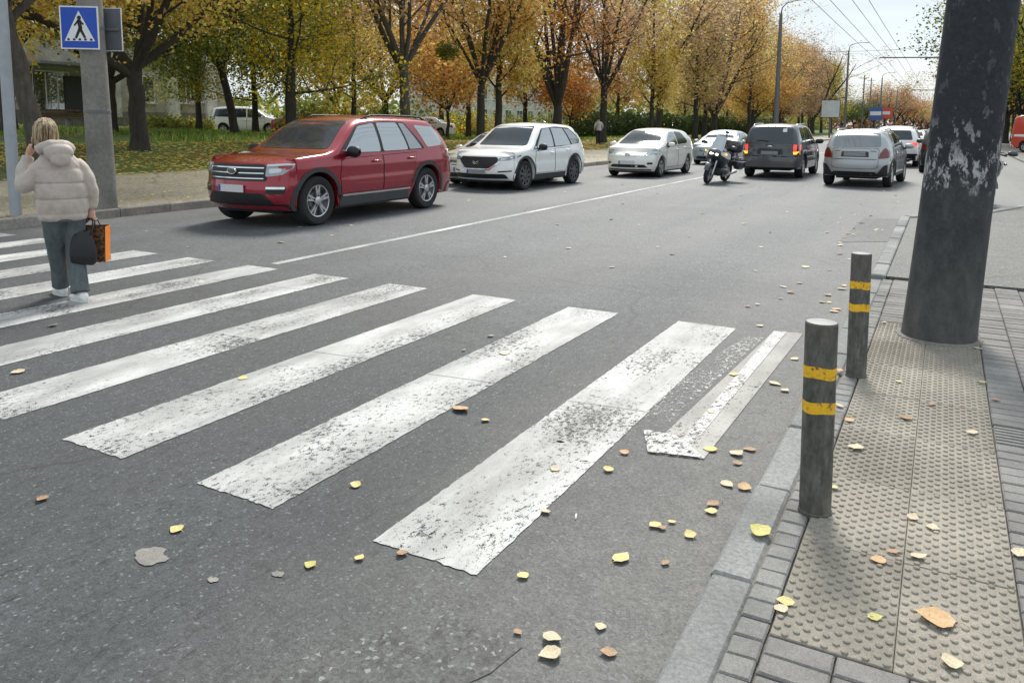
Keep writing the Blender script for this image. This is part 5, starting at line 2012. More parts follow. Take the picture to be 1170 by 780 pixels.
for ax in ('left', 'right'):
    c.door([(-0.18, 0.30), (0.92, 0.30), (0.97, 0.60), (0.92, 0.92), (-0.18, 0.97)], (-0.02, 0.86), ax)
    c.door([(-0.92, 0.50), (-0.82, 0.30), (-0.2, 0.30), (-0.2, 0.97), (-1.1, 1.0)], (-0.92, 0.91), ax)
c.both('front_window', [(1.02, 0.985), (0.30, 1.40), (-0.14, 1.43), (-0.14, 1.0)], 0.006, M['glass_side'], rnd_=0.05)
c.both('rear_window', [(-0.22, 1.01), (-0.22, 1.43), (-0.85, 1.41), (-1.25, 1.12), (-1.15, 1.04)], 0.006, M['glass_dark'], rnd_=0.05)
c.skin('windscreen', 'front', [(-0.70, 1.03), (0.70, 1.03), (0.52, 1.45), (-0.52, 1.45)], 0.005, M['glass_dark'], rnd_=0.06)
c.skin('charge_flap', 'front', [(-0.30, 0.64), (0.30, 0.64), (0.25, 0.76), (-0.25, 0.76)], 0.006, plain('flap_blue', (0.42, 0.50, 0.56), 0.3), rnd_=0.05)
c.oval('front', 0, 0.70, 0.085, 0.06, M['alloy'], off=0.015, ringw=0.008)
c.mir('headlight', 'front', [(0.46, 0.70), (0.60, 0.66), (0.72, 0.82), (0.62, 0.88)], 0.012, M['lens_clear'], rnd_=0.05)
for ax in ('left', 'right'):
    c.skin('headlight_side', ax, [(1.38, 0.93), (1.75, 0.74), (1.83, 0.75), (1.55, 0.93)], 0.010, M['lens_clear'], rnd_=0.04)
c.skin('lower_intake', 'front', [(-0.62, 0.32), (0.62, 0.32), (0.52, 0.41), (-0.52, 0.41)], 0.008, M['black'], rnd_=0.03)
c.skin('bumper_lip', 'front', [(-0.7, 0.235), (0.7, 0.235), (0.7, 0.27), (-0.7, 0.27)], 0.008, M['darkgrey'], rnd_=0.01)
c.mir('fog_light', 'front', [(0.60, 0.42), (0.74, 0.42), (0.74, 0.48), (0.60, 0.48)], 0.008, M['black'], rnd_=0.02)
c.plate('front', 0.47, M['plate'])
c.mirrors(0.86, 0.96, P_PEARL, 0.9)
c.mir('tail_light', 'rear', [(0.66, 0.85), (0.80, 0.85), (0.72, 1.25), (0.62, 1.25)], 0.008, M['lens_red'], rnd_=0.03)

# ---------- saloon shape shared by several cars, each with its own paint and spot
SED = dict(xf=2.20, xr=-2.20, W=0.89, R=0.315, wb=2.70, sill=0.19, wroof=0.58, rimf=0.66,
           top=[(-2.25, 0.98), (-1.75, 1.05), (-1.55, 1.08), (-0.95, 1.38), (-0.5, 1.45), (0.0, 1.46), (0.3, 1.40), (1.15, 0.99), (1.3, 0.96), (1.8, 0.89), (2.25, 0.76)],
           belt=[(-2.25, 0.95), (-1.0, 0.97), (0.9, 0.90), (1.3, 0.88), (2.25, 0.70)],
           front=[(0.15, 0.10), (0.25, 0.03), (0.4, 0.0), (0.6, 0.02), (0.75, 0.10), (0.9, 0.2)],
           rear=[(0.15, 0.10), (0.3, 0.0), (0.7, 0.0), (0.9, 0.06), (1.05, 0.12)], fa=0.3, ra=0.22)


def saloon(label, paint, loc, head, on=False, group=None, rim='alloy'):
    root = new_car('saloon_car', label, 'car', loc, head, group)
    c = Car(SED, paint, root)
    c.wheels((5, 0.14), M[rim], 0.205)
    for ax in ('left', 'right'):
        c.door([(-0.12, 0.27), (0.92, 0.27), (0.97, 0.58), (0.92, 0.87), (-0.12, 0.93)], (0.02, 0.80), ax)
        c.door([(-0.92, 0.48), (-0.82, 0.27), (-0.14, 0.27), (-0.14, 0.93), (-1.05, 0.95)], (-0.88, 0.84), ax)
    c.both('front_window', [(0.92, 0.935), (0.26, 1.31), (-0.08, 1.34), (-0.08, 0.95)], 0.006, M['glass_pale'], rnd_=0.05)
    c.both('rear_window', [(-0.16, 0.955), (-0.16, 1.34), (-0.62, 1.33), (-1.12, 1.05), (-1.10, 0.99)], 0.006, M['glass_pale'], rnd_=0.05)
    c.skin('windscreen', 'front', [(-0.68, 0.99), (0.68, 0.99), (0.50, 1.37), (-0.50, 1.37)], 0.005, M['glass_dark'], rnd_=0.06)
    c.skin('back_window', 'rear', [(-0.62, 1.06), (0.62, 1.06), (0.48, 1.36), (-0.48, 1.36)], 0.005, M['glass_dark'], rnd_=0.06)
    g_ = c.skin('grille', 'front', [(-0.40, 0.56), (0.40, 0.56), (0.46, 0.68), (-0.46, 0.68)], 0.008, M['black'], rnd_=0.03)
    for z in (0.59, 0.625, 0.66):
        c.skin('grille_bar', 'front', [(-0.40, z - 0.007), (0.40, z - 0.007), (0.40, z + 0.007), (-0.40, z + 0.007)], 0.016, M['chrome'], parent=g_, res=0.12)
    c.mir('headlight', 'front', [(0.50, 0.58), (0.74, 0.62), (0.78, 0.72), (0.52, 0.70)], 0.008, M['head_on'] if on else M['lens_clear'], rnd_=0.03)
    c.skin('lower_intake', 'front', [(-0.60, 0.25), (0.60, 0.25), (0.55, 0.36), (-0.55, 0.36)], 0.008, M['black'], rnd_=0.03)
    c.plate('front', 0.45, M['plate'])
    c.plate('rear', 0.62, M['plate'])
    c.mir('tail_light', 'rear', [(0.46, 0.70), (0.80, 0.70), (0.80, 0.86), (0.50, 0.84)], 0.008, M['lens_red'], rnd_=0.03)
    c.mirrors(0.78, 0.91, paint, 0.85)
    return root


saloon('silver beige saloon between the red SUV and the white SUV, nearer the kerb', P_SILVER2, (-11.0, 19.6, 0), FACE + 0.0)
saloon('blue grey saloon behind the pearl white hatchback and the motorcycle', P_BLUEGREY, (-8.55, 35.0, 0), FACE - 0.03)
Yr = YX(352, -35)
saloon('red car parked on the far side of the lawn', paint_mat('paint_far_red', (0.45, 0.02, 0.03), 0.0), (-35, Yr, terr(-35, Yr)), 0.4)
for px, X, pt, lb in ((486, -34, P_WHITE, 'white car parked behind the bare-limbed tree'), (505, -37, P_BLUEGREY, 'blue grey car parked behind the orange young tree'), (455, -38, P_BLACK, 'black car parked behind the trunk above the red SUV roof'), (612, -42, P_WHITE, 'white car parked near the white building')):
    Yc = YX(px, X)
    saloon(lb, pt, (X, Yc, terr(X, Yc)), R(200), group=None)
for k, (px, X) in enumerate(((722, -36), (742, -36), (770, -34), (700, -36))):
    Yc = YX(px, X)
    saloon(['dark car parked by the shrubs behind the golden trees', 'second dark car parked by the shrubs behind the golden trees', 'grey car parked behind the dark hedge', 'white car parked by the dark shrubs'][k], [P_BLACK, P_BLACK, P_DARK, P_WHITE][k], (X, Yc, terr(X, Yc)), AWAY + 0.3)

# ---------- dark grey SUV going away, brake lights on
S = dict(xf=2.22, xr=-2.20, W=0.93, R=0.36, wb=2.71, sill=0.30, wroof=0.70, rimf=0.6,
         top=[(-2.3, 1.62), (-2.0, 1.68), (-1.2, 1.72), (-0.3, 1.73), (0.15, 1.70), (0.35, 1.64), (1.0, 1.16), (1.15, 1.12), (1.7, 1.07), (2.25, 0.98)],
         belt=[(-2.3, 1.10), (0.9, 1.06), (2.25, 0.93)],
         front=[(0.2, 0.1), (0.45, 0.0), (0.7, 0.02), (1.0, 0.12)],
         rear=[(0.2, 0.06), (0.35, -0.03), (0.66, -0.03), (0.70, 0.02), (1.0, 0.03), (1.15, 0.07), (1.7, 0.28)], fa=0.26, ra=0.12, rlen=0.7)
root = new_car('suv', 'dark grey SUV driving away with red brake lights and a sticker on its rear window', 'car', (-4.82, 27.9, 0), AWAY - 0.01)
c = Car(S, P_DARK, root)
P_LIGHTGREY = paint_mat('paint_light_cladding', (0.085, 0.09, 0.095), 0.2, 0.5, 0.3)
c.arch(P_LIGHTGREY, 0.07, 0.010)
c.wheels((5, 0.0), M['alloy'], 0.235)
c.skin('rear_bumper', 'rear', [(-0.88, 0.36), (0.88, 0.36), (0.90, 0.66), (-0.90, 0.66)], 0.02, P_LIGHTGREY, rnd_=0.06, skirt=0.03)
c.skin('bumper_base', 'rear', [(-0.80, 0.29), (0.80, 0.29), (0.80, 0.37), (-0.80, 0.37)], 0.014, M['black'], rnd_=0.02)
c.skin('tailgate_gap', 'rear', [(-0.70, 0.68), (0.70, 0.68), (0.68, 1.10), (-0.68, 1.10)], 0.002, M['seam'], skirt=0.004)
c.skin('tailgate', 'rear', [(-0.69, 0.69), (0.69, 0.69), (0.67, 1.09), (-0.67, 1.09)], 0.004, P_DARK, skirt=0.004)
c.skin('plate_recess', 'rear', [(-0.40, 0.72), (0.40, 0.72), (0.38, 0.92), (-0.38, 0.92)], 0.006, M['darkgrey'], rnd_=0.03)
c.plate('rear', 0.80, M['plate_dark'], band=False)
c.oval('rear', 0, 1.0, 0.07, 0.035, M['chrome'], off=0.01)
c.skin('rear_window', 'rear', [(-0.70, 1.13), (0.70, 1.13), (0.61, 1.60), (-0.61, 1.60)], 0.006, M['glass_dark'], rnd_=0.06)
c.skin('sticker', 'rear', [(-0.46, 1.45), (-0.34, 1.45), (-0.34, 1.56), (-0.46, 1.56)], 0.012, M['sign_white'])
p_, _, _ = c.hit('rear', 0.1, 1.16)
MB().tube([(p_.x - 0.03, 0.06, 1.16), (p_.x + 0.0, 0.42, 1.19)], 0.012, 5).build('wiper', M['black'], root)
for a_, b_, mt, nm in ((0.84, 1.06, 'brake_on', 'brake_light'), (0.76, 0.85, 'amber_on', 'indicator'), (0.68, 0.75, 'lens_red', 'reversing_light')):
    c.mir(nm, 'rear', [(0.70, a_), (0.87, a_), (0.86, b_), (0.69, b_)], 0.010, M[mt], rnd_=0.01)
for ax in ('left', 'right'):
    c.skin('tail_light_side', ax, [(-1.98, 0.76), (-2.14, 0.76), (-2.12, 1.06), (-1.98, 1.03)], 0.008, M['lens_red'], rnd_=0.01)
    c.door([(-0.10, 0.42), (0.84, 0.42), (0.90, 0.68), (0.86, 1.02), (-0.10, 1.05)], (0.05, 0.95), ax)
    c.door([(-0.90, 0.60), (-0.78, 0.42), (-0.12, 0.42), (-0.12, 1.05), (-1.04, 1.07)], (-0.88, 0.97), ax)
c.both('side_cladding', [(-0.92, 0.30), (0.92, 0.30), (0.92, 0.52), (-0.92, 0.52)], 0.010, P_LIGHTGREY, res=0.12)
c.both('front_window', [(0.82, 1.11), (0.27, 1.57), (-0.06, 1.59), (-0.06, 1.11)], 0.006, M['glass_side'], rnd_=0.05)
c.both('rear_side_window', [(-0.14, 1.11), (-0.14, 1.59), (-0.95, 1.59), (-1.08, 1.12)], 0.006, M['glass_side'], rnd_=0.05)
c.both('quarter_window', [(-1.18, 1.13), (-1.10, 1.58), (-1.75, 1.54), (-1.92, 1.16)], 0.006, M['glass_side'], rnd_=0.05)
c.skin('windscreen', 'front', [(-0.72, 1.16), (0.72, 1.16), (0.58, 1.62), (-0.58, 1.62)], 0.005, M['glass_dark'], rnd_=0.06)
c.mirrors(0.74, 1.08, M['black'], 1.0)
c.rails(0.1, -1.7, 0.66, 1.7, M['alloy'])
MB().tube([(-2.0, 0.3, 0.33), (-2.24, 0.3, 0.33)], 0.035, 10).build('exhaust_pipe', M['alloy_dark'], root, smooth=True)

M['glass_rear'] = glass_mat('rear_glass', (0.03, 0.04, 0.045), 0.18)
# ---------- silver hatchback crossover going away
S = dict(xf=2.0, xr=-1.98, W=0.86, R=0.325, wb=2.58, sill=0.28, wroof=0.60, rimf=0.62,
         top=[(-2.05, 1.38), (-1.8, 1.46), (-1.2, 1.52), (-0.4, 1.545), (0.1, 1.52), (0.35, 1.45), (1.0, 1.06), (1.12, 1.03), (1.6, 0.98), (2.05, 0.88)],
         belt=[(-2.05, 1.05), (0.9, 0.98), (2.05, 0.82)],
         front=[(0.2, 0.1), (0.45, 0.0), (0.7, 0.02), (0.9, 0.12)],
         rear=[(0.2, 0.10), (0.36, 0.0), (0.62, -0.01), (0.75, 0.02), (0.95, 0.06), (1.05, 0.10), (1.5, 0.36)], fa=0.26, ra=0.22, rlen=0.7)
root = new_car('hatchback_car', 'silver hatchback with black bumper corners driving away beside the dark grey SUV', 'car', (-2.0, 25.3, 0), AWAY - 0.07)
root.scale = (1.05, 1.05, 1.03)
c = Car(S, P_SILVER, root)
c.arch(M['black'], 0.06, 0.010)
c.wheels((7, 0.0), M['alloy'], 0.205)
c.mir('bumper_corner', 'rear', [(0.50, 0.31), (0.80, 0.31), (0.83, 0.62), (0.70, 0.60)], 0.02, M['black'], rnd_=0.05, skirt=0.02)
c.skin('bumper_valance', 'rear', [(-0.58, 0.31), (0.58, 0.31), (0.50, 0.42), (-0.50, 0.42)], 0.018, M['black'], rnd_=0.03)
c.skin('tailgate_gap', 'rear', [(-0.56, 0.52), (-0.40, 0.49), (0.40, 0.49), (0.56, 0.52), (0.56, 1.03), (-0.56, 1.03)], 0.002, M['seam'], skirt=0.004, rnd_=0.06)
c.skin('tailgate', 'rear', [(-0.55, 0.53), (-0.395, 0.50), (0.395, 0.50), (0.55, 0.53), (0.55, 1.02), (-0.55, 1.02)], 0.004, P_SILVER, skirt=0.004, rnd_=0.06)
c.skin('tailgate_crease', 'rear', [(-0.52, 0.735), (0.52, 0.735), (0.52, 0.75), (-0.52, 0.75)], 0.0065, M['seam'])
c.skin('plate_recess', 'rear', [(-0.34, 0.80), (0.34, 0.80), (0.32, 0.945), (-0.32, 0.945)], 0.007, M['darkgrey'], rnd_=0.02)
c.plate('rear', 0.88, M['plate_dark'], band=False)
c.skin('badge', 'rear', [(-0.50, 0.945), (-0.36, 0.945), (-0.36, 0.965), (-0.50, 0.965)], 0.008, M['alloy_dark'])
c.skin('badge', 'rear', [(0.36, 0.945), (0.50, 0.945), (0.50, 0.965), (0.36, 0.965)], 0.008, M['alloy_dark'])
c.mir('tail_light', 'rear', [(0.56, 0.76), (0.78, 0.78), (0.74, 1.0), (0.68, 1.05), (0.58, 0.90)], 0.010, M['lens_red'], rnd_=0.03)
for ax in ('left', 'right'):
    c.skin('tail_light_side', ax, [(-1.55, 0.94), (-1.72, 0.80), (-1.80, 0.80), (-1.72, 1.0)], 0.008, M['lens_red'], rnd_=0.02)
    c.door([(-0.10, 0.36), (0.80, 0.36), (0.86, 0.62), (0.82, 0.95), (-0.10, 0.98)], (0.03, 0.88), ax)
    c.door([(-0.86, 0.56), (-0.74, 0.36), (-0.12, 0.36), (-0.12, 0.98), (-0.98, 1.0)], (-0.84, 0.90), ax)
c.skin('rear_window', 'rear', [(-0.60, 1.06), (0.60, 1.06), (0.53, 1.42), (-0.53, 1.42)], 0.006, M['glass_rear'], rnd_=0.06)
MB().tube([(-1.86, 0.1, 1.09), (-1.80, -0.36, 1.12)], 0.012, 5).build('wiper', M['black'], root)
c.both('front_window', [(0.80, 1.02), (0.26, 1.41), (-0.06, 1.43), (-0.06, 1.03)], 0.006, M['glass_side'], rnd_=0.05)
c.both('rear_side_window', [(-0.14, 1.03), (-0.14, 1.43), (-0.85, 1.42), (-1.12, 1.06)], 0.006, M['glass_side'], rnd_=0.05)
c.both('side_cladding', [(-0.88, 0.28), (0.88, 0.28), (0.88, 0.36), (-0.88, 0.36)], 0.008, M['black'], res=0.12)
c.skin('windscreen', 'front', [(-0.66, 1.06), (0.66, 1.06), (0.52, 1.42), (-0.52, 1.42)], 0.005, M['glass_dark'], rnd_=0.06)
c.mirrors(0.70, 0.99, P_SILVER, 0.9)
c.rails(0.1, -1.5, 0.56, 1.5, M['chrome'])
MB().tube([(-1.55, 0, 1.50), (-1.68, 0, 1.62)], 0.008, 6).build('aerial', M['black'], root)

# ---------- white SUV further ahead
def rear_suv(label, paint, loc, head, on=False):
    S = dict(xf=2.25, xr=-2.25, W=0.93, R=0.36, wb=2.72, sill=0.28, wroof=0.66, rimf=0.66,
             top=[(-2.3, 1.55), (-1.9, 1.63), (-1.2, 1.68), (-0.3, 1.70), (0.15, 1.67), (0.35, 1.60), (1.05, 1.12), (1.2, 1.08), (1.7, 1.03), (2.3, 0.92)],
             belt=[(-2.3, 1.10), (0.9, 1.03), (2.3, 0.88)], front=[(0.2, 0.1), (0.45, 0.0), (0.7, 0.02), (1.0, 0.12)],
             rear=[(0.2, 0.08), (0.36, 0.0), (0.66, 0.0), (0.8, 0.02), (1.05, 0.06), (1.2, 0.12), (1.6, 0.36)], fa=0.28, ra=0.18)
    root = new_car('suv', label, 'car', loc, head)
    c = Car(S, paint, root)
    c.arch(M['black'], 0.05, 0.01)
    c.wheels((5, 0.14), M['alloy'], 0.225)
    c.skin('rear_window', 'rear', [(-0.66, 1.12), (0.66, 1.12), (0.56, 1.50), (-0.56, 1.50)], 0.006, M['glass_dark'], rnd_=0.06)
    c.mir('tail_light', 'rear', [(0.40, 0.86), (0.84, 0.88), (0.82, 1.03), (0.42, 0.97)], 0.010, M['brake_on'] if on else M['lens_red'], rnd_=0.03)
    c.skin('rear_bumper', 'rear', [(-0.86, 0.30), (0.86, 0.30), (0.86, 0.56), (-0.86, 0.56)], 0.012, M['black'], rnd_=0.05)
    c.plate('rear', 0.72, M['plate_dark'], band=False)
    for ax in ('left', 'right'):
        c.door([(-0.10, 0.42), (0.84, 0.42), (0.90, 0.68), (0.86, 0.99), (-0.10, 1.02)], (0.05, 0.93), ax)
    c.both('front_window', [(0.84, 1.07), (0.28, 1.54), (-0.06, 1.56), (-0.06, 1.08)], 0.006, M['glass_side'], rnd_=0.05)
    c.both('rear_side_window', [(-0.14, 1.08), (-0.14, 1.56), (-0.85, 1.55), (-1.30, 1.12)], 0.006, M['glass_dark'], rnd_=0.05)
    c.skin('windscreen', 'front', [(-0.70, 1.12), (0.70, 1.12), (0.56, 1.58), (-0.56, 1.58)], 0.005, M['glass_dark'], rnd_=0.06)
    c.mir('headlight', 'front', [(0.52, 0.72), (0.80, 0.74), (0.82, 0.84), (0.54, 0.82)], 0.008, M['lens_clear'], rnd_=0.03)
    c.mirrors(0.74, 1.05, paint, 0.95)
    c.rails(0.1, -1.7, 0.62, 1.66, M['black'])
    return root


rear_suv('white SUV with red tail lights ahead of the silver hatchback', P_WHITE, (-1.85, 38.3, 0), AWAY, True)
rear_suv('black car stopped in the bay beside the leaning pole', P_BLACK, (0.12, 34.0, 0), AWAY - 0.02)
for k, (X, Y, pt, lb) in enumerate([(-2.0, 62, P_WHITE, 'small distant white car ahead of the white SUV'), (-1.5, 78, P_BLACK, 'small distant black car far along the right lane'), (-4.6, 95, P_DARK, 'distant dark car far along the street'), (-9.0, 112, P_BLACK, 'distant dark oncoming car by the pale advertising board')]):
    saloon(lb, pt, (X, Y, 0), AWAY if X > -6 else FACE)

# ---------- white minivan on the lawn's far side
S = dict(xf=2.35, xr=-2.25, W=0.92, R=0.33, wb=2.85, sill=0.22, wroof=0.68, rimf=0.62,
         top=[(-2.3, 1.62), (-2.0, 1.70), (-1.0, 1.76), (0.1, 1.74), (0.5, 1.66), (1.45, 1.10), (1.6, 1.05), (2.0, 0.96), (2.4, 0.80)],
         belt=[(-2.3, 1.05), (0.9, 1.0), (1.5, 0.97), (2.4, 0.74)], front=[(0.2, 0.1), (0.4, 0.0), (0.6, 0.03), (0.85, 0.18)],
         rear=[(0.2, 0.06), (0.4, 0.0), (0.8, 0.0), (1.1, 0.05), (1.7, 0.22)], fa=0.32, ra=0.14)
Xv = -40.0
Yv = YX(284, Xv)
root = new_car('minivan', 'white minivan parked beyond the lawn behind the leaning tree', 'van', (Xv, Yv, terr(Xv, Yv) - 0.02), R(38))
c = Car(S, P_WHITE, root)
c.wheels((5, 0.14), M['alloy'], 0.205)
c.both('front_window', [(1.20, 1.06), (0.55, 1.54), (0.10, 1.60), (0.10, 1.06)], 0.006, M['glass_side'], rnd_=0.05)
c.both('middle_window', [(0.02, 1.06), (0.02, 1.60), (-0.90, 1.61), (-0.90, 1.06)], 0.006, M['glass_dark'], rnd_=0.05)
c.both('rear_side_window', [(-0.98, 1.07), (-0.98, 1.61), (-1.85, 1.56), (-1.98, 1.10)], 0.006, M['glass_dark'], rnd_=0.05)
c.skin('windscreen', 'front', [(-0.74, 1.10), (0.74, 1.10), (0.58, 1.64), (-0.58, 1.64)], 0.005, M['glass_side'], rnd_=0.06)
c.skin('rear_window', 'rear', [(-0.66, 1.12), (0.66, 1.12), (0.58, 1.58), (-0.58, 1.58)], 0.005, M['glass_dark'], rnd_=0.06)
c.mir('tail_light', 'rear', [(0.70, 0.75), (0.85, 0.75), (0.84, 1.1), (0.70, 1.1)], 0.008, M['lens_red'], rnd_=0.03)
c.mir('headlight', 'front', [(0.50, 0.66), (0.76, 0.70), (0.74, 0.84), (0.52, 0.80)], 0.01, M['lens_clear'], rnd_=0.04)
for ax in ('left', 'right'):
    c.door([(0.06, 0.30), (1.0, 0.30), (1.18, 0.6), (1.16, 0.98), (0.06, 1.03)], (0.2, 0.9), ax)
    c.door([(-0.94, 0.32), (0.04, 0.30), (0.04, 1.03), (-0.94, 1.03)], (-0.1, 0.9), ax)
c.mirrors(1.0, 1.02, P_WHITE, 0.9)

# ---------- red retro delivery van on the right-hand pavement
S = dict(xf=2.35, xr=-2.35, W=1.0, R=0.36, wb=2.75, sill=0.30, wroof=0.84, rimf=0.6,
         top=[(-2.4, 2.30), (-2.1, 2.42), (-1.0, 2.50), (1.0, 2.48), (1.6, 2.40), (2.1, 1.75), (2.4, 1.40)],
         belt=[(-2.4, 1.30), (2.4, 1.25)], front=[(0.2, 0.08), (0.5, 0.0), (0.9, 0.0), (1.3, 0.08), (1.8, 0.2)],
         rear=[(0.2, 0.05), (0.5, 0.0), (1.2, 0.02), (2.3, 0.16)], fa=0.3, ra=0.22, zc=1.1,
         lat=[(0.2, -0.05), (0.4, -0.01), (0.9, 0.0), (1.2, -0.01), (1.4, -0.03)])
_d = ray(1152, 163)
Yb_ = 62.0
root = new_car('delivery_van', 'bright red retro van with a white waist band beyond the leaning pole', 'van', (_d[0] / _d[1] * Yb_ + 2.55, Yb_ + 0.2, 0.065), R(-20))
c = Car(S, P_VANRED, root)
c.wheels((5, 0.0), M['alloy'], 0.22)
c.both('waist_band', [(-2.2, 1.02), (2.1, 1.02), (2.1, 1.17), (-2.2, 1.17)], 0.006, M['sign_white'], res=0.15)
c.skin('waist_band', 'rear', [(-0.96, 1.02), (0.96, 1.02), (0.96, 1.17), (-0.96, 1.17)], 0.006, M['sign_white'], res=0.15)
c.both('sill_band', [(-1.0, 0.31), (1.0, 0.31), (1.0, 0.40), (-1.0, 0.40)], 0.006, M['sign_white'], res=0.15)
c.skin('rear_bumper', 'rear', [(-0.92, 0.34), (0.92, 0.34), (0.92, 0.48), (-0.92, 0.48)], 0.03, M['sign_white'], res=0.15, skirt=0.04)
c.both('side_window', [(-0.1, 1.42), (-0.1, 2.1), (0.9, 2.08), (0.9, 1.42)], 0.006, M['glass_dark'], rnd_=0.06)
c.both('cab_window', [(1.0, 1.42), (1.0, 2.08), (1.45, 2.04), (1.75, 1.42)], 0.006, M['glass_dark'], rnd_=0.06)
c.skin('rear_window', 'rear', [(-0.5, 1.5), (0.5, 1.5), (0.45, 2.0), (-0.45, 2.0)], 0.006, M['glass_dark'], rnd_=0.06)
c.skin('windscreen', 'front', [(-0.75, 1.5), (0.75, 1.5), (0.65, 2.2), (-0.65, 2.2)], 0.006, M['glass_dark'], rnd_=0.06)
c.mir('tail_light', 'rear', [(0.74, 0.7), (0.88, 0.7), (0.88, 0.95), (0.74, 0.95)], 0.01, M['lens_red'], rnd_=0.03)
c.mir('headlight', 'front', [(0.5, 0.75), (0.75, 0.75), (0.75, 0.98), (0.5, 0.98)], 0.01, M['lens_clear'], rnd_=0.08)

# ------------------------------------------------------------------ motorcycle
M['moto_white'] = paint_mat('paint_moto_white', (0.72, 0.73, 0.74), 0.0, 0.35, 0.1)
M['moto_dark'] = paint_mat('paint_moto_dark', (0.018, 0.02, 0.026), 0.0, 0.35, 0.2)
M['moto_silver'] = plain('moto_silver', (0.5, 0.5, 0.52), 0.3, 0.8)
M['moto_glass'] = glass_mat('moto_windscreen', (0.16, 0.18, 0.2), 0.35)


def blob(c, r, n=12, m=8, sq=1.0):
    """squashed ellipsoid rows"""
    rows = []
    for i in range(m + 1):
        f = -math.pi / 2 + math.pi * i / m
        row = []
        for k in range(n):
            a = 2 * math.pi * k / n
            ca, sa = math.cos(a), math.sin(a)
            ca = math.copysign(abs(ca) ** sq, ca)
            sa = math.copysign(abs(sa) ** sq, sa)
            cf = math.cos(f) ** sq if math.cos(f) > 0 else 0
            sf = math.copysign(abs(math.sin(f)) ** sq, math.sin(f))
            row.append((c[0] + r[0] * cf * ca, c[1] + r[1] * cf * sa, c[2] + r[2] * sf))
        rows.append(row)
    return rows


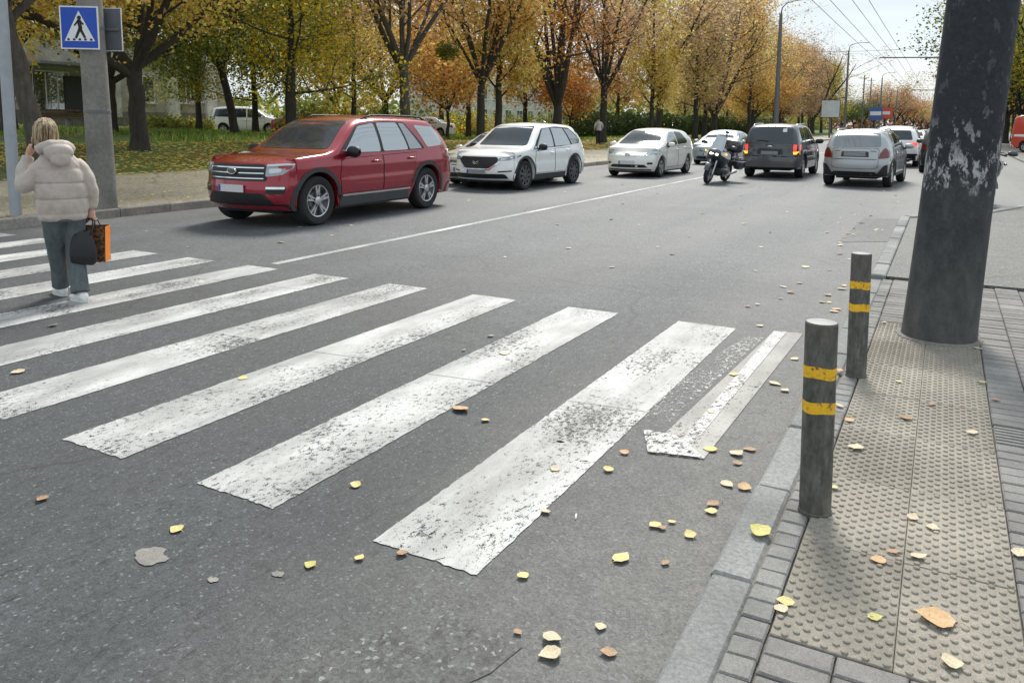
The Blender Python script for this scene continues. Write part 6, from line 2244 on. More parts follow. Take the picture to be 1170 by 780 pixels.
def moto(label, loc, head, lean=-0.16, lit=True):
    root = empty('motorcycle', loc, head)
    root.rotation_euler = (lean, 0, head)
    tag(root, label, 'motorcycle')
    B = lambda nm, mb, mt, p=None, sm=True: mb.build(nm, M[mt], p or root, smooth=sm, angle=45)
    Rw = 0.315
    for x, w, nm in ((0.76, 0.062, 'front_wheel'), (-0.72, 0.088, 'rear_wheel')):
        t = MB().lathe([(Rw - 0.095, -w * 0.8), (Rw - 0.05, -w), (Rw - 0.015, -w * 0.7), (Rw, 0), (Rw - 0.015, w * 0.7), (Rw - 0.05, w), (Rw - 0.095, w * 0.8)], (x, 0, Rw), 'Y', 32, False)
        o = B(nm, t, 'rubber')
        r_ = MB().lathe([(Rw - 0.09, -w * 0.7), (Rw - 0.11, 0), (Rw - 0.09, w * 0.7)], (x, 0, Rw), 'Y', 32, False)
        for k in range(5):
            a = 2 * math.pi * k / 5
            r_.tube([(x, 0, Rw), (x + math.cos(a) * (Rw - 0.1), 0, Rw + math.sin(a) * (Rw - 0.1))], 0.017, 6)
        r_.tube([(x, -0.08, Rw), (x, 0.08, Rw)], 0.035, 10)
        B('rim', r_, 'alloy_dark', o)
        for sg in ((1, -1) if x > 0 else (1,)):
            B('brake_disc', MB().lathe([(0.15, sg * 0.055), (0.08, sg * 0.055), (0.08, sg * 0.06), (0.15, sg * 0.06)], (x, 0, Rw), 'Y', 24, False), 'moto_silver', o)
    for sg in (1, -1):
        B('fork', MB().tube([(0.76, sg * 0.10, Rw), (0.62, sg * 0.10, 0.72), (0.53, sg * 0.09, 0.98)], [0.032, 0.03, 0.026], 8), 'moto_silver')
    fe = [[(0.76 + (Rw + 0.03) * math.cos(a), y, Rw + (Rw + 0.03 - 1.6 * y * y) * math.sin(a)) for y in (-0.075, -0.04, 0, 0.04, 0.075)] for a in [R(20 + 14 * k) for k in range(11)]]
    B('front_mudguard', MB().grid(fe), 'moto_dark')
    # nose fairing lofted front to back
    rows = []
    for x, w, z0, z1 in ((0.74, 0.05, 0.88, 0.93), (0.72, 0.13, 0.80, 0.98), (0.64, 0.22, 0.70, 1.04), (0.50, 0.30, 0.58, 1.08), (0.30, 0.33, 0.46, 1.04), (0.10, 0.29, 0.42, 0.96), (-0.02, 0.22, 0.46, 0.90)):
        row = []
        zc, h = (z0 + z1) / 2, (z1 - z0) / 2
        for k in range(16):
            a = 2 * math.pi * k / 16
            row.append((x, w * math.copysign(abs(math.cos(a)) ** 0.7, math.cos(a)), zc + h * math.copysign(abs(math.sin(a)) ** 0.8, math.sin(a))))
        rows.append(row)
    fr = B('fairing', MB().grid(rows, True), 'moto_dark')
    for sg in (1, -1):
        B('fairing_panel', MB().grid([[(0.66, sg * 0.19, 0.98), (0.45, sg * 0.325, 1.0), (0.2, sg * 0.345, 0.93)], [(0.66, sg * 0.21, 0.90), (0.45, sg * 0.34, 0.86), (0.2, sg * 0.36, 0.80)], [(0.60, sg * 0.21, 0.86), (0.44, sg * 0.335, 0.81), (0.2, sg * 0.355, 0.77)]]), 'moto_white' if lit else 'moto_dark', fr)
        B('headlight', MB().grid(blob((0.70, sg * 0.085, 0.90), (0.05, 0.06, 0.042)), True), 'head_on' if lit else 'lens_smoke')
        B('indicator', MB().grid(blob((0.55, sg * 0.33, 0.93), (0.05, 0.03, 0.03)), True), 'amber_on' if lit else 'lens_smoke')
    ws = [[(0.66 - 0.32 * t - 0.35 * y * y * 2, y * (1 - 0.25 * t), 1.0 + 0.42 * t) for y in (-0.22, -0.15, -0.07, 0, 0.07, 0.15, 0.22)] for t in (0, 0.25, 0.5, 0.75, 1)]
    B('windscreen', MB().grid(ws), 'moto_glass')
    B('tank', MB().grid(blob((0.10, 0, 0.92), (0.32, 0.17, 0.15), 14, 10, 0.8), True), 'moto_dark')
    B('seat', MB().grid(blob((-0.42, 0, 0.86), (0.42, 0.16, 0.09), 14, 8, 0.7), True), 'black')
    B('engine', MB().grid(blob((0.05, 0, 0.42), (0.30, 0.18, 0.20), 12, 8, 0.55), True), 'darkgrey')
    for sg in (1, -1):
        B('cylinder', MB().tube([(0.18, sg * 0.12, 0.44), (0.18, sg * 0.36, 0.48)], [0.09, 0.085], 12), 'moto_silver')
        B('exhaust_pipe', MB().tube([(0.2, sg * 0.24, 0.40), (0.05, sg * 0.2, 0.24), (-0.3, sg * 0.17, 0.24), (-0.9, sg * 0.24, 0.36)], [0.025, 0.028, 0.03, 0.055], 10), 'moto_silver')
        pn = B('pannier', MB().grid(blob((-0.62, sg * 0.40, 0.66), (0.28, 0.13, 0.20), 14, 10, 0.55), True), 'moto_dark')
        B('reflector_band', MB().grid(blob((-0.62, sg * 0.405, 0.72), (0.283, 0.132, 0.035), 14, 4, 0.5), True), 'moto_white', pn)
        hb = B('handlebar', MB().tube([(0.42, sg * 0.06, 1.08), (0.40, sg * 0.25, 1.12), (0.30, sg * 0.42, 1.10)], 0.016, 8), 'black')
        mi = B('mirror', MB().grid(blob((0.46, sg * 0.47, 1.16), (0.04, 0.10, 0.055), 12, 8, 0.8), True), 'moto_dark')
        B('mirror_stalk', MB().tube([(0.40, sg * 0.30, 1.10), (0.46, sg * 0.42, 1.15)], 0.012, 6), 'black', mi)
    B('swingarm', MB().tube([(-0.10, 0.1, 0.40), (-0.72, 0.1, 0.315)], 0.04, 8), 'moto_silver')
    B('rear_mudguard', MB().grid(blob((-0.86, 0, 0.72), (0.16, 0.11, 0.10), 12, 8, 0.8), True), 'moto_dark')
    B('top_case', MB().grid(blob((-0.88, 0, 1.10), (0.24, 0.28, 0.20), 16, 10, 0.5), True), 'moto_dark')
    B('luggage_rack', MB().tube([(-0.55, 0, 0.90), (-1.0, 0, 0.92)], 0.03, 6), 'black')
    B('beacon_mast', MB().tube([(-0.98, -0.32, 0.55), (-1.0, -0.34, 1.42)], 0.018, 8), 'black')
    B('beacon', MB().grid(blob((-1.0, -0.34, 1.46), (0.06, 0.08, 0.05), 12, 8), True), 'blue_band')
    B('side_stand', MB().tube([(-0.05, 0.15, 0.3), (-0.02, 0.36, 0.06)], 0.016, 6), 'black')
    return root


_a, _b = G(808, 210), G(829, 207)
moto('white and black touring motorcycle on its stand beside the centre line', (-5.80, 22.9, 0.0), FACE - 0.10, -0.19).scale = (0.95, 0.93, 0.96)
moto('second motorcycle parked behind the leaning pole with only its wheel showing', (0.53, 19.45, 0.0), R(-72), -0.10, False)

# ------------------------------------------------------------------ woman crossing
M['skin'] = plain('skin', (0.56, 0.34, 0.25), 0.55, var=0.06, Subsurface_Weight=0.1)
M['jacket'] = None
t_ = NT('beige_puffer')
_p = t_.pos(obj=True)
_f = t_.noise(_p, 16, 5, 0.6)
_w = t_.noise(t_.pos((1, 1, 3.0), obj=True), 22, 4, 0.6)
t_.set(Base_Color=t_.ramp(_f, [(0.3, (0.41, 0.345, 0.30)), (0.7, (0.53, 0.455, 0.40))]), Roughness=0.62, Sheen_Weight=0.2)
t_.bump(t_.math('ADD', _w, _f), 0.12, 0.012)
M['jacket'] = t_.m
t_ = NT('grey_jeans')
_f = t_.noise(t_.pos((1, 1, 0.3), obj=True), 14, 6, 0.7)
_g = t_.noise(t_.pos(obj=True), 300, 2)
_c = t_.ramp(_f, [(0.3, (0.062, 0.078, 0.088)), (0.7, (0.135, 0.155, 0.165))])
t_.set(Base_Color=t_.mix(1.0, _c, t_.ramp(_g, [(0.3, 0.8), (0.7, 1.2)]), 'MULTIPLY'), Roughness=0.85)
t_.bump(_f, 0.6, 0.02)
M['jeans'] = t_.m
t_ = NT('blond_hair')
_f = t_.noise(t_.pos((1, 1, 0.12), obj=True), 55, 4, 0.6)
_sp = t_.n('SeparateXYZ')
t_.l(t_.pos(obj=True), _sp.inputs[0])
_rt_ = t_.ramp(t_.math('MULTIPLY_ADD', _sp.outputs[2], 1.0), [(0.0, 0.0), (1.0, 1.0)])
_c = t_.ramp(_f, [(0.36, (0.07, 0.045, 0.025)), (0.47, (0.28, 0.19, 0.10)), (0.62, (0.62, 0.49, 0.31))])
t_.set(Base_Color=_c, Roughness=0.5)
t_.bump(_f, 0.8, 0.01)
M['hair'] = t_.m
M['shoe'] = plain('white_shoe', (0.74, 0.74, 0.73), 0.6, var=0.08, scale=20)
M['sole'] = plain('shoe_sole', (0.62, 0.62, 0.60), 0.7)
M['bag_black'] = plain('black_leather', (0.012, 0.012, 0.014), 0.45, bump=0.2, scale=40)
M['bag_orange'] = plain('orange_card', (0.80, 0.22, 0.02), 0.55, var=0.06)
t_ = NT('leopard_card')
_v = t_.voro(t_.pos(obj=True), 42)
t_.set(Base_Color=t_.ramp(_v, [(0.25, (0.02, 0.012, 0.008)), (0.45, (0.06, 0.03, 0.012)), (0.7, (0.20, 0.075, 0.02))]), Roughness=0.55)
M['bag_print'] = t_.m


def remesh(o, vox, it=3):
    md = o.modifiers.new('remesh', 'REMESH')
    md.mode = 'VOXEL'
    md.voxel_size = vox
    md.use_smooth_shade = True
    if it:
        sm = o.modifiers.new('smooth', 'SMOOTH')
        sm.factor = 0.5
        sm.iterations = it
    return o


def ell(c, r, n=24, q=1.0):
    return blob(c, r, n, n // 2, q)


def limb(m, pts, radii, n=14, quilt=0.0, per=0.075, seed=0):
    """tapered sleeve or leg with optional quilting rings"""
    path, rr = [], []
    pts = [Vector(p) for p in pts]
    ln = 0.0
    for i in range(len(pts) - 1):
        L = (pts[i + 1] - pts[i]).length
        k = max(2, int(L / 0.018))
        for j in range(k + (i == len(pts) - 2)):
            t = j / k
            # catmull-rom
            p0 = pts[max(i - 1, 0)]
            p1, p2 = pts[i], pts[i + 1]
            p3 = pts[min(i + 2, len(pts) - 1)]
            q = 0.5 * ((2 * p1) + (p2 - p0) * t + (2 * p0 - 5 * p1 + 4 * p2 - p3) * t * t + (3 * p1 - p0 - 3 * p2 + p3) * t ** 3)
            path.append(q)
            r_ = lerp(radii[i], radii[i + 1], sstep(t))
            s_ = ln + L * t
            if quilt:
                r_ += quilt * (abs(math.sin(math.pi * s_ / per)) ** 0.6 - 0.6)
            rr.append(r_)
        ln += L
    m.tube(path, rr, n)


def hand(m, wrist, d, side, curl=0.6):
    """palm with four unequal curled fingers and a thumb at its side"""
    d = Vector(d).normalized()
    side = (Vector(side) - d * Vector(side).dot(d)).normalized()
    nrm = d.cross(side)
    w = Vector(wrist)
    m.tube([w, w + d * 0.03, w + d * 0.085], [0.026, 0.033, 0.036], 10, flat=None)
    for k, L in enumerate((0.066, 0.075, 0.070, 0.055)):
        b = w + d * 0.075 + side * (0.027 - 0.018 * k)
        p1 = b + d * L * 0.45 + nrm * L * 0.12
        a2 = (d * math.cos(curl) + nrm * math.sin(curl))
        p2 = p1 + a2 * L * 0.4
        a3 = (d * math.cos(curl * 1.9) + nrm * math.sin(curl * 1.9))
        m.tube([b, p1, p2, p2 + a3 * L * 0.35], [0.0095, 0.009, 0.0085, 0.007], 7)
    b = w + d * 0.025 + side * 0.028
    m.tube([b, b + d * 0.03 + side * 0.022, b + d * 0.06 + side * 0.024 + nrm * 0.012], [0.012, 0.010, 0.008], 7)


def woman():
    base = G(78, 344)
    fwd = Vector((-0.92, 0.39, 0))
    root = empty('person', (base.x, base.y, 0.006), math.atan2(-fwd.x, fwd.y))
    tag(root, 'blond person in beige puffer jacket and grey jeans crossing with bags', 'person')
    # body under the clothes: head, neck, trunk, arms and hands, legs
    hd = Vector((-0.085, 0.085, 1.515))
    m = MB()
    m.grid(ell(hd, (0.069, 0.085, 0.103)), True)
    m.grid(ell(hd + Vector((0, 0.045, -0.045)), (0.055, 0.055, 0.062)), True)          # jaw
    m.tube([hd + Vector((0, 0.088, 0.02)), hd + Vector((0, 0.112, -0.018)), hd + Vector((0, 0.095, -0.028))], [0.009, 0.014, 0.009], 8)   # nose
    for sg in (-1, 1):
        m.grid(ell(hd + Vector((sg * 0.074, 0.0, -0.01)), (0.009, 0.018, 0.030), 10), True)   # ear
        m.grid(ell(hd + Vector((sg * 0.032, 0.080, 0.012)), (0.016, 0.014, 0.011), 10), True)  # brow and lid
    m.tube([hd + Vector((-0.022, 0.094, -0.062)), hd + Vector((0, 0.101, -0.060)), hd + Vector((0.022, 0.094, -0.062))], 0.008, 8)    # lips
    m.tube([hd + Vector((0.0, -0.005, -0.06)), Vector((-0.04, 0.045, 1.36)), Vector((0, 0.03, 1.25))], [0.050, 0.050, 0.08], 14)
    m.tube([(0, 0.02, 1.26), (0, 0.02, 1.1), (0, 0, 0.85)], [0.10, 0.11, 0.12], 16)
    rw = Vector((0.232, 0.02, 0.825))
    lw = Vector((-0.212, 0.205, 1.325))
    m.tube([(0, 0, 1.24), (0.13, 0, 1.22), (0.224, -0.025, 1.03), rw], [0.05, 0.045, 0.038, 0.026], 10)
    m.tube([(0, 0, 1.24), (-0.13, 0.02, 1.22), (-0.265, 0.07, 1.06), lw], [0.05, 0.045, 0.038, 0.026], 10)
    m.tube([(0.08, 0, 0.85), (0.085, 0.03, 0.48), (0.085, -0.10, 0.08)], [0.075, 0.05, 0.035], 10)
    m.tube([(-0.08, 0, 0.85), (-0.05, 0.14, 0.48), (-0.01, 0.28, 0.09)], [0.075, 0.05, 0.035], 10)
    hand(m, rw, (0.0, 0.05, -1), (-0.3, 1, 0), 1.3)
    hand(m, lw, (0.42, -0.25, 0.8), (0.2, 1, -0.1), 0.5)
    remesh(m.build('body', M['skin'], root, smooth=True), 0.0055, 2)
    # jacket
    m = MB()
    rings = []
    prof = [(0.735, 0.195, 0.140), (0.745, 0.212, 0.155), (0.79, 0.228, 0.170), (0.87, 0.236, 0.178), (0.98, 0.236, 0.178), (1.08, 0.234, 0.172), (1.17, 0.226, 0.162), (1.24, 0.205, 0.145), (1.30, 0.165, 0.125), (1.35, 0.12, 0.105), (1.385, 0.095, 0.095)]
    pw, pd = pchip([(z, a) for z, a, b in prof]), pchip([(z, b) for z, a, b in prof])
    seams = [0.735, 0.80, 0.935, 1.075, 1.20, 1.34, 1.5]
    n = 48
    zz = np.linspace(0.735, 1.385, 66)
    rg = random.Random(8)
    for z in zz:
        i = max(k for k in range(len(seams)) if seams[k] <= z + 1e-6)
        i = min(i, len(seams) - 2)
        t = (z - seams[i]) / (seams[i + 1] - seams[i])
        pf = 0.019 * (max(0.0, math.sin(math.pi * t)) ** 0.22 - 0.9) if z < 1.34 else 0
        row = []
        for k in range(n):
            a = 2 * math.pi * k / n
            ca, sa = math.cos(a), math.sin(a)
            e = 0.8
            wv = 0.0035 * math.sin(5 * a + i * 2.1 + 2 * t) + 0.0018 * math.sin(13 * a - 2 * i + 6 * t) * math.sin(3 * a + i)
            sh = 0.03 * (z - 0.9) * 0.0
            x = (pw(z) * 0.86 + pf + wv) * math.copysign(abs(ca) ** e, ca) - 0.02 * sstep((z - 1.1) / 0.3)
            y = (pd(z) * 0.92 + pf + wv) * math.copysign(abs(sa) ** e, sa) + 0.03 * sstep((z - 0.95) / 0.4)
            row.append((x, y, z))
        rings.append(row)
    m.grid(rings, True)
    m.add(rings[0], [tuple(range(n))])
    m.add(rings[-1], [tuple(range(n))])
    limb(m, [(0.11, 0.02, 1.245), (0.178, 0.0, 1.16), (0.222, -0.025, 1.03), (0.236, 0.0, 0.93), (0.233, 0.02, 0.835)], [0.07, 0.072, 0.064, 0.06, 0.046], 18, 0.008, 0.12)
    limb(m, [(-0.11, 0.03, 1.245), (-0.195, 0.04, 1.15), (-0.27, 0.07, 1.05), (-0.262, 0.16, 1.17), (-0.215, 0.20, 1.30)], [0.07, 0.073, 0.07, 0.062, 0.046], 18, 0.008, 0.12)
    jk = remesh(m.build('jacket', M['jacket'], root, smooth=True), 0.0055, 1)
    # hood lying on the shoulders
    m = MB()
    path, rr = [], []
    for k in range(15):
        a = R(-150 + 300 * k / 14) - math.pi / 2
        path.append((-0.03 + 0.115 * math.cos(a), 0.035 + 0.085 * math.sin(a) - 0.03, 1.375 + 0.028 * math.sin(-a)))
        rr.append(0.042 + 0.014 * max(0, -math.sin(a)) + 0.004 * math.sin(k * 2.4))
    m.tube(path, rr, 16)
    m.grid(ell((-0.02, -0.115, 1.345), (0.118, 0.058, 0.075), 22, 0.9), True)
    m.grid(ell((-0.01, -0.14, 1.29), (0.085, 0.042, 0.065), 22, 0.9), True)
    remesh(m.build('hood', M['jacket'], jk, smooth=True), 0.008, 2)
    m = MB()
    for sg, pts in ((1, [(0.30, 0.0, 1.0)]),):
        pass
    # trousers
    m = MB()
    limb(m, [(0.0, 0.0, 0.86), (0.0, 0.0, 0.74)], [0.142, 0.152], 22)
    limb(m, [(0.085, 0.0, 0.80), (0.088, 0.02, 0.64), (0.085, 0.03, 0.46), (0.085, -0.04, 0.26), (0.085, -0.11, 0.085)], [0.10, 0.09, 0.077, 0.074, 0.078], 20, 0.003, 0.11)
    limb(m, [(-0.075, 0.0, 0.80), (-0.065, 0.07, 0.64), (-0.05, 0.15, 0.46), (-0.025, 0.22, 0.28), (-0.01, 0.28, 0.09)], [0.10, 0.09, 0.076, 0.072, 0.076], 20, 0.003, 0.12)
    remesh(m.build('trousers', M['jeans'], root, smooth=True), 0.008, 2)
    # shoes
    for (x, y, z, a, pit) in ((0.085, -0.09, 0.0, 0.25, 0.0), (-0.01, 0.31, 0.0, 0.15, 0.0)):
        m = MB()
        rows = []
        for yy, w, h in ((-0.105, 0.012, 0.05), (-0.10, 0.030, 0.075), (-0.07, 0.040, 0.092), (-0.02, 0.040, 0.088), (0.05, 0.044, 0.068), (0.10, 0.047, 0.055), (0.145, 0.038, 0.045), (0.165, 0.018, 0.034)):
            rows.append([(w * math.copysign(abs(math.cos(q)) ** 0.7, math.cos(q)), yy, 0.014 + (h - 0.014) * (0.5 + 0.5 * math.sin(q)) if math.sin(q) > -0.99 else 0.014) for q in [2 * math.pi * k / 14 for k in range(14)]])
        rot = Matrix.Rotation(a, 3, 'Z')
        rows = [[rot @ Vector(p) + Vector((x, y, z)) for p in r_] for r_ in rows]
        m.grid(rows, True)
        m.add(rows[0], [tuple(range(14))])
        m.add(rows[-1], [tuple(range(14))])
        sh = m.build('shoe', M['shoe'], root, smooth=True)
        m = MB()
        pl = []
        for k in range(20):
            q = 2 * math.pi * k / 20
            yy = 0.03 + 0.14 * math.sin(q)
            pl.append(rot @ Vector((0.049 * math.copysign(abs(math.cos(q)) ** 0.75, math.cos(q)) * (1.0 if yy > 0 else 0.86), yy, 0)) + Vector((x, y, z)))
        m.add([p for p in pl] + [p + Vector((0, 0, 0.026)) for p in pl], [tuple(reversed(range(20))), tuple(range(20, 40))] + [(k, (k + 1) % 20, 20 + (k + 1) % 20, 20 + k) for k in range(20)])
        m.build('sole', M['sole'], sh, smooth=True, angle=40)
    # hair: bob to the collar, built of strands over a cap
    m = MB()
    rows = []
    for i in range(11):
        f = R(90 - 15 * i)
        row = []
        for k in range(40):
            a = 2 * math.pi * k / 40
            front = max(0.0, math.sin(a))
            r_ = 0.092 + 0.004 * math.sin(7 * a + i) + 0.003 * math.sin(15 * a)
            if f > R(-5):
                x, y, z = r_ * 0.88 * math.cos(f) * math.cos(a), r_ * 1.08 * math.cos(f) * math.sin(a), 0.012 + r_ * 1.13 * math.sin(f)
            else:
                d_ = (-math.degrees(f)) / 60.0
                rr_ = r_ * (1.02 - 0.10 * d_)
                x, y, z = rr_ * 0.90 * math.cos(a), rr_ * 1.06 * math.sin(a), 0.01 - 0.125 * d_
            if f < R(50) and front > 0.35:
                y = min(y, 0.055)
                x *= 1.0 + 0.05 * front
            row.append((hd.x + x, hd.y + y, hd.z + z))
        rows.append(row)
    m.grid(rows, True)
    rg = random.Random(3)
    for k in range(170):
        a = rg.uniform(math.pi * 0.92, math.pi * 2.08)
        pts = []
        w0 = rg.uniform(-0.3, 0.3)
        L = rg.uniform(0.85, 1.12)
        lift = rg.uniform(0.0, 0.014)
        for j in range(8):
            f = R(85) - (R(85) + R(62) * L) * j / 7
            aa = a + w0 * j / 7 + 0.03 * math.sin(j * 1.4 + k)
            r_ = 0.094 + lift
            if f > R(-5):
                p = (r_ * 0.88 * math.cos(f) * math.cos(aa), r_ * 1.08 * math.cos(f) * math.sin(aa), 0.012 + r_ * 1.13 * math.sin(f))
            else:
                d_ = (-math.degrees(f)) / 60.0
                rr_ = r_ * (1.02 - 0.06 * d_ + 0.03 * math.sin(k))
                p = (rr_ * 0.90 * math.cos(aa), rr_ * 1.06 * math.sin(aa), 0.01 - 0.125 * d_)
            pts.append(hd + Vector(p))
        m.tube(pts, [0.003, 0.006, 0.007, 0.007, 0.007, 0.006, 0.005, 0.002], 5)
    m.build('hair', M['hair'], root, smooth=True)
    # phone at the ear
    ph = empty('mobile_phone', root.matrix_world @ Vector((0, 0, 0)))
    mw = Matrix.Translation(root.location) @ Matrix.Rotation(root.rotation_euler.z, 4, 'Z')
    ph.location = mw @ Vector((-0.178, 0.125, 1.455))
    ph.rotation_euler = (0.2, 0.1, root.rotation_euler.z)
    tag(ph, 'dark mobile phone held to the left ear of the person crossing', 'phone')
    MB().box((0, 0, 0), (0.009, 0.07, 0.145)).build('case', M['bag_black'], ph)
    MB().box((0.006, 0, 0), (0.002, 0.064, 0.135)).build('screen', M['glass_dark'], ph)
    # bags in the right hand
    def held(name, c, rz, label, cat):
        o = empty(name, mw @ Vector(c), root.rotation_euler.z + rz)
        tag(o, label, cat)
        return o
    hp = Vector((0.232, 0.03, 0.745))
    c0 = Vector((0.225, 0.08, 0.33))
    sb = held('shopping_bag', c0, R(-28), 'orange paper shopping bag with leopard print side held in right hand', 'bag')
    w, d_, h = 0.28, 0.145, 0.33
    sk = 0.012
    body = MB()
    v = [(-w / 2, -d_ / 2, 0), (w / 2, -d_ / 2, 0), (w / 2, d_ / 2, 0), (-w / 2, d_ / 2, 0), (-w / 2 - sk, -d_ / 2, h), (w / 2 + sk, -d_ / 2, h), (w / 2 + sk, d_ / 2, h), (-w / 2 - sk, d_ / 2, h)]
    body.add(v, [(0, 3, 2, 1), (1, 2, 6, 5), (0, 4, 7, 3)])
    body.build('orange_side', M['bag_orange'], sb)
    MB().box((0, -d_ / 2 - 0.001, h / 2), (w + 0.004, 0.004, h)).build('printed_front', M['bag_print'], sb)
    MB().box((0, d_ / 2 + 0.001, h / 2), (w + 0.004, 0.004, h)).build('printed_back', M['bag_print'], sb)
    inv = Matrix.Rotation(-R(-28), 3, 'Z')
    top = inv @ (hp - c0)
    for sg in (-1, 1):
        MB().tube([(-0.07, sg * d_ / 2, h - 0.02), top * 0.5 + Vector((-0.045, sg * d_ * 0.25, h * 0.5 + 0.02)), top + Vector((0, 0, 0.0)), top * 0.5 + Vector((0.045, sg * d_ * 0.25, h * 0.5 + 0.02)), (0.07, sg * d_ / 2, h - 0.02)], 0.005, 6).build('cord_handle', M['bag_black'], sb, smooth=True)
    c1 = Vector((0.135, -0.06, 0.33))
    hb = held('handbag', c1, R(-10), 'slouchy black handbag hanging from the right hand beside the orange bag', 'bag')
    m = MB()
    rows = []
    for z, a, b in ((0.0, 0.085, 0.035), (0.02, 0.108, 0.05), (0.10, 0.112, 0.055), (0.20, 0.098, 0.04), (0.27, 0.08, 0.02), (0.30, 0.07, 0.01)):
        rows.append([(a * math.copysign(abs(math.cos(q)) ** 0.6, math.cos(q)), b * math.copysign(abs(math.sin(q)) ** 0.7, math.sin(q)), z + 0.012 * math.sin(q * 2 + z * 20)) for q in [2 * math.pi * k / 20 for k in range(20)]])
    m.grid(rows, True)
    m.add(rows[0], [tuple(range(20))])
    m.add(rows[-1], [tuple(range(20))])
    m.build('pouch', M['bag_black'], hb, smooth=True)
    inv = Matrix.Rotation(-R(-10), 3, 'Z')
    top = inv @ (hp - c1)
    for sg in (-1, 1):
        MB().tube([(-0.06, sg * 0.02, 0.27), tuple(top * 0.6 + Vector((-0.03, sg * 0.012, 0.11))), tuple(top), tuple(top * 0.6 + Vector((0.045, sg * 0.012, 0.11))), (0.07, sg * 0.02, 0.27)], 0.010, 6).build('strap', M['bag_black'], hb, smooth=True)


woman()


def far_person():
    X = -19.6
    Y = YX(684, X)
    root = empty('person', (X, Y, terr(X, Y)), R(40))
    tag(root, 'distant person in pale top and dark trousers standing at a tree foot', 'person')
    m = MB()
    m.grid(ell((0, 0, 1.60), (0.075, 0.09, 0.11)), True)
    m.tube([(0, 0, 1.52), (0, 0, 1.40), (0, 0, 1.1), (0, 0, 0.9)], [0.05, 0.07, 0.13, 0.14], 14)
    for sg in (-1, 1):
        m.tube([(sg * 0.05, 0, 1.36), (sg * 0.20, 0, 1.34), (sg * 0.25, 0.0, 1.10), (sg * 0.23, 0.12, 0.92)], [0.06, 0.05, 0.042, 0.03], 10)
        hand(m, (sg * 0.23, 0.12, 0.92), (0, 0.3, -1), (0, 1, 0.2), 0.5)
        m.tube([(sg * 0.08, 0, 0.9), (sg * 0.09, 0.02, 0.5), (sg * 0.09, 0, 0.05)], [0.08, 0.055, 0.04], 10)
    remesh(m.build('body', M['skin'], root, smooth=True), 0.008, 2)
    m = MB()
    limb(m, [(0, 0, 1.43), (0, 0, 1.3), (0, 0, 1.05), (0, 0, 0.85)], [0.09, 0.17, 0.165, 0.17], 18)
    for sg in (-1, 1):
        limb(m, [(sg * 0.12, 0, 1.37), (sg * 0.22, 0, 1.25), (sg * 0.255, 0, 1.10), (sg * 0.235, 0.11, 0.95)], [0.07, 0.066, 0.058, 0.045], 14)
    remesh(m.build('top', plain('pale_top', (0.50, 0.48, 0.45), 0.8), root, smooth=True), 0.012, 2)
    m = MB()
    limb(m, [(0, 0, 0.95), (0, 0, 0.80)], [0.15, 0.16], 16)
    for sg in (-1, 1):
        limb(m, [(sg * 0.08, 0, 0.85), (sg * 0.09, 0.02, 0.5), (sg * 0.09, 0, 0.06)], [0.10, 0.08, 0.07], 14)
    remesh(m.build('trousers', plain('dark_trousers', (0.02, 0.022, 0.028), 0.8), root, smooth=True), 0.012, 2)
    m = MB()
    m.grid(ell((0, -0.01, 1.62), (0.085, 0.098, 0.105)), True)
    m.build('hair', plain('dark_hair', (0.03, 0.022, 0.018), 0.6), root, smooth=True)
    for sg in (-1, 1):
        m = MB()
        m.grid(ell((sg * 0.09, 0.05, 0.045), (0.045, 0.13, 0.045)), True)
        m.build('shoe', M['rubber'], root, smooth=True)


far_person()

# ------------------------------------------------------------------ fallen leaves one can pick out
def leaf_shape(seed, L=1.0):
    rg = random.Random(seed)
    asp = rg.uniform(0.36, 0.5)
    out = []
    n = 9
    left, right, mid = [], [], []
    curl = rg.uniform(0.03, 0.2)
    tw = rg.uniform(-0.12, 0.12)
    for k in range(n):
        t = k / (n - 1)
        w = asp * (math.sin(math.pi * t ** 0.72) ** 0.9) * (1 + rg.uniform(-.09, .09)) if 0 < t < 1 else 0.0
        x = t - 0.5
        zb = curl * (2 * abs(t - 0.45)) ** 2 * 0.5
        mid.append((x, 0.02 * math.sin(5 * t), zb))
        left.append((x + 0.03 * w, w, zb + curl * w * 0.9 + tw * w))
        right.append((x + 0.03 * w, -w, zb + curl * w * 0.9 * rg.uniform(0.3, 1.2) - tw * w))
    m = MB()
    m.grid([left, mid, right])
    # stalk
    m.tube([(-0.5, 0.0, mid[0][2]), (-0.68, 0.03, mid[0][2] * 0.8 + 0.02), (-0.84, 0.10, 0.02)], [0.016, 0.013, 0.011], 4)
    zmin = min(v[2] for v in m.v)
    me = bpy.data.meshes.new('leaf')
    me.from_pydata([(v[0], v[1], v[2] - zmin) for v in m.v], [], m.f)
    me.polygons.foreach_set('use_smooth', [True] * len(me.polygons))
    return me


def dry_mat(name, a, b):
    t = NT(name)
    p = t.pos(obj=True)
    f = t.noise(p, 5, 5, 0.7)
    sep = t.n('SeparateXYZ')
    t.l(p, sep.inputs[0])
    vein = t.ramp(t.math('ABSOLUTE', sep.outputs[1]), [(0.0, 1.25), (0.035, 1.0)])
    c = t.ramp(f, [(0.35, a), (0.65, b)])
    c = t.mix(t.ramp(t.noise(p, 11, 3), [(0.62, 0.0), (0.70, 0.7)]), c, tuple(x * 0.35 for x in a))
    t.set(Base_Color=t.mix(1.0, c, vein, 'MULTIPLY'), Roughness=0.65)
    return t.m


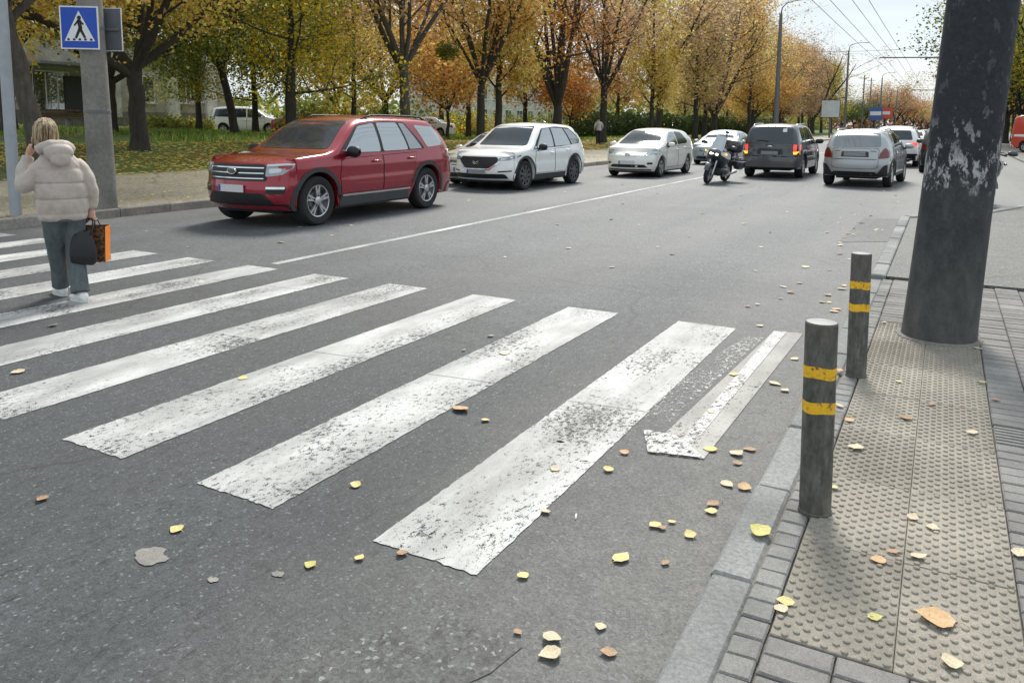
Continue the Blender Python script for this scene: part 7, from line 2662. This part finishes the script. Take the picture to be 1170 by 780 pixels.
LM = {'yellow': dry_mat('leaf_yellow', (0.56, 0.43, 0.13), (0.72, 0.61, 0.30)),
      'pale': dry_mat('leaf_pale', (0.46, 0.37, 0.24), (0.64, 0.55, 0.38)),
      'brown': dry_mat('leaf_brown', (0.24, 0.14, 0.075), (0.44, 0.28, 0.16)),
      'orange': dry_mat('leaf_orange', (0.44, 0.26, 0.12), (0.60, 0.40, 0.21)),
      'green': dry_mat('leaf_lime', (0.46, 0.42, 0.11), (0.62, 0.55, 0.19))}
SHAPES = [leaf_shape(s) for s in range(1, 9)]
for me in SHAPES:
    me.materials.append(LM['yellow'])
lr = random.Random(77)


def fallen(px, py, col, L, z, where):
    p = G(px, py, z)
    me = SHAPES[lr.randrange(len(SHAPES))]
    o = bpy.data.objects.new('fallen_leaf', me)
    COL.objects.link(o)
    o.location = (p.x, p.y, z + 0.003)
    o.rotation_euler = (lr.uniform(-.12, .12), lr.uniform(-.12, .12), lr.uniform(0, 6.28))
    o.scale = (L, L * lr.uniform(0.85, 1.15), L * lr.uniform(0.4, 1.2))
    o.material_slots[0].link = 'OBJECT'
    o.material_slots[0].material = LM[col]
    nm = {'yellow': 'bright yellow', 'pale': 'pale tan', 'brown': 'curled brown', 'orange': 'rusty orange', 'green': 'lime yellow'}[col]
    tag(o, '%s fallen leaf lying on the %s' % (nm, where), 'leaf', '%s leaves on the %s' % (nm, where))
    return o


RD = 'grey asphalt'
KB = 'asphalt beside the kerb'
TP = 'studded tactile paving'
for px, py, col, L in [(48, 570, 'brown', .06), (201, 604, 'yellow', .062), (354, 645, 'green', .05), (411, 637, 'yellow', .042), (406, 554, 'yellow', .05), (634, 536, 'pale', .05), (460, 632, 'brown', .045),
                       (598, 658, 'yellow', .042), (623, 584, 'pale', .052), (277, 432, 'yellow', .07), (20, 425, 'pale', .09), (60, 372, 'pale', .08), (555, 480, 'yellow', .05), (575, 404, 'pale', .07), (560, 384, 'pale', .06), (530, 400, 'pale', .04)]:
    fallen(px, py, col, L, 0.006, RD)
o = fallen(527, 467, 'orange', .12, 0.012, RD)
o['label'] = 'large rusty orange leaf lying across a white crossing bar'
del o['group']
for px, py, col, L in [(760, 643, 'brown', .042), (713, 517, 'orange', .05), (746, 516, 'orange', .05), (695, 537, 'yellow', .055), (811, 513, 'green', .075), (831, 553, 'pale', .075), (851, 557, 'orange', .065),
                       (814, 576, 'brown', .065), (812, 584, 'yellow', .055), (842, 518, 'pale', .07), (856, 513, 'brown', .07), (843, 529, 'brown', .05), (748, 600, 'yellow', .06), (768, 596, 'yellow', .035), (757, 603, 'brown', .04), (788, 611, 'yellow', .055),
                       (628, 747, 'pale', .075), (631, 729, 'pale', .065), (695, 745, 'brown', .055), (592, 722, 'brown', .035), (686, 716, 'pale', .045), (897, 446, 'pale', .06), (886, 438, 'pale', .085), (889, 552, 'yellow', .045), (902, 490, 'brown', .04), (812, 471, 'yellow', .05), (838, 428, 'yellow', .06),
                       (955, 353, 'orange', .09), (908, 410, 'pale', .06), (903, 334, 'brown', .08), (920, 305, 'pale', .09), (960, 290, 'brown', .09), (985, 255, 'brown', .11), (868, 372, 'pale', .06), (855, 350, 'brown', .06), (962, 330, 'orange', .10), (940, 345, 'brown', .07)]:
    fallen(px, py, col, L, 0.006, KB)
for px, py, col, L in [(710, 637, 'yellow', .085)]:
    o = fallen(px, py, col, L, 0.006, KB)
    o['label'] = 'broad bright yellow leaf on the asphalt near the last white bar'
    del o['group']
o = fallen(868, 607, 'green', .085, 0.046, 'kerb')
o['label'] = 'large lime yellow leaf lying on the kerb stone by the bollard'
del o['group']
for px, py, col, L in [(970, 480, 'orange', .055), (978, 511, 'pale', .075), (1034, 477, 'brown', .075), (1110, 494, 'pale', .06), (1043, 591, 'pale', .055), (1066, 602, 'pale', .062), (1003, 640, 'orange', .058), (1021, 630, 'brown', .05),
                       (1050, 636, 'pale', .065), (1088, 757, 'pale', .062), (897, 687, 'yellow', .062), (893, 696, 'pale', .05), (1027, 436, 'pale', .05), (1065, 462, 'brown', .05), (959, 463, 'pale', .055), (952, 557, 'yellow', .04), (1122, 437, 'yellow', .06), (1137, 456, 'brown', .05), (1165, 632, 'pale', .07), (1118, 398, 'pale', .06), (1010, 368, 'pale', .05), (958, 423, 'orange', .06), (1000, 705, 'green', .05)]:
    fallen(px, py, col, L, PT + 0.006, TP if px < 1112 else 'grey pavers')
o = fallen(1068, 706, 'orange', .12, PT + 0.006, TP)
o['label'] = 'large torn rusty leaf lying on the studded tactile paving'
del o['group']
# thin scatter farther out
for k in range(120):
    X = -11.8 + 11.0 * lr.random() ** (0.7 if k % 2 else 1.3)
    if k % 3 == 0:
        X = lr.uniform(-1.6, -0.75)
    Y = lr.uniform(6.8, 24)
    me = SHAPES[lr.randrange(len(SHAPES))]
    o = bpy.data.objects.new('fallen_leaf', me)
    COL.objects.link(o)
    L = lr.uniform(0.04, 0.085)
    o.location = (X, Y, 0.008)
    o.rotation_euler = (lr.uniform(-.15, .15), lr.uniform(-.15, .15), lr.uniform(0, 6.28))
    o.scale = (L, L, L)
    o.material_slots[0].link = 'OBJECT'
    cl = lr.choice(['pale', 'yellow', 'brown', 'pale'])
    o.material_slots[0].material = LM[cl]
    nm = {'yellow': 'yellow', 'pale': 'pale', 'brown': 'brown'}[cl]
    tag(o, 'small %s leaf scattered on the roadway beyond the crossing' % nm, 'leaf', 'small %s leaves on the roadway' % nm)

p = G(658, 591)
o = MB().tube([(-0.018, 0, 0.004), (0.022, 0, 0.004)], 0.004, 8).build('cigarette_end', M['sign_white'], None, smooth=True, loc=(p.x, p.y, 0.0))
o.rotation_euler.z = R(110)
tag(o, 'white cigarette end lying on the asphalt by the last white bar', 'cigarette end')
# grit along the kerb: pebbles, crumbs and twigs
g = np.random.default_rng(21)
m = MB()
for k in range(520):
    if k < 330:
        x, y = -0.66 - abs(g.normal()) * 0.25, g.uniform(1.5, 15)
    else:
        x, y = g.uniform(-9, -0.7), g.uniform(1.5, 12)
    s_ = g.uniform(0.002, 0.006)
    a = g.uniform(0, 6.28)
    m.add([(x + s_ * math.cos(a + q * 1.571) * (1 + 0.3 * (q % 2)), y + s_ * math.sin(a + q * 1.571), 0.0005) for q in range(4)] + [(x, y, s_ * 0.9)], [(0, 1, 4), (1, 2, 4), (2, 3, 4), (3, 0, 4)])
o = stuff(m.build('grit', M['cement'], None))
tag(o, 'pale grit and crumbs strewn along the kerb', 'grit')
